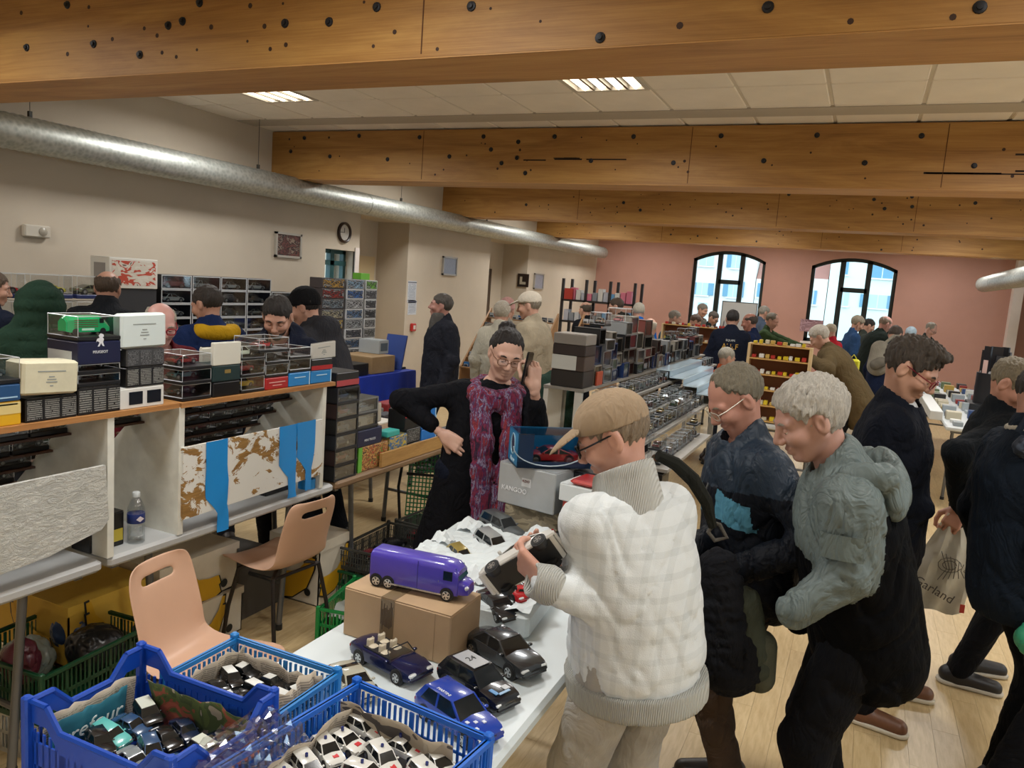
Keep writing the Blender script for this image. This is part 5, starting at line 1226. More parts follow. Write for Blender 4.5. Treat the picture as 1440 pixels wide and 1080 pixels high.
MBt = text_mesh('rrefour', .05, plain('#d8e4e2', .7), pg, 'headline', shear=.1); face_rot(MBt, (.027, 0, .075), (0, 1, 0), (.17, 0, 1))
MBt = text_mesh('Seine', .024, plain('#d8e4e2', .7), pg, 'headline'); face_rot(MBt, (.02, -.03, .035), (0, 1, 0), (.12, 0, 1))
# cars in the crates
def fill(cars, cx, cy, rz, lx, ly, z, n, labelf, group, seed, L=.098, layers=((0, 1.0),)):
    r_ = random.Random(seed); c, s_ = math.cos(rz), math.sin(rz); k = 0
    nx_, ny_ = n
    for i in range(nx_):
        for j in range(ny_):
            u = -lx/2+lx*(i+.5)/nx_+r_.uniform(-.006, .006); v = -ly/2+ly*(j+.5)/ny_+r_.uniform(-.006, .006)
            st, col, roof = cars[k % len(cars)]; k += 1
            o = link('model_car', small_car_mesh(st, col, L, roof), None, labelf(col, roof, i, j), 'model car', group, None, (cx+u*c-v*s_, cy+u*s_+v*c, z+r_.uniform(0, .006)), (r_.uniform(-.12, .12), r_.uniform(-.1, .1), rz+math.radians(-12)+r_.uniform(-.3, .3)))
CN = {'#14213c': 'dark navy', '#0c0d10': 'black', '#5fb8b4': 'mint green', '#2a4a70': 'blue', '#d8d8d2': 'white', '#101216': 'black', '#7d8588': 'silver'}
def lab1(col, roof, i, j): return '%s small model car%s in the large blue crate' % (CN.get(col, 'dark')+', row %s place %s,' % (ORDW[i], ORDW[j]), ' with white roof' if roof else '')
def lab2(col, roof, i, j): return '%s small model car%s in the shallow blue crate' % (CN.get(col, 'black')+', row %s place %s,' % (ORDW[i], ORDW[j]), ' with white roof' if roof else '')
fill([('sedan', '#14213c', None), ('hatch', '#0c0d10', None), ('wagon', '#5fb8b4', None), ('sedan', '#2a4a70', None), ('suv', '#0c0d10', '#d6dccf'), ('coupe', '#14213c', None), ('sedan', '#7d8588', None), ('hatch', '#2a4a70', None), ('sedan', '#0c0d10', None)], -1.262, 1.085, 0, .33, .22, CT+.105, (3, 5), lab1, 'dark cars in the large blue crate', 4)
fill([('hatch', '#0c0d10', '#d6d8d4'), ('sedan', '#101216', None), ('wagon', '#0c0d10', '#d6d8d4'), ('sedan', '#0c0d10', '#d6d8d4')], -1.24, 1.36, 0, .27, .17, CT+.105, (3, 4), lab2, 'black and white cars in the shallow crate', 9, .092)
def lab3(col, roof, i, j): return 'white police model car, %s row from the back, %s file, front crate' % (ordw(6-j), ['left', 'middle', 'right'][i])
fill([('hatch', '#d8d8d2', None), ('sedan', '#d8d8d2', None), ('hatch', '#d8d8d2', None), ('wagon', '#d8d8d2', None)], -.83, 1.19, math.radians(-6), .33, .40, CT+.105, (3, 7), lab3, 'white police cars in the front crate', 6, .112)
# roof beacons for the police cars are parts of each car
bea = MB().cyl((-.01, 0, .038), (-.01, 0, .046), .0035, 8).box((.032, -.004, .0222), (.044, .008, .0240), 1).mesh('beacon', [plain('#1d2a6a', .2), plain('#c8343a', .4)])
for o in [o for o in bpy.data.objects if o.get('group') == 'white police cars in the front crate']: link('beacon', bea, o)
# ------------------------------------------------------------------ front table and what lies on it
folding_table('white folding table in the foreground with crates and large model cars', -1.455, -.68, .45, 3.29, TZ, plain('#cdd6d8', .35, var=.03, vscale=4))
# clear plastic bag with red card between the crates
bag = thing('plastic_bag', 'crinkled clear plastic bag with red card between the blue crates', 'bag', (-1.04, 1.05, CT+.18))
def crinkle(nu, nv, lx, ly, amp, seed, fn=None):
    r_ = random.Random(seed); vs = []
    for i in range(nu):
        for j in range(nv):
            u, v = i/(nu-1)-.5, j/(nv-1)-.5; z = amp*(math.sin(i*1.9+j*.7+seed)+math.sin(j*2.3-i*1.1))+r_.uniform(-amp, amp)*.8
            vs.append((u*lx, v*ly, z+(fn(u, v) if fn else 0)))
    return vs
g = MB().grid(crinkle(22, 26, .15, .34, .006, 3, lambda u, v: .02-.06*u*u+.02*v), 22, 26); g.build('film', clear_mat((.9, .92, .93), .22), bag)
MB().box((-.07, -.16, -.03), (.0, .12, -.027)).build('red_card', plain('#8c2530', .5), bag); MB().box((-.03, -.16, -.0165), (.03, -.02, -.014)).build('brown_card', plain('#a08a70', .7), bag)
bag.rotation_euler = (0, .12, math.radians(-8))
# cardboard carton with taped seam
c0 = (-1.395, 1.93); c1 = (-1.007, 2.13)
kr = plain('#b39674', .7, var=.08, vscale=6)
t = carton('brown cardboard carton with torn tape under the purple van', (c0[0], c0[1], TZ), (c1[0], c1[1], .90), kr, 'cardboard_box')
tp = plain('#7d6a50', .25); MB().box((-.055, -.1012, .03), (-.005, -.1, .157)).box((-.055, -.1, .1595), (-.005, .1, .1608)).build('packing_tape', tp, t)
r_ = random.Random(2); fr = MB()
for i in range(9): fr.box((-.053+.005*i, -.1022, .055+r_.uniform(0, .02)), (-.050+.005*i, -.1012, .12+r_.uniform(0, .03)))
fr.build('tape_tear', plain('#54432f', .6), t); MB().box((.14, -.1008, .005), (.1395, -.1, .155)).build('seam', plain('#7a6144', .7), t)
# purple van (long box van with cab and twin rear axle)
def purple_van(loc, rz):
    t = thing('model_van', 'purple long model van with twin rear wheels standing on the carton', 'model car', loc, rz); pm_ = paint('#4a3cb0', .35); L, W, Hh = .335, .088, .118
    S = SDF(); S.ell((0, 0, 0), (.001, .001, .001)); 
    prof = [(.03, .018), (.03, .095), (.06, .112), (.105, .118)]
    def ring(x, w_, z0, z1, r): # rounded-rectangle section
        p = []
        for (cy, cz, a0) in ((w_/2-r, z1-r, 0), (-w_/2+r, z1-r, 90), (-w_/2+.004, z0+.004, 180), (w_/2-.004, z0+.004, 270)):
            rr = r if a0 < 180 else .004
            for k in range(4): a = math.radians(a0+30*k); p.append((x, cy+rr*math.cos(a), cz+rr*math.sin(a)))
        return p
    def loft(secs):
        n = len(secs[0]); vs = [p for s_ in secs for p in s_]; fs = [(i*n+j, i*n+(j+1) % n, (i+1)*n+(j+1) % n, (i+1)*n+j) for i in range(len(secs)-1) for j in range(n)]
        return MB().add(vs, fs+[tuple(range(n)), tuple(reversed([(len(secs)-1)*n+j for j in range(n)]))])
    loft([ring(-.1675, W*.94, .02, .112, .02), ring(-.16, W, .018, .117, .022), ring(.085, W, .018, .117, .022)]).build('body', pm_, t, True)
    loft([ring(.085, W, .018, .117, .022), ring(.115, W*.97, .018, .113, .024), ring(.135, W*.9, .018, .098, .024)]).build('cab', pm_, t, True)
    loft([ring(.125, W*.8, .02, .066, .014), ring(.15, W*.72, .02, .064, .014), ring(.166, W*.6, .022, .055, .014)]).build('bonnet', pm_, t, True)
    gl = plain('#1d5a66', .08)
    MB().add([(.1345, -.034, .07), (.1345, .034, .07), (.118, .034, .104), (.118, -.034, .104)], [(0, 1, 2, 3)]).xform(Matrix.Translation((.006, 0, 0))).build('windscreen', gl, t)
    for sg in (-1, 1):
        MB().box((.088, sg*W/2-.001, .066), (.118, sg*W/2+.0008, .095)).build('side_window', M_GL, t)
        MB().box((.0, sg*W/2-.0005, .022), (.0015, sg*W/2+.0006, .11)).build('panel_line', plain('#2a2068', .4), t)
        MB().box((.072, sg*W/2, .055), (.0735, sg*W/2+.002, .062)).build('door_handle', M_RIM, t)
        MB().box((-.09, sg*W/2-.004, .016), (.085, sg*W/2+.001, .021)).build('side_sill', M_RIM, t)
        MB().rbox((.155, sg*.025-.008, .038), (.167, sg*.025+.008, .052), .004).build('headlight', M_HL, t)
        for x in (-.142, -.100, .102):
            MB().cyl((x, sg*(W/2-.012), .02), (x, sg*(W/2+.0012), .02), .0225, 18).build('wheel_arch', M_TRIM, t)
            wl_ = MB().cyl((x, sg*(W/2-.014), .0185), (x, sg*(W/2+.002), .0185), .0185, 20).build('wheel', M_TY, t, True)
            rim = MB().cyl((x, sg*(W/2), .0185), (x, sg*(W/2+.0035), .0185), .0135, 16)
            for k in range(5): a = 2*math.pi*k/5; rim.add([(x+math.cos(a)*.004, sg*(W/2+.0037), .0185+math.sin(a)*.004), (x+math.cos(a+.2)*.012, sg*(W/2+.0037), .0185+math.sin(a+.2)*.012), (x+math.cos(a+.9)*.012, sg*(W/2+.0037), .0185+math.sin(a+.9)*.012)], [(0, 1, 2)], 1)
            rim.build('rim', [plain('#c9ccce', .2, .8), M_TRIM], wl_)
    return t
pa, pb = onz(527, 828, .905), onz(640, 842, .905)
purple_van(((pa[0]+pb[0])/2+.0, (pa[1]+pb[1])/2+.045, .903), math.radians(6))
# large model cars on the table
def oncar(px, py): p = onz(px, py, TZ); return (p[0], p[1], TZ)
def at2(x, y): return (x, y, TZ)
car_thing('dark blue open convertible model with cream seats', 'conv', paint('#131c46', .2, .2), .265, at2(-1.15, 1.835), math.radians(-14), seat_col='#c8bda6')
car_thing('pale grey model car half hidden behind the blue crate rim', 'coupe', paint('#a8a594', .3), .2, at2(-1.17, 1.68), math.radians(-32))
car_thing('dark grey metallic saloon model by the carton corner', 'sedan', paint('#4a4e52', .25, .6), .285, at2(-.88, 2.05), math.radians(-24))
rc = car_thing('black and silver rally model car with number 24 on its roof', 'hatch', paint('#14161c', .25), .255, at2(-.862, 1.84), math.radians(-20))
for (x0, x1, wd) in ((-.08, .012, .06),): MB().rbox((x0, -wd/2, .0912), (x1, wd/2, .0932), .0008).build('roof_panel', paint('#b9bcc0', .3, .3), rc)
face_rot(text_mesh('24', .03, plain('#111111', .4), rc), (-.035, 0, .0936), (0, 1, 0), (-1, 0, 0))
for q, (x0, y0, w_, h_) in enumerate(((.06, -.03, .03, .012), (.065, .01, .02, .02), (.088, -.02, .008, .04))): MB().box((x0+.012, y0, .0535), (x0+w_+.012, y0+h_, .0555)).build('sticker', plain(['#5a8fc0', '#c9ccd0', '#8fb0d0'][q], .4), rc)
bc = car_thing('blue rally model car with white lettering behind the police crate', 'hatch', paint('#173a9c', .25), .255, at2(-.835, 1.675), math.radians(-20))
face_rot(text_mesh('MARTINI', .013, plain('#e0e4ea', .4), bc), (-.03, -.028, .0925), (1, 0, 0), (0, 1, 0))
for q in range(4): MB().box((.062+.012*q, -.035+.018*(q % 3), .053), (.072+.012*q, -.026+.018*(q % 3), .0555)).build('sticker', plain('#d0d6e4', .4), bc)
# polystyrene block with cars sunk into it
st = thing('polystyrene_tray', 'white polystyrene tray with tissue holding model cars', 'packaging', (-1.20, 2.58, TZ), math.radians(6))
MS = plain('#cfd8da', .8, var=.04, vscale=60, bmp=.4, bscale=160)
MB().rbox((-.30, -.40, 0), (.29, .40, .085), .012).build('block', MS, st)
g = MB().grid(crinkle(26, 36, .575, .79, .0045, 8, lambda u, v: .093+.010*math.sin(u*9+v*7)), 26, 36); g.build('tissue_paper', plain('#d4dcde', .85), st)
for q, (u, v, s_) in enumerate(((.12, .30, .09), (-.2, .31, .06), (.2, .1, .06), (-.24, .1, .05), (.02, -.2, .06))):
    r_ = random.Random(q); pk = []
    for i in range(7):
        for j in range(7): a, b = i/6-.5, j/6-.5; pk.append((u+a*s_*1.6, v+b*s_*1.6, .095+s_*.7*max(0, 1-3*(a*a+b*b))+r_.uniform(-.012, .012)))
    MB().grid(pk, 7, 7).build('tissue_peak', plain('#d8dfe1', .85), st)
def tc(px, py, z=.80): p = onz(px, py, z); return (p[0], p[1], z)
car_thing('grey estate model car at the back of the polystyrene tray', 'wagon', paint('#5d6264', .3, .3), .23, tc(705, 750, .805), math.radians(-22), tilt=(0, .08, math.radians(-22)))
car_thing('silver estate model car in the middle of the polystyrene tray', 'wagon', paint('#a7abab', .3, .3), .2, tc(693, 774, .80), math.radians(-28), tilt=(0.05, .12, math.radians(-28)))
car_thing('gold roofed small model car sunk in the tissue', 'hatch', paint('#9c8a4a', .3, .3), .15, tc(648, 788, .79), math.radians(-30), tilt=(.1, .15, math.radians(-30)))
car_thing('black sports model car lying in front of the white block', 'coupe', paint('#202225', .25), .19, tc(700, 858, .80), math.radians(-35), tilt=(.1, .1, math.radians(-35)))
car_thing('red open model car under the car held by the capped man', 'conv', paint('#a01822', .25), .2, tc(715, 836, .825), math.radians(-25), seat_col='#2a1a1a')
car_thing('small red model car beside the hand of the capped man', 'hatch', paint('#b0191f', .25), .12, tc(744, 842, .83), math.radians(30))
car_thing('dark model car behind the hands on the tray', 'coupe', paint('#17181b', .25), .19, tc(775, 775, .82), math.radians(-12))
# packages at the far end of the front table: silver box, blue window box, white box, dark stack
def dbox(label, x0, x1, y0, y1, z0, z1, mat, face=None, rz=0, name='model_box', lid=None): return carton(label, (x0, y0, z0), (x1, y1, z1), mat, name, rz, face=face, lid=lid)
def pon(y, *p): return [ony(a, b, y) for a, b in p]
dbox('brown card box under the silver box on the front table', -1.36, -1.10, 3.05, 3.27, TZ+.001, .914, blotchy(['#8f8672', '#a0957c', '#7d735f', '#6d6553'], 3, .7))
sb = dbox('silver grey model box with small white logo label', -1.385, -1.09, 3.03, 3.28, .915, 1.10, plain('#a9aeb0', .3, .2, var=.03), rz=math.radians(-9), face=[('-y', .42, .58, .52, .72, plain('#cfd2d4', .5))])
face_rot(text_mesh('KANGOO', .03, plain('#e4e6e8', .3), sb), (-.06, -.127, .072), (1, 0, 0), (0, 0, 1))
face_rot(text_mesh('KDO', .016, plain('#6d2a34', .4), sb), (.0, -.1275, .121), (1, 0, 0), (0, 0, 1))
dk = dbox('dark blue black package behind the silver box', -1.09, -.985, 3.16, 3.28, TZ+.001, 1.09, plain('#10131c', .3))
# blue window box with red car, lying on the silver box
bb = thing('window_gift_box', 'turquoise blue window box with red sports car inside', 'model box', (-1.20, 3.14, 1.105), math.radians(38)); lx, ly, hz = .34, .17, .15
bl = plain('#1878a8', .3); dkb = plain('#0f2a48', .35)
MB().box((-lx/2, -ly/2, 0), (lx/2, ly/2, .008)).build('bottom', dkb, bb); MB().box((-lx/2, -ly/2, 0), (-lx/2+.006, ly/2, hz)).build('end_panel', bl, bb); MB().box((lx/2-.006, -ly/2, 0), (lx/2, ly/2, hz)).build('end_panel', bl, bb); MB().box((-lx/2, ly/2-.006, 0), (lx/2, ly/2, hz)).build('back_panel', bl, bb)
MB().box((-lx/2, -ly/2, 0), (lx/2, -ly/2+.004, .028)).box((-lx/2, -ly/2, 0), (-lx/2+.07, -ly/2+.004, hz)).box((lx/2-.03, -ly/2, 0), (lx/2, -ly/2+.004, hz)).build('front_panel', dkb, bb)
MB().box((-lx/2+.07, -ly/2+.001, .028), (lx/2-.03, -ly/2+.003, hz)).build('window', clear_mat((.9, .93, .95), .07), bb)
MB().box((-lx/2, -ly/2, hz-.004), (lx/2, ly/2, hz)).build('top_window', clear_mat((.72, .8, .84), .16), bb)
rim_ = [(-lx/2+.07+.02*(1-math.sin(a)) if 0 else (-.02+.17*math.cos(a)), -ly/2-.001, .095+.085*math.sin(a)) for a in [math.pi+math.pi*i/16 for i in range(17)]]
MB().tube(rim_, .003, 6).build('window_rim', plain('#9fb0bc', .3), bb, True)
ov = [(-lx/2-.001, .0+.035*math.cos(2*math.pi*i/18), .09+.045*math.sin(2*math.pi*i/18)) for i in range(18)]; MB().add(ov, [tuple(range(18))]).build('oval_window', plain('#1d3a52', .2), bb); MB().tube(ov, .003, 6, closed=True).build('oval_rim', plain('#8fb8cc', .3), bb, True)
face_rot(text_mesh('Norev', .028, plain('#cfe4ee', .4), bb, shear=.2), (-lx/2-.0012, .0, .022), (0, -1, 0), (0, 0, 1))
link('model_car', small_car_mesh('coupe', '#a81f24', .25), bb, loc=(.0, -.0, .01), rot=math.pi)
wbx = dbox('open white box with red model inside on the dark stack', -1.07, -.88, 2.96, 3.14, 1.0, 1.075, plain('#d3d8d8', .5), rz=math.radians(-8))
MB().rbox((-.05, -.09, .08), (.10, .06, .1), .012).build('red_model', paint('#b3261d', .3), wbx)
dbx = dbox('picture box with grey phone and red shapes', -1.06, -.88, 2.98, 3.14, .86, .999, plain('#8d8a86', .5), rz=math.radians(-6), face=[('-y', .02, .98, .03, .97, blotchy(['#c6c6c2', '#a8332c', '#d24a3a', '#c8c8c4'], 2.2, .4))])
MB().rbox((-.03, -.107, .05), (.05, -.1015, .135), .002).build('phone_print', plain('#4a4c60', .3), dbx); MB().box((.04, -.1035, .008), (.09, -.1015, .03)).build('yellow_mark', plain('#d8a820', .4), dbx)
dbox('black display carton at the base behind the tray', -1.075, -.85, 2.96, 3.2, TZ+.001, .858, plain('#1a1b1b', .4), rz=math.radians(-6))
# orange straps lying on the floor under the table edge
os_ = thing('orange_strap', 'bright orange strap lying on the floor beneath the table edge', 'strap', (-.55, 2.6, 0)); pts = [(-.1+.05*i, .04*math.sin(i*1.3)+.02*i, .006+.004*abs(math.sin(i))) for i in range(8)]
MB().tube(pts, [.012]*8, 6).build('webbing', plain('#d2521a', .5), os_, True); MB().tube([(x, y+.05, z+.004) for x, y, z in pts], [.01]*8, 6).build('webbing_loop', plain('#c94a18', .5), os_, True)
# crates on the floor between the tables
crate('grey black folding crate of dark cars, nearer of two on the floor', -2.44, 3.82, .17, .36, .55, .13, '#3a3a36', math.radians(2), 'mesh'); crate('grey black folding crate of red cars, farther of two on the floor', -2.40, 4.40, .17, .40, .52, .13, '#3f3f3a', math.radians(-2), 'mesh')
crate('dark green crate under the nearer grey folding crate', -2.44, 3.80, 0, .38, .56, .168, '#0e4a2c', math.radians(2), 'slots'); crate('dark green crate under the farther grey folding crate', -2.40, 4.40, 0, .42, .54, .168, '#0d3f28', math.radians(-2), 'slots')
crate('bright green crate on the floor at the end of the banana boxes', -2.22, 3.28, 0, .34, .44, .18, '#12803c', math.radians(12), 'slots'); 
MB().grid(crinkle(12, 12, .28, .36, .012, 5, lambda u, v: .13), 12, 12).build('crumpled_bags', plain('#7f8279', .5), None, True, label='crumpled grey plastic bags in the bright green crate', cat='bag', loc=(-2.22, 3.28, 0), rot=math.radians(12))
r_ = random.Random(12)
for cx, cy, zz_, cc, lab in ((-2.44, 3.82, .178, ['#141416', '#5a1c24', '#2a2a2c', '#101012'], 'dark boxed truck model in the nearer floor crate'), (-2.40, 4.40, .178, ['#7a1c26', '#101012', '#1a1a1c', '#8a8a88'], 'boxed truck model in the farther floor crate')):
    for i in range(2):
        for j in range(4):
            L_ = .19; x, y = cx-.09+.18*i, cy-.19+.125*j; ccol = cc[(i+j) % 4]
            nm = {'#141416': 'black', '#5a1c24': 'dark red', '#2a2a2c': 'charcoal', '#101012': 'black', '#7a1c26': 'red', '#1a1a1c': 'black', '#8a8a88': 'grey'}[ccol]
            o = link('model_truck', small_car_mesh('suv', ccol, .15), None, nm+' '+lab, 'model truck', 'trucks in the floor crates', None, (x, y, zz_), (0, 0, math.pi/2+r_.uniform(-.2, .2) if i else r_.uniform(-.4, .4)+1.4))
# green folding trolley leaning behind the woman
tr = thing('folding_crate_trolley', 'green mesh folding crate trolley with black handle beside the woman', 'trolley', (-2.74, 4.80, 0), math.radians(22)); gm = plain('#137a45', .4)
m_ = MB()
for i in range(15): m_.box((-.19+.027*i, -.004, .12), (-.182+.027*i, .004, .62))
for i in range(17): m_.box((-.19, -.005, .12+.031*i), (.196, .005, .128+.031*i))
m_.xform(Matrix.Rotation(-.18, 4, 'X')).build('mesh_panel', gm, tr); MB().box((-.2, -.012, .42), (.2, .004, .44)).xform(Matrix.Rotation(-.18, 4, 'X')).build('hinge', M_TRIM, tr)
m_ = MB().tube([(-.22, .02, .02), (-.25, .03, .33), (-.22, .05, .62), (-.1, .06, .66), (.1, .06, .66)], .011, 8); m_.build('handle', M_TRIM, tr, True)
for sg in (-1, 1): MB().cyl((sg*.17-.015, .0, .05), (sg*.17+.015, .0, .05), .05, 16).build('wheel', M_TRIM, tr, True)
m_ = MB().box((-.2, .0, .05), (.2, .26, .065)); m_.build('base', gm, tr)
# green crates at the lower left with bagged things
crate('white folding crate under the green crate at the left edge', -2.76, 1.93, 0, .42, .46, .165, '#a9a79e', math.radians(4), 'slots'); crate('dark green crate full of bags at the left edge', -2.76, 1.93, .172, .46, .5, .2, '#0b3d24', math.radians(4), 'slots')
for q, (dx, dy, col, s_, lab) in enumerate(((-.08, -.08, '#8f9a96', .2, 'crumpled clear grey bag in the dark green crate'), (.08, .1, '#1c1d20', .22, 'black bag in the dark green crate'), (-.1, .12, '#2c3d5c', .16, 'blue wrapped package in the dark green crate'), (.02, -.17, '#54202c', .14, 'dark red wrapped package in the dark green crate'))):
    S = SDF(); S.ell((0, 0, .05), (s_*.55, s_*.5, .09), k=.02); S.disp(folds(.012, 30, q)); V, F_ = S.surf(.01); link('bag', soft_mesh('bag', [(V, F_, 0)], plain(col, .3)), None, lab, 'bag', None, None, (-2.76+dx, 1.93+dy, .23+.02*q))
# ------------------------------------------------------------------ shelves of boxed models along the left wall
WS = -5.45
folding_table('long table against the left wall carrying the wall of boxed models', WS-.5, WS+.02, 2.6, 6.6, .74, plain('#b9b4a8', .5))
folding_table('table at the left wall under the tall columns of boxes', WS-.42, WS+.02, 6.7, 8.15, .74, plain('#b9b4a8', .5))
WC = ['#2a2c2e', '#565a52', '#5c1b1d', '#84888a', '#3a4636', '#1d2430', '#6a5a3a', '#9aa0a0']
for i in range(8): window_box('wb%d' % i, .325, .122, .15, ['sedan', 'coupe', 'suv', 'sedan', 'wagon', 'hatch', 'coupe', 'sedan'][i], WC[i], card='#1c1d20', frame='#a9acae')
rw = random.Random(21)
y = 4.74; ci = 0; tops = [1.79, 1.86, 1.86, 1.75, 1.68]
for ci, tp_ in enumerate(tops):
    n = int((tp_-.74)/.1245); z = .742
    for k in range(n): put_proto('wb%d' % rw.randrange(8), (WS-.08, y+.165, z), 0.0, 'dark windowed box, wall display column %s, %s' % (['one', 'two', 'three', 'four', 'five'][ci], ['bottom row', 'second row', 'third row', 'fourth row', 'fifth row', 'sixth row', 'seventh row', 'eighth row', 'top row'][min(k, 8)]), 'boxed models on the wall display'); z += .1245
    y += .335
for i, (col, st) in enumerate((('#b9a53a', 'coupe'), ('#b0191f', 'coupe'), ('#b7b23c', 'sedan'), ('#5a5c40', 'coupe'))):
    case_proto('wc%d' % i, .33, .16, .17, st, col, base='#1d2a5c', bh=.03)
cn = ['yellow', 'red', 'pale yellow', 'olive']
for c_ in range(4):
    z = .742
    for k in range(5):
        i = {(1, 4): 1, (0, 4): 0, (2, 4): 2}.get((c_, k), rw.randrange(4)); yy = 3.05+.36*c_
        if c_ >= 4 and k > 3: continue
        put_proto('wc%d' % i, (WS-.08, yy+.0, z), math.pi/2, 'clear case with %s model, %s row, place %s at the left wall' % (cn[i], ['bottom', 'second', 'third', 'fourth', 'top'][k], ['one', 'two', 'three', 'four', 'five'][c_]), 'clear cases at the left wall'); z += .195
        pc = MB() 
wt = carton('white toy box with red vehicle picture on top of the wall display', (WS-.22, 4.24, 1.61), (WS, 4.70, 1.855), plain('#cfccc2', .5), 'toy_box', face=[('+x', .05, .95, .1, .9, blotchy(['#cfc9bd', '#c8c0b2', '#b0432f', '#ccc5b8', '#6a5a50'], 2.6, .4)), ('-y', .2, .8, .2, .8, plain('#8a8580', .5))])
for k in range(3): carton('plain dark carton supporting the white toy box, %s of three' % ['lowest', 'middle', 'top'][k], (WS-.2, 4.31, .742+.29*k), (WS-.01, 4.70, 1.03+.289*k), plain('#2a2b2e', .5), 'carton')
# tall columns of boxes
tall = [(6.86, .42, 9, ['#b08a3a', '#8a2c26', '#6f7f8a', '#a8a48c', '#c9b04a', '#4a4d4f', '#6a6a60', '#3a3f45', '#555']), (7.31, .34, 9, ['#8fb0c9', '#3f6aa8', '#b9bcc0', '#5a7aa0', '#a0a8ad', '#4a4f58', '#3d5a7c', '#666a6e', '#3a3d40']), (7.68, .24, 9, ['#6cab3c', '#54565a', '#44474a', '#3c3f42', '#8a8d8e', '#6b6e6a', '#77797a', '#4d5052', '#3a3c3e'])]
for ci, (y0, w_, n, cc) in enumerate(tall):
    for k in range(n):
        col = cc[n-1-k]; col = col if len(col) == 7 else '#555555'; z = .742+.1155*k
        carton('%s box in the %s tall wall column, number %s from below' % ('patterned' if k % 2 else 'pictured', ['nearest', 'middle', 'farthest'][ci], ['one', 'two', 'three', 'four', 'five', 'six', 'seven', 'eight', 'nine'][k]), (WS-.17, y0, z), (WS, y0+w_, z+.1145), plain(['#c5c8ca', '#8d9092'][(k+ci) % 2] if ci != 0 else '#3a3334', .5), 'model_box', face=[('+x', .06, .94, .12, .92, blotchy([col, '#26282b', col, '#17181a', '#8f9294'], 3.2, .35))], group='boxes of the tall wall columns')
carton('bright green small box on the farthest tall column', (WS-.14, 7.6, 1.783), (WS-.02, 7.78, 1.86), plain('#6cb43a', .5), 'model_box')
# ------------------------------------------------------------------ blue cloth table with boxes and monitor
bx0, by0, by1, bz = -4.2, 5.72, 6.85, .9
tb = folding_table('table under the bright blue cloth behind the left stall', bx0-.7, bx0, by0, by1, bz-.01, plain('#5a4632', .5))
def cloth_sheet(label, x0, x1, y0, y1, z, drop, mat):
    t = thing('tablecloth', label, 'tablecloth', ((x0+x1)/2, (y0+y1)/2, z)); lx, ly = (x1-x0)/2+.01, (y1-y0)/2+.01; n = 40; P_ = []
    per = []
    for i in range(n): per.append((lx, -ly+2*ly*i/n))
    for i in range(n): per.append((lx-2*lx*i/n, ly))
    for i in range(n): per.append((-lx, ly-2*ly*i/n))
    for i in range(n): per.append((-lx+2*lx*i/n, -ly))
    m = len(per); vs = []
    for j, (dz, o) in enumerate(((.004, 0), (-.02, .01), (-drop*.5, .022), (-drop, .035))):
        for i, (x, y) in enumerate(per):
            wv = 1+.5*math.sin(i*.55)*(-dz/drop)*.03; f = o*(.4+.6*math.sin(i*.62)**2); s_ = 1+f/max(lx, ly)
            vs.append((x*s_, y*s_, dz*(1+.06*math.sin(i*.33+1)) if j > 1 else dz))
    fs = [(j*m+i, j*m+(i+1) % m, (j+1)*m+(i+1) % m, (j+1)*m+i) for j in range(3) for i in range(m)]+[tuple(range(m))]
    MB().add(vs, fs).build('cloth', mat, t, True); return t
cloth_sheet('bright blue cloth hanging over the table behind the left stall', bx0-.7, bx0, by0, by1, bz, .3, plain('#0d2f9c', .7, var=.12, vscale=6))
def wbox(label, y0, y1, z0, z1, mat, x1=bx0-.05, d=.3, name='carton', **k): return carton(label, (x1-d, y0, z0), (x1, y1, z1), mat, name, **k)
wbox('brown cardboard box on the blue clothed table', 6.15, 6.55, .906, 1.07, plain('#8c7350', .7, var=.06), d=.4)
wbox('black case on the near end of the blue clothed table', 5.74, 6.1, .906, 1.02, plain('#1a1b1d', .45), d=.45, name='black_case')
pr_ = wbox('small grey machine on the blue clothed table', 6.45, 6.62, 1.071, 1.21, plain('#9aa0a2', .4), d=.25, x1=bx0-.18, name='card_machine'); MB().box((.126, -.06, .03), (.128, .06, .11)).build('display_panel', plain('#55606a', .2), pr_)
bd = thing('display_board', 'blue upright board standing on the clothed table', 'board', (bx0-.2, 6.72, .906)); MB().box((-.12, -.01, .0), (.12, .01, .36)).xform(Matrix.Rotation(-.25, 4, 'X')).build('panel', plain('#2a4488', .5), bd); MB().box((-.1, .02, 0), (-.08, .12, .02)).box((.08, .02, 0), (.1, .12, .02)).build('foot', M_TRIM, bd)
# low table with white oddments between
folding_table('table with small white boxes behind the elbow of the woman', -4.15, -3.45, 4.9, 6.1, .6, plain('#b3a68e', .5))
ro = random.Random(31); cs = ['#c9c5ba', '#7d7a74', '#c9b13c', '#3a3c40', '#b9bcc0', '#8a2a2a', '#4a5a6a', '#d0ccc0']; cnm = ['white', 'grey', 'yellow', 'black', 'pale grey', 'dark red', 'slate blue', 'off white']
for i in range(16):
    k = ro.randrange(8); x, y = -4.05+.16*(i % 4), 5.03+.3*(i//4); w_, d_, h_ = ro.uniform(.1, .15), ro.uniform(.15, .25), ro.uniform(.05, .16)
    carton('%s small box on the table behind the elbow of the woman' % cnm[k], (x-w_/2, y-d_/2, .601), (x+w_/2, y+d_/2, .601+h_*.7), plain(cs[k], .5), 'small_box', group='small boxes behind the woman')
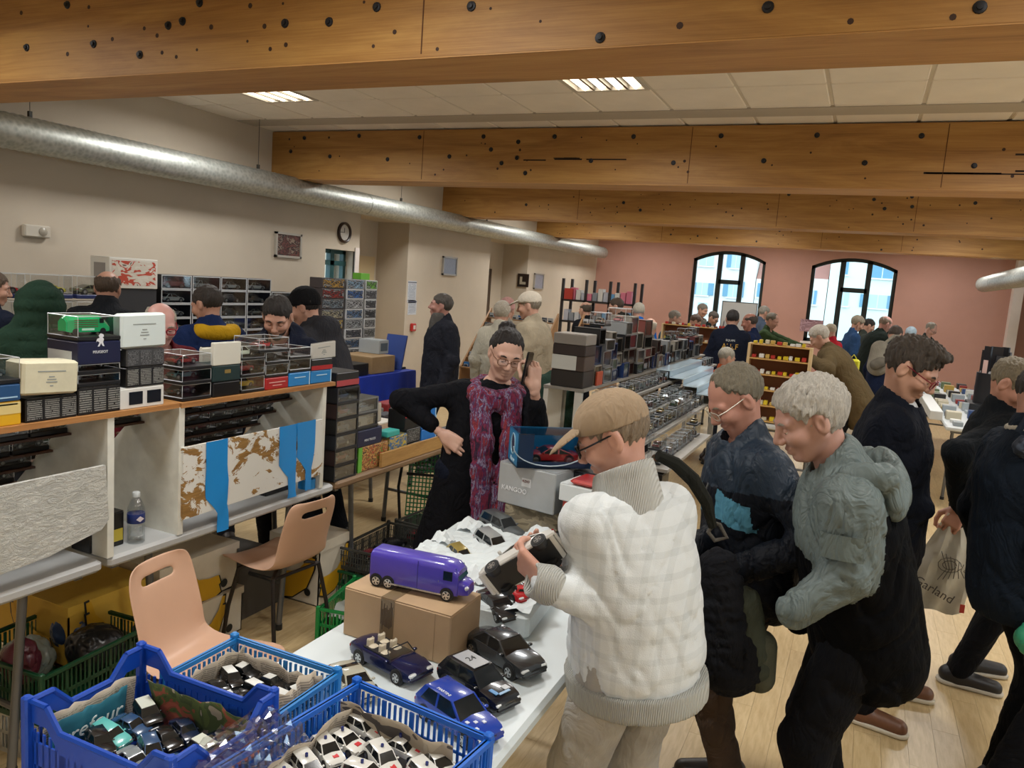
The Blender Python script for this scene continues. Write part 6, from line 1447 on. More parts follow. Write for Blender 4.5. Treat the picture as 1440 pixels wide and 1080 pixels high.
# ------------------------------------------------------------------ stepped blister displays at the far left
def stepped(label, x0, x1, y0, z0, tiers, dy, dz, group, itemlab, seed, step=.075, mats=None, hz=.06):
    t = thing('stepped_display', label, 'display', ((x0+x1)/2, y0, 0)); w_ = (x1-x0)/2; pm_ = plain('#8f6a42', .6)
    for k in range(tiers): MB().box((-w_, dy*k, z0+dz*k-.012), (w_, dy*k+dy, z0+dz*k)).build('tier', pm_, t)
    for sg in (-1, 1): MB().prism([(0, 0), (dy*tiers, 0), (dy*tiers, z0+dz*tiers), (dy*(tiers-1), z0+dz*(tiers-1)), (0, z0)], 'x', sg*w_-.01, sg*w_+.01).build('side_panel', pm_, t)
    r_ = random.Random(seed); ms = [small_pack(c) for c in mats]
    for k in range(tiers):
        x = x0+.05
        while x < x1-.03:
            q = r_.randrange(len(ms)); link('blister_pack', ms[q][1], None, '%s %s' % (ms[q][0], itemlab), 'model pack', group, None, (x, y0+dy*k+dy*.5, z0+dz*k+.001), (0, 0, r_.uniform(-.05, .05))); x += step
PACK = {}
def small_pack(c):
    if c in PACK: return PACK[c]
    nm = {'#9aa3a8': 'silver grey', '#2f6ca8': 'blue', '#b0b4b2': 'pale grey', '#7a3a34': 'red brown', '#5a6068': 'slate', '#c0a050': 'tan', '#6fa8d8': 'light blue', '#c9ccd0': 'white', '#d0b828': 'yellow', '#c8c0a8': 'cream', '#b03028': 'red', '#d8d8d4': 'white', '#d87a90': 'pink'}[c]
    m = MB().box((-.03, -.014, 0), (.03, .014, .055), 0).box((-.026, -.0155, .006), (.026, -.014, .03), 1).rbox((-.022, -.022, .008), (.022, -.0155, .026), .004, 2); PACK[c] = (nm, m.mesh('blister_pack', [plain(c, .4), plain('#d0d2d0', .4), plain('#3a3d42', .25)])); return PACK[c]
stepped('wooden stepped display of blister packed models behind the woman', -4.25, -3.35, 7.95, .86, 6, .12, .115, 'packs on the far left stepped display', 'blister pack on the stepped display behind the woman', 1, .078, ['#9aa3a8', '#2f6ca8', '#b0b4b2', '#7a3a34', '#5a6068', '#9aa3a8'])
stepped('stepped display of pale blue packs beyond the beige coat', -3.25, -2.75, 8.6, .86, 6, .12, .115, 'packs on the pale blue stepped display', 'blister pack on the display beyond the beige coat', 2, .078, ['#6fa8d8', '#c9ccd0', '#9aa3a8', '#6fa8d8'])
# ------------------------------------------------------------------ tall rack with posts by the far left corner
rx0, rx1, ry = -4.36, -3.2, 11.6
rt = thing('metal_rack', 'dark post rack with packs on shelves before the pink wall corner', 'rack', ((rx0+rx1)/2, ry, 0)); pmk = plain('#2a2422', .5); w_ = (rx1-rx0)/2
for i in range(4):
    for yy in (-.2, .2):
        if yy < 0 or i in (0, 3, 1, 2): MB().box((-w_+2*w_*i/3-.02, yy-.02, 0), (-w_+2*w_*i/3+.02, yy+.02, 2.0)).build('post', pmk, rt)
for z in (.5, .95, 1.35, 1.68): MB().box((-w_, -.22, z-.03), (w_, .22, z)).build('shelf', pmk, rt)
r_ = random.Random(8); cc = ['#c9ccd0', '#6fa8d8', '#d8d8d4', '#b9bcc8', '#d87a90', '#8a9098']; nm_ = ['white', 'light blue', 'off white', 'lilac grey', 'pink', 'grey']
for z in (.95, 1.35, 1.68):
    for i in range(12):
        k = r_.randrange(6); x = rx0+.08+.09*i; h_ = r_.uniform(.1, .2); carton('%s toy package on the %s shelf of the dark post rack' % (nm_[k], {.95: 'lower', 1.35: 'middle', 1.68: 'top'}[z]), (x-.038, ry-.2, z+.001), (x+.038, ry-.05, z+h_), plain(cc[k], .45), 'toy_package', group='packages on the dark post rack')
carton('red toy package at the left end of the top rack shelf', (rx0+.04, ry-.24, 1.681), (rx0+.0401+.14, ry-.205, 1.85), plain('#b3392c', .45), 'toy_package')
# ------------------------------------------------------------------ middle stall: stepped stand full of cases, stacked boxes on top
SX, SY0, SY1 = -1.68, 4.95, 9.3
sd_ = thing('stepped_stand', 'long grey stepped stand of the middle stall', 'stand', (SX, (SY0+SY1)/2, 0)); gm_ = plain('#8b8780', .5, var=.08); hl_ = (SY1-SY0)/2
TIERS = [(-1.98, -1.68, 1.2), (-1.68, -1.53, 1.1), (-1.53, -1.37, 1.0), (-1.37, -1.19, .93), (-1.19, -.95, .86)]
for k, (xa, xb, z) in enumerate(TIERS): MB().box((xa-SX, -hl_-(.0 if k < 2 else .35 if k < 4 else .5), z-.02), (xb-SX, (hl_ if k < 2 else hl_-.9) if k < 4 else -hl_+.9, z)).build('tier', gm_, sd_)
MB().box((-1.98-SX, -hl_+.01, 0), (-1.945-SX, -hl_+.3, 1.18)).build('leg_panel', plain('#cfcdc6', .5), sd_); MB().box((-1.75-SX, -hl_+.01, 0), (-1.70-SX, -hl_+.05, 1.18)).build('leg', plain('#cfcdc6', .5), sd_)
for yy in (-hl_-.3, 0, hl_-.1): MB().box((-1.19-SX, yy, 0), (-1.15-SX, yy+.04, .84)).build('leg', plain('#8a8a86', .5), sd_); MB().box((-1.97-SX, yy+.6, 0), (-1.93-SX, yy+.64, 1.18)).build('leg', plain('#8a8a86', .5), sd_)
sc = ['#2b2e33', '#5a1d20', '#26365a', '#7f8486', '#31513a', '#8a7a4a', '#111214', '#a8acae']
for i in range(8): case_proto('ms%d' % i, .13, .085, .085, ['sedan', 'hatch', 'coupe', 'wagon', 'suv', 'sedan', 'coupe', 'hatch'][i], sc[i], base='#202226', bh=.012, edge_col='#878e93')
r_ = random.Random(14); TN = ['', 'upper', 'second', 'third', 'lowest']
for k in range(1, 5):
    xa, xb, z = TIERS[k]; y = SY0+.1-(.0 if k < 2 else .3 if k < 4 else .45); nn = 0
    while y < ((SY1-.1 if k < 2 else 8.3) if k < 4 else 5.75):
        if k in (1, 2, 3) and 6.9 < y < 8.5: y += .14; continue
        q = r_.randrange(8); put_proto('ms%d' % q, ((xa+xb)/2+.01, y, z+.001), math.pi/2+r_.uniform(-.04, .04), 'clear case, %s from the near end, %s tier of the middle stall' % (ordw(nn), TN[k]), 'clear cases on the middle stall, %s tier' % TN[k])
        if k >= 3 and r_.random() < .45: put_proto('ms%d' % r_.randrange(8), ((xa+xb)/2+.01, y, z+.087), math.pi/2, 'clear case stacked on the %s case from the near end, %s tier, middle stall' % (ordw(nn), TN[k]), 'clear cases on the middle stall, %s tier' % TN[k])
        nn += 1
        y += .14 if r_.random() < .8 else .2
tk = ['#3a3634', '#8a8d8e', '#1a1b1e', '#24407a', '#6d3a34', '#9a9388']
for i in range(6): window_box('tp%d' % i, .15, .118, .2, ['sedan', 'hatch', 'coupe', 'suv', 'sedan', 'wagon'][i], ['#7d8284', '#3a3d40', '#8a8d90', '#2a3a5c', '#6a1d1d', '#9a9da0'][i], card=tk[i], frame=['#4a443e', '#77777a', '#202124', '#1f3258', '#443a30', '#86827a'][i])
y = SY0+.35; ci = 0; ORD = ['lowest', 'second', 'third', 'fourth']
while y < 9.1:
    n = 3 if y < 6.6 else 2
    z_ = 1.201; wy = r_.choice((.13, .157, .157, .21, .25)); tgt = 1.201+.1195*n+r_.uniform(-.05, .05); k = -1
    while z_ < tgt-.04 and k < 3:
        k += 1; hs = r_.choice((.7, .85, 1.0, 1.0, 1.2)); z0_ = z_; z_ += .1195*hs
        put_proto('tp%d' % r_.randrange(6), (-1.79+r_.uniform(-.03, .01), y+wy/2-.07, z0_), r_.uniform(-.04, .04), 'boxed model, %s layer, %s pile from the near end of the middle stall' % (ORD[k], ordw(ci)), 'boxed models stacked on the middle stall, %s layer' % ORD[k], cat='model box', scale=(1, wy/.157, hs))
    if y > 7.6 and r_.random() < .7: put_proto('ms%d' % r_.randrange(8), (-1.78, y+wy/2-.07, z_+.001), math.pi/2, 'clear case on top of the %s pile of the long row' % ordw(ci), 'clear cases on top of the long row')
    y += wy; ci += 1
# near end pile
z = 1.201
for lab, h_, mt, fc in (('black card box at the base of the near end pile', .115, plain('#2a2624', .45), None), ('box with white lid label in the near end pile', .105, plain('#4a3d36', .45), [('-y', .0, .75, .05, 1.0, plain('#c9ccc8', .5))]), ('dark brown box in the near end pile', .075, plain('#332a28', .45), None), ('clear topped grey box in the near end pile', .075, plain('#8f8a84', .35), None)):
    carton(lab, (-1.94, SY0+.02, z), (-1.70, SY0+.24, z+h_-.001), mt, 'model_box', face=fc); z += h_
carton('orange fronted model box at the foot of the long row', (-1.695, SY0+.27, 1.201), (-1.682, SY0+.4, 1.3), plain('#b04a2c', .4), 'model_box')
z2 = 1.201+.1195*3+.055
case_proto('rd', .2, .15, .13, 'coupe', '#c98a8a'); o = put_proto('rd', (-1.8, 6.05, z2), math.pi/2, 'large clear case with pinkish model on top of the long row', None); del o['group']
case_proto('rd2', .16, .12, .1, 'sedan', '#9a8d80'); o = put_proto('rd2', (-1.8, 5.55, z2), math.pi/2, 'clear case with beige model on top of the long row', None); del o['group']
# glass fronted white steps on the stand
gs = thing('glass_step_display', 'pale stepped display with clear trays at the far end of the middle stall', 'display', (-1.55, 7.7, 1.0))
for k in range(4): MB().box((-.13+.13*k, -.75, .19-.06*k), (.0+.13*k, .75, .2-.06*k)).build('step_top', plain('#b9cdd8', .15), gs); MB().box((.0+.13*k-.006, -.75, .13-.06*k), (.0+.13*k, .75, .19-.06*k)).build('step_front', plain('#8fa8b8', .2), gs)
MB().box((-.13, -.75, .105), (-.10, .75, .19)).build('back', plain('#8fa0aa', .3), gs)
carton('black carton under the near end of the lowest tier', (-1.12, 4.42, .46), (-.97, 4.6, .83), M_BLACKB, 'carton')
# ------------------------------------------------------------------ wooden shelf units with yellow boxes
def shelf_unit(label, x0, x1, y, z0, z1, n, group, itemlab, seed, depth=.16, wall='#8a5a34', colset=None):
    t = thing('wooden_shelf_unit', label, 'shelf', ((x0+x1)/2, y, z0)); w_ = (x1-x0)/2; h = z1-z0; wm = wood('#9a6a3a', '#b5854e', '#c79a62', name='shelf_pine', axis='X')
    MB().box((-w_, depth-.01, 0), (w_, depth, h)).build('back_panel', plain('#7a4a2a', .6), t)
    for sg in (-1, 1): MB().box((sg*w_-.012, 0, 0), (sg*w_+.012, depth, h)).build('side_panel', plain('#c9ae82', .5), t)
    r_ = random.Random(seed)
    for k in range(n):
        z = h*k/(n-1) if n > 1 else 0; z = min(z, h-.012); MB().box((-w_+.012, 0, z), (w_-.012, depth-.01, z+.012)).build('shelf', plain('#c29a5c', .5), t)
        x = x0+.03
        while x < x1-.04:
            c = r_.choice(colset or ['#d0b828', '#c8c0a8', '#d0b828', '#b03028', '#d8d8d4', '#c0a050']); nm = PACK_N[c]; w2 = r_.uniform(.026, .045)
            carton('%s %s' % (nm, itemlab), (x, y+.02, z0+z+.013), (x+w2, y+.08, z0+z+.013+r_.uniform(.02, .04)), plain(c, .45), 'small_box', group=group); x += w2+r_.uniform(.004, .03)
PACK_N = {'#d0b828': 'yellow', '#c8c0a8': 'cream', '#b03028': 'red', '#d8d8d4': 'white', '#c0a050': 'tan', '#9aa3a8': 'grey', '#6a3a2a': 'brown'}
folding_table('table carrying the wooden shelf of yellow boxes', -1.0, -.25, 7.25, 8.3, .78, plain('#b9b9b4', .5))
shelf_unit('pine shelf unit with rows of yellow and white small boxes', -.93, -.40, 7.3, .79, 1.50, 6, 'small boxes on the pine shelf', 'small box on the pine shelf unit', 4)
folding_table('table carrying the second wooden shelf by the far window', -2.75, -1.75, 10.75, 11.5, .78, plain('#b9b9b4', .5))
shelf_unit('second pine shelf unit with few boxes behind the navy sweatshirts', -2.6, -1.62, 10.85, .79, 1.46, 4, 'small boxes on the second pine shelf', 'small box on the second pine shelf', 6, colset=['#b03028', '#c8c0a8', '#6a3a2a', '#d0b828'])
# tables with toys along the far side, right side table and black spinner
def toy_table(label, x0, x1, y0, y1, n, seed, group, lab, z=.76, top='#c9ced0'):
    folding_table(label, x0, x1, y0, y1, z, plain(top, .45)); r_ = random.Random(seed); nx_ = max(1, int((x1-x0)/.2)); ny_ = max(1, int((y1-y0)/.24))
    pal = [('#9aa3a8', 'grey'), ('#8a2a26', 'red'), ('#c8c0a8', 'cream'), ('#2f4a7a', 'blue'), ('#d8d8d4', 'white'), ('#2a2a2c', 'black'), ('#c0a050', 'tan'), ('#6a7a5a', 'olive')]
    for i in range(nx_):
        for j in range(ny_):
            c, nm = r_.choice(pal); x, y = x0+(i+.5)*(x1-x0)/nx_, y0+(j+.5)*(y1-y0)/ny_; w_, d_, h_ = r_.uniform(.08, .14), r_.uniform(.08, .16), r_.uniform(.03, .1)
            carton('%s small model box %s' % (nm, lab), (x-w_/2, y-d_/2, z+.001), (x+w_/2, y+d_/2, z+h_), plain(c, .4), 'small_box', group=group)
toy_table('far table below the left arched window', -3.6, -1.7, 15.6, 16.3, 0, 1, 'boxes on the far window table', 'on the far table below the left window', z=.9)
toy_table('long right hand table crowded with small model boxes', .85, 1.75, 8.6, 13.2, 0, 2, 'boxes on the right hand table', 'on the long right hand table', z=.8)
toy_table('table of model boxes behind the stooping brown coat', -.55, -.05, 9.7, 11.5, 0, 3, 'boxes on the table by the brown coat', 'on the table by the stooping brown coat', z=.8)
nwt = carton('long white tray at the near edge of the right hand table', (.72, 8.9, .81), (.84, 10.6, .9), plain('#d4d6d4', .5), 'tray')
sp = thing('spinner_stand', 'black carousel stand with tall upright panels on the right hand table', 'stand', (1.42, 10.35, .9)); pk_ = plain('#15151a', .4)
MB().cyl((0, 0, 0), (0, 0, .35), .17, 24).build('drum', pk_, sp, True); MB().cyl((0, 0, .35), (0, 0, .37), .14, 24).build('ring', plain('#a8a8aa', .4), sp, True)
for k in range(6):
    a = 2*math.pi*k/6+.2; MB().box((-.045, .12, .05), (.045, .14, .56+.05*(k % 3))).xform(Matrix.Rotation(a, 4, 'Z')).build('panel', pk_, sp); MB().box((-.03, .141, .3), (.03, .143, .5)).xform(Matrix.Rotation(a, 4, 'Z')).build('panel_insert', plain(['#8a4a44', '#9aa8b0', '#c8a8a0', '#30363c', '#6a5a58', '#7a8088'][k], .3), sp)
MB().box((-.06, -.02, .37), (.06, .02, .66)).build('centre_panel', pk_, sp); carton('black box under the carousel stand', (1.2, 10.12, .802), (1.64, 10.58, .899), plain('#17171a', .45), 'carton')
# ------------------------------------------------------------------ whiteboard before the left window, poster under the right window
wbp = [ony(1017, 424, 15.0), ony(1062, 427, 15.0), ony(1062, 460, 15.0)]
eb = thing('whiteboard', 'small whiteboard standing before the left arched window', 'whiteboard', (wbp[0][0]+.31, 15.0, 0)); zt = wbp[0][2]
MB().box((-.31, 0, zt-.62), (.31, .015, zt)).build('board', plain('#c3c4c2', .4), eb); MB().box((-.325, -.004, zt-.635), (.325, 0, zt-.62)).box((-.325, -.004, zt), (.325, .02, zt+.015)).box((-.325, -.004, zt-.62), (-.31, .02, zt)).box((.31, -.004, zt-.62), (.325, .02, zt)).build('board_frame', plain('#5d6062', .4), eb)
for sg in (-1, 1): MB().cyl((sg*.25, .03, zt-.3), (sg*.33, .25, 0), .015, 8).cyl((sg*.25, .02, zt-.3), (sg*.33, -.15, 0), .015, 8).build('leg', plain('#5d6062', .4), eb)
pp = ony(1141, 458, YB-.06); po = thing('poster', 'pinkish grey poster on the pink wall at the foot of the right window', 'poster', (pp[0], YB-.0005, pp[2]-.14)); MB().box((-.24, -.004, 0), (.24, 0, .27)).build('sheet', blotchy(['#9a7a80', '#8f7078', '#b09098', '#7a5a64'], 3), po)
# ------------------------------------------------------------------ fittings on the left wall
def on_wall(px, py): return onx(px, py, WX)
def frame_pic(label, pa, pb, mat, fcol, th=.03, fw=.025):
    a, b = on_wall(*pa), on_wall(*pb); y0, y1 = a[1], b[1]; z1, z0 = (a[2]), b[2]; t = thing('framed_picture', label, 'picture', (WX+.002, (y0+y1)/2, z0)); w_ = (y1-y0)/2; h = z1-z0
    MB().box((0, -w_+fw, fw), (th*.6, w_-fw, h-fw)).build('picture', mat, t); MB().box((0, -w_, 0), (th, -w_+fw, h)).box((0, w_-fw, 0), (th, w_, h)).box((0, -w_, 0), (th, w_, fw)).box((0, -w_, h-fw), (th, w_, h)).build('frame', plain(fcol, .4, .3), t)
frame_pic('framed dark red photo collage on the left wall', (386, 325), (421, 364), blotchy(['#4a2a2a', '#6a4038', '#2f2020', '#8a7a6c', '#54302c'], 4), '#b9b4aa')
frame_pic('framed grey blue notice on the wall beyond the first alcove', (622, 360), (640, 388), plain('#7d8494', .4, var=.1), '#9a9690')
frame_pic('framed grey notice on the wall beyond the second alcove', (751, 384), (762, 407), plain('#8d8f9c', .4, var=.1), '#a5a098')
ck = on_wall(483, 327); t = thing('wall_clock', 'round dark rimmed wall clock above the narrow window', 'clock', (WX+.002, ck[1], ck[2])); Mx = Matrix.Rotation(math.pi/2, 4, 'Y')
MB().lathe([(.0001, 0), (.105, 0), (.105, .012), (.0001, .012)], 28).xform(Mx).build('dial', plain('#c9c4bc', .4), t, True); MB().lathe([(.1, 0), (.132, 0), (.132, .03), (.118, .04), (.102, .03), (.1, 0)], 28).xform(Mx).build('rim', plain('#2e1c16', .35), t, True)
MB().box((.013, -.004, 0), (.016, .004, .06)).build('hour_hand', M_TRIM, t); MB().box((.013, -.08, -.003), (.016, 0, .003)).build('minute_hand', M_TRIM, t)
se = on_wall(48, 325); t = thing('motion_sensor', 'white motion sensor box on the left wall', 'sensor', (WX+.002, se[1], se[2]-.05)); MB().rbox((0, -.11, 0), (.05, .11, .1), .01).build('housing', plain('#c9c2b4', .5), t); MB().lathe([(.0001, .018), (.02, .015), (.035, .006), (.036, 0)], 18).xform(Matrix.Translation((.05, .04, .05)) @ Mx).build('lens', plain('#a8a294', .3), t, True)
for q, (py, hh, lab) in enumerate(((395, .33, 'upper white notice sheet taped to the wall beside the alcove'), (422, .22, 'lower white notice sheet taped to the wall beside the alcove'))):
    a = on_wall(580, py); t = thing('notice_sheet', lab, 'notice', (WX+.001, a[1], a[2]-hh)); MB().box((0, -.12, 0), (.002, .12, hh)).build('paper', printed('#c5cad0', '#8f98a8', 1, 16, .6, .7, 'YZ'), t); MB().box((.002, -.12, hh-.03), (.003, .12, hh-.015)).build('heading', plain('#54586a', .6), t)
a = on_wall(579, 460); t = thing('fire_alarm_button', 'red fire alarm button on the cream wall', 'alarm', (WX+.002, a[1], a[2]-.06)); MB().rbox((0, -.06, 0), (.045, .06, .12), .01).build('housing', plain('#b3261f', .4), t); MB().box((.045, -.03, .03), (.048, .03, .09)).build('panel', plain('#d0cac4', .4), t)
ex = ony(736, 395, Y2b-.001); t = thing('exit_sign', 'small dark emergency sign inside the second alcove', 'sign', (ex[0], Y2b-.002, ex[2]-.12)); MB().box((-.12, -.02, 0), (.12, 0, .26)).build('plate', plain('#2a1f1a', .4), t); MB().box((-.07, -.023, .05), (-.02, -.02, .2)).box((-.02, -.023, .05), (.06, -.02, .1)).build('pictogram', plain('#b0a894', .4), t)
# ------------------------------------------------------------------ houses across the street (60 m away)
YH = 60.0
def hp2(x, y, Y=YH): p = ony(x, y, Y); return p[0], p[2]
def house(label, xa, xb, ztop, Y, col, wins, roof=None, zroof=0):
    t = thing('house', label, 'building', ((xa+xb)/2, Y, -2.0)); cx = (xa+xb)/2; w_ = (xb-xa)/2; MB().box((-w_, 0, 0), (w_, 6, ztop+2)).build('facade', plain(col, .8), t)
    for (x0, y0, x1, y1, sh) in wins:
        a, b = ony(x0, y0, Y), ony(x1, y1, Y); xl, xr_, zh, zl = a[0]-cx, b[0]-cx, a[2]+2, b[2]+2
        if xl < -w_ or xr_ > w_: continue
        p_ = MB().box((xl, -.06, zl), (xr_, 0, zh)).build('window', plain('#a9c4cc' if sh != 1 else '#5f93b4', .4), t); MB().box((xl-.1, -.15, zl-.12), (xr_+.1, 0, zl-.02)).build('window_sill', plain('#d8dcd8', .6), p_); MB().box(((xl+xr_)/2-.03, -.08, zl), ((xl+xr_)/2+.03, -.06, zh)).build('glazing_bar', plain('#c9d4d4', .6), p_)
        if sh == 2:
            q = (xr_-xl)*.45
            for u0, u1 in ((xl-q, xl), (xr_, xr_+q)): MB().box((u0, -.1, zl), (u1, 0, zh)).build('shutter', plain('#5f8fa8', .6), t)
    if roof: MB().prism([(-.0, ztop+2), (3, ztop+2+zroof), (6, ztop+2)], 'x', -w_, w_).build('roof', plain(roof, .7), t)
    return t
x1_, x2_, x3_, x4_, x5_ = hp2(960, 400)[0], hp2(1062, 400)[0], hp2(1100, 400)[0], hp2(1164, 400)[0], hp2(1290, 400)[0]
house('pale house with blue shutters seen through the left window', x1_-3, x2_, 9, YH, '#d6d6d2', [(985, 358, 1003, 374, 0), (1030, 354, 1041, 377, 2), (980, 397, 995, 415, 2), (1025, 395, 1038, 418, 2), (982, 425, 993, 440, 0)])
house('low white house with red tiled roof seen through the left window', x2_+.05, x3_, hp2(1062, 392)[1], YH, '#d6d4cf', [(1066, 398, 1074, 418, 1)], '#9a6f62', 3.0)
house('small red roofed house at the edge of the right window', x3_+.05, x4_, hp2(1150, 392)[1], YH, '#d2cec6', [(1140, 408, 1147, 428, 1)], '#94655a', 3.0)
house('pale green white house with blue shutters seen through the right window', x4_+.05, x5_+3, 9, YH, '#cfdcd6', [(1184, 368, 1192, 386, 1), (1228, 370, 1255, 392, 1), (1222, 414, 1246, 434, 2), (1180, 410, 1192, 430, 0)])
MB().box((-40, 18.8, -2.2), (40, 80, -2.0)).build('street', plain('#8f8f8c', .9), None, kind='structure', label='grey street outside the windows')
# ------------------------------------------------------------------ the people
def check_mat():
    m, nt, b = newmat('white_checked_jacket'); v = coords(nt, 'Object', (1, 1, 1)); sp = N(nt, 'ShaderNodeSeparateXYZ'); nt.links.new(v, sp.inputs[0])
    def band(out, per, w_):
        a = N(nt, 'ShaderNodeMath', operation='MULTIPLY'); a.inputs[1].default_value = 1/per; nt.links.new(out, a.inputs[0]); f = N(nt, 'ShaderNodeMath', operation='FRACT'); nt.links.new(a.outputs[0], f.inputs[0]); g = N(nt, 'ShaderNodeMath', operation='LESS_THAN'); g.inputs[1].default_value = w_; nt.links.new(f.outputs[0], g.inputs[0]); return g.outputs[0]
    ad = N(nt, 'ShaderNodeMath', operation='ADD'); nt.links.new(band(sp.outputs[2], .055, .3), ad.inputs[0]); nt.links.new(band(sp.outputs[0], .05, .3), ad.inputs[1])
    hl = N(nt, 'ShaderNodeMath', operation='MULTIPLY'); nt.links.new(ad.outputs[0], hl.inputs[0]); hl.inputs[1].default_value = .35
    nt.links.new(mixc(nt, hl.outputs[0], '#d4d9da', '#bbc1c2'), b.inputs['Base Color']); b.inputs['Roughness'].default_value = .85; bump(nt, b, noise(nt, v, 320, 3), .4, .003); return m
def knit_rib(color):
    m, nt, b = newmat('ribbed_knit'); v = coords(nt, 'Object'); w_ = N(nt, 'ShaderNodeTexWave'); w_.inputs['Scale'].default_value = 60; nt.links.new(v, w_.inputs['Vector']); b.inputs['Base Color'].default_value = lin(color); b.inputs['Roughness'].default_value = .9; bump(nt, b, w_.outputs['Fac'], .8, .004); return m
def shell(name, build, mat, J, vox=.008): S = SDF(); build(S); V, F_ = S.surf(vox); return link(name, soft_mesh(name, [(V, F_, 0)], mat, J['pos']), J['root'])
# --- man in the tan cap
PVc = dep(902, 905, 2.17); Jc = person('man in tan cap and white checked jacket holding a model car', (PVc[0]+.02, PVc[1]), 152, head=dep(862, 612, 2.15), pelvis=PVc, s=.98, look=192, nod=30, coat_mat=check_mat(), trousers='#a5a29b', hair='short', hair_col='#8a7a66', cap='#a08c74', skin_tone='#cf957b', glasses=('#1d1d20', .0028),
    lh=dep(770, 822, 2.0), rh=dep(812, 790, 2.12), lhint=np.array([.15, -.1, -1.0]), rhint=np.array([.2, .3, -1.0]), lcurl=.75, rcurl=.6, lpalm=(.1, .75, .35), rpalm=(-.1, -.6, .6), ldir=(-.72, .12, .38), rdir=(-.85, -.1, .12), bulk=1.1, hem=-.01, collar=0, vox=.009, fold=.006, legbulk=1.15, belly=.3, belly_up=.0, belly_r=.2, vh=.004, hv=.003, shoes='#3a332c')
def colr(S):
    NB, up = Jc['NB'], nrm(Jc['sd']*.5+nrm(Jc['H']-Jc['NB'])*.7); S.cap(NB-up*.06, NB+up*.07-Jc['BK']*.01, .108, .088, k=.02); S.cap(NB+up*.0+Jc['BK']*.02, NB+up*.3+Jc['BK']*.06, .066, .072, k=.01, mode='sub'); S.plane(NB+up*.088-Jc['BK']*.02, up+Jc['BK']*.25)
shell('collar', colr, knit_rib('#b9bab5'), Jc, .005)
def hemb(S):
    P, sd, BK = Jc['PV'], Jc['sd'], Jc['BK']; n_ = nrm(sd+np.array([0, 0, 1.5])); S.cap(P-sd*.12+BK*.035, P-sd*.02+BK*.035, .208, .208, k=.02, flat=(BK, .95)); S.plane(P-sd*.15, -n_); S.plane(P-sd*.08, n_)
shell('waistband', hemb, knit_rib('#a9aaa3'), Jc, .007)
for sg in (1, -1):
    W_, E_ = Jc['WR'][sg], Jc['EL'][sg]; d_ = nrm(W_-E_); MBc = lambda S: (S.cap(W_-d_*.0, W_+d_*.035, .053, .046, k=.01), S.cap(W_+d_*.03, W_+d_*.1, .034, .034, k=.004, mode='sub'), S.plane(W_+d_*.05, d_)); shell('cuff', MBc, knit_rib('#b4b5b0'), Jc, .005)
hc = car_thing('white and black model car held in the hands of the capped man', 'sedan', paint('#d2d2ce', .25), .235, dep(742, 803, 2.0), 0)
_x = nrm(-CR*.84-CU*.5+CF*.1); _z = nrm(CF*.85+CU*.45); _z = nrm(_z-_x*np.dot(_z, _x)); _y = np.cross(_z, _x); _M = Matrix((_x, _y, _z)).transposed().to_4x4(); _M.translation = Vector(dep(738, 800, 2.04)); hc.matrix_world = _M
# --- black and olive backpack hanging on the right shoulder of the capped man
bp = thing('backpack', 'black and olive backpack hanging behind the man in the cap', 'backpack', dep(1030, 960, 2.42)); B0 = np.array(bp.location)
def bk(c, r, q=None): return c
up_ = nrm(dep(1015, 740, 2.4)-dep(1035, 960, 2.42)); rt_ = CR; fw_ = np.cross(up_, rt_)
S = SDF(); S.cap(B0+up_*.06, B0+up_*.37-rt_*.01, .1, .06, k=.05, flat=(fw_, .8)); S.disp(folds(.01, 26, 1)); S.disp(lambda P: -.006*np.abs(np.sin(((P[0]-B0[0])*up_[0]+(P[1]-B0[1])*up_[1]+(P[2]-B0[2])*up_[2])*math.pi/.035))); V, F_ = S.surf(.009); link('main_compartment', soft_mesh('main_compartment', [(V, F_, 0)], cloth('#15161a'), B0), bp)
S = SDF(); S.cap(B0+up_*.06+rt_*.07, B0+up_*.26+rt_*.06, .062, .05, k=.05); S.disp(folds(.005, 26, 3)); V, F_ = S.surf(.009); link('side_pocket', soft_mesh('side_pocket', [(V, F_, 0)], cloth('#3d4238'), B0), bp)
S = SDF(); S.cap(B0+up_*.02+rt_*.085, B0+up_*.12+rt_*.1, .05, .05, k=.05); V, F_ = S.surf(.009); link('lower_pocket', soft_mesh('lower_pocket', [(V, F_, 0)], cloth('#494b3f'), B0), bp)
ptl = [dep(*q)-B0 for q in ((925, 640, 2.25), (950, 652, 2.27), (975, 675, 2.28), (993, 705, 2.3), (1002, 740, 2.33))]
MB().tube(ptl, [.016, .02, .022, .02, .014], 8).build('shoulder_strap', cloth('#22231f'), bp, True); MB().tube([dep(*q)-B0 for q in ((1004, 735, 2.33), (996, 748, 2.33), (1005, 760, 2.33), (1022, 756, 2.33), (1012, 738, 2.34))], .007, 8, closed=True).build('loop', cloth('#54504a'), bp, True)
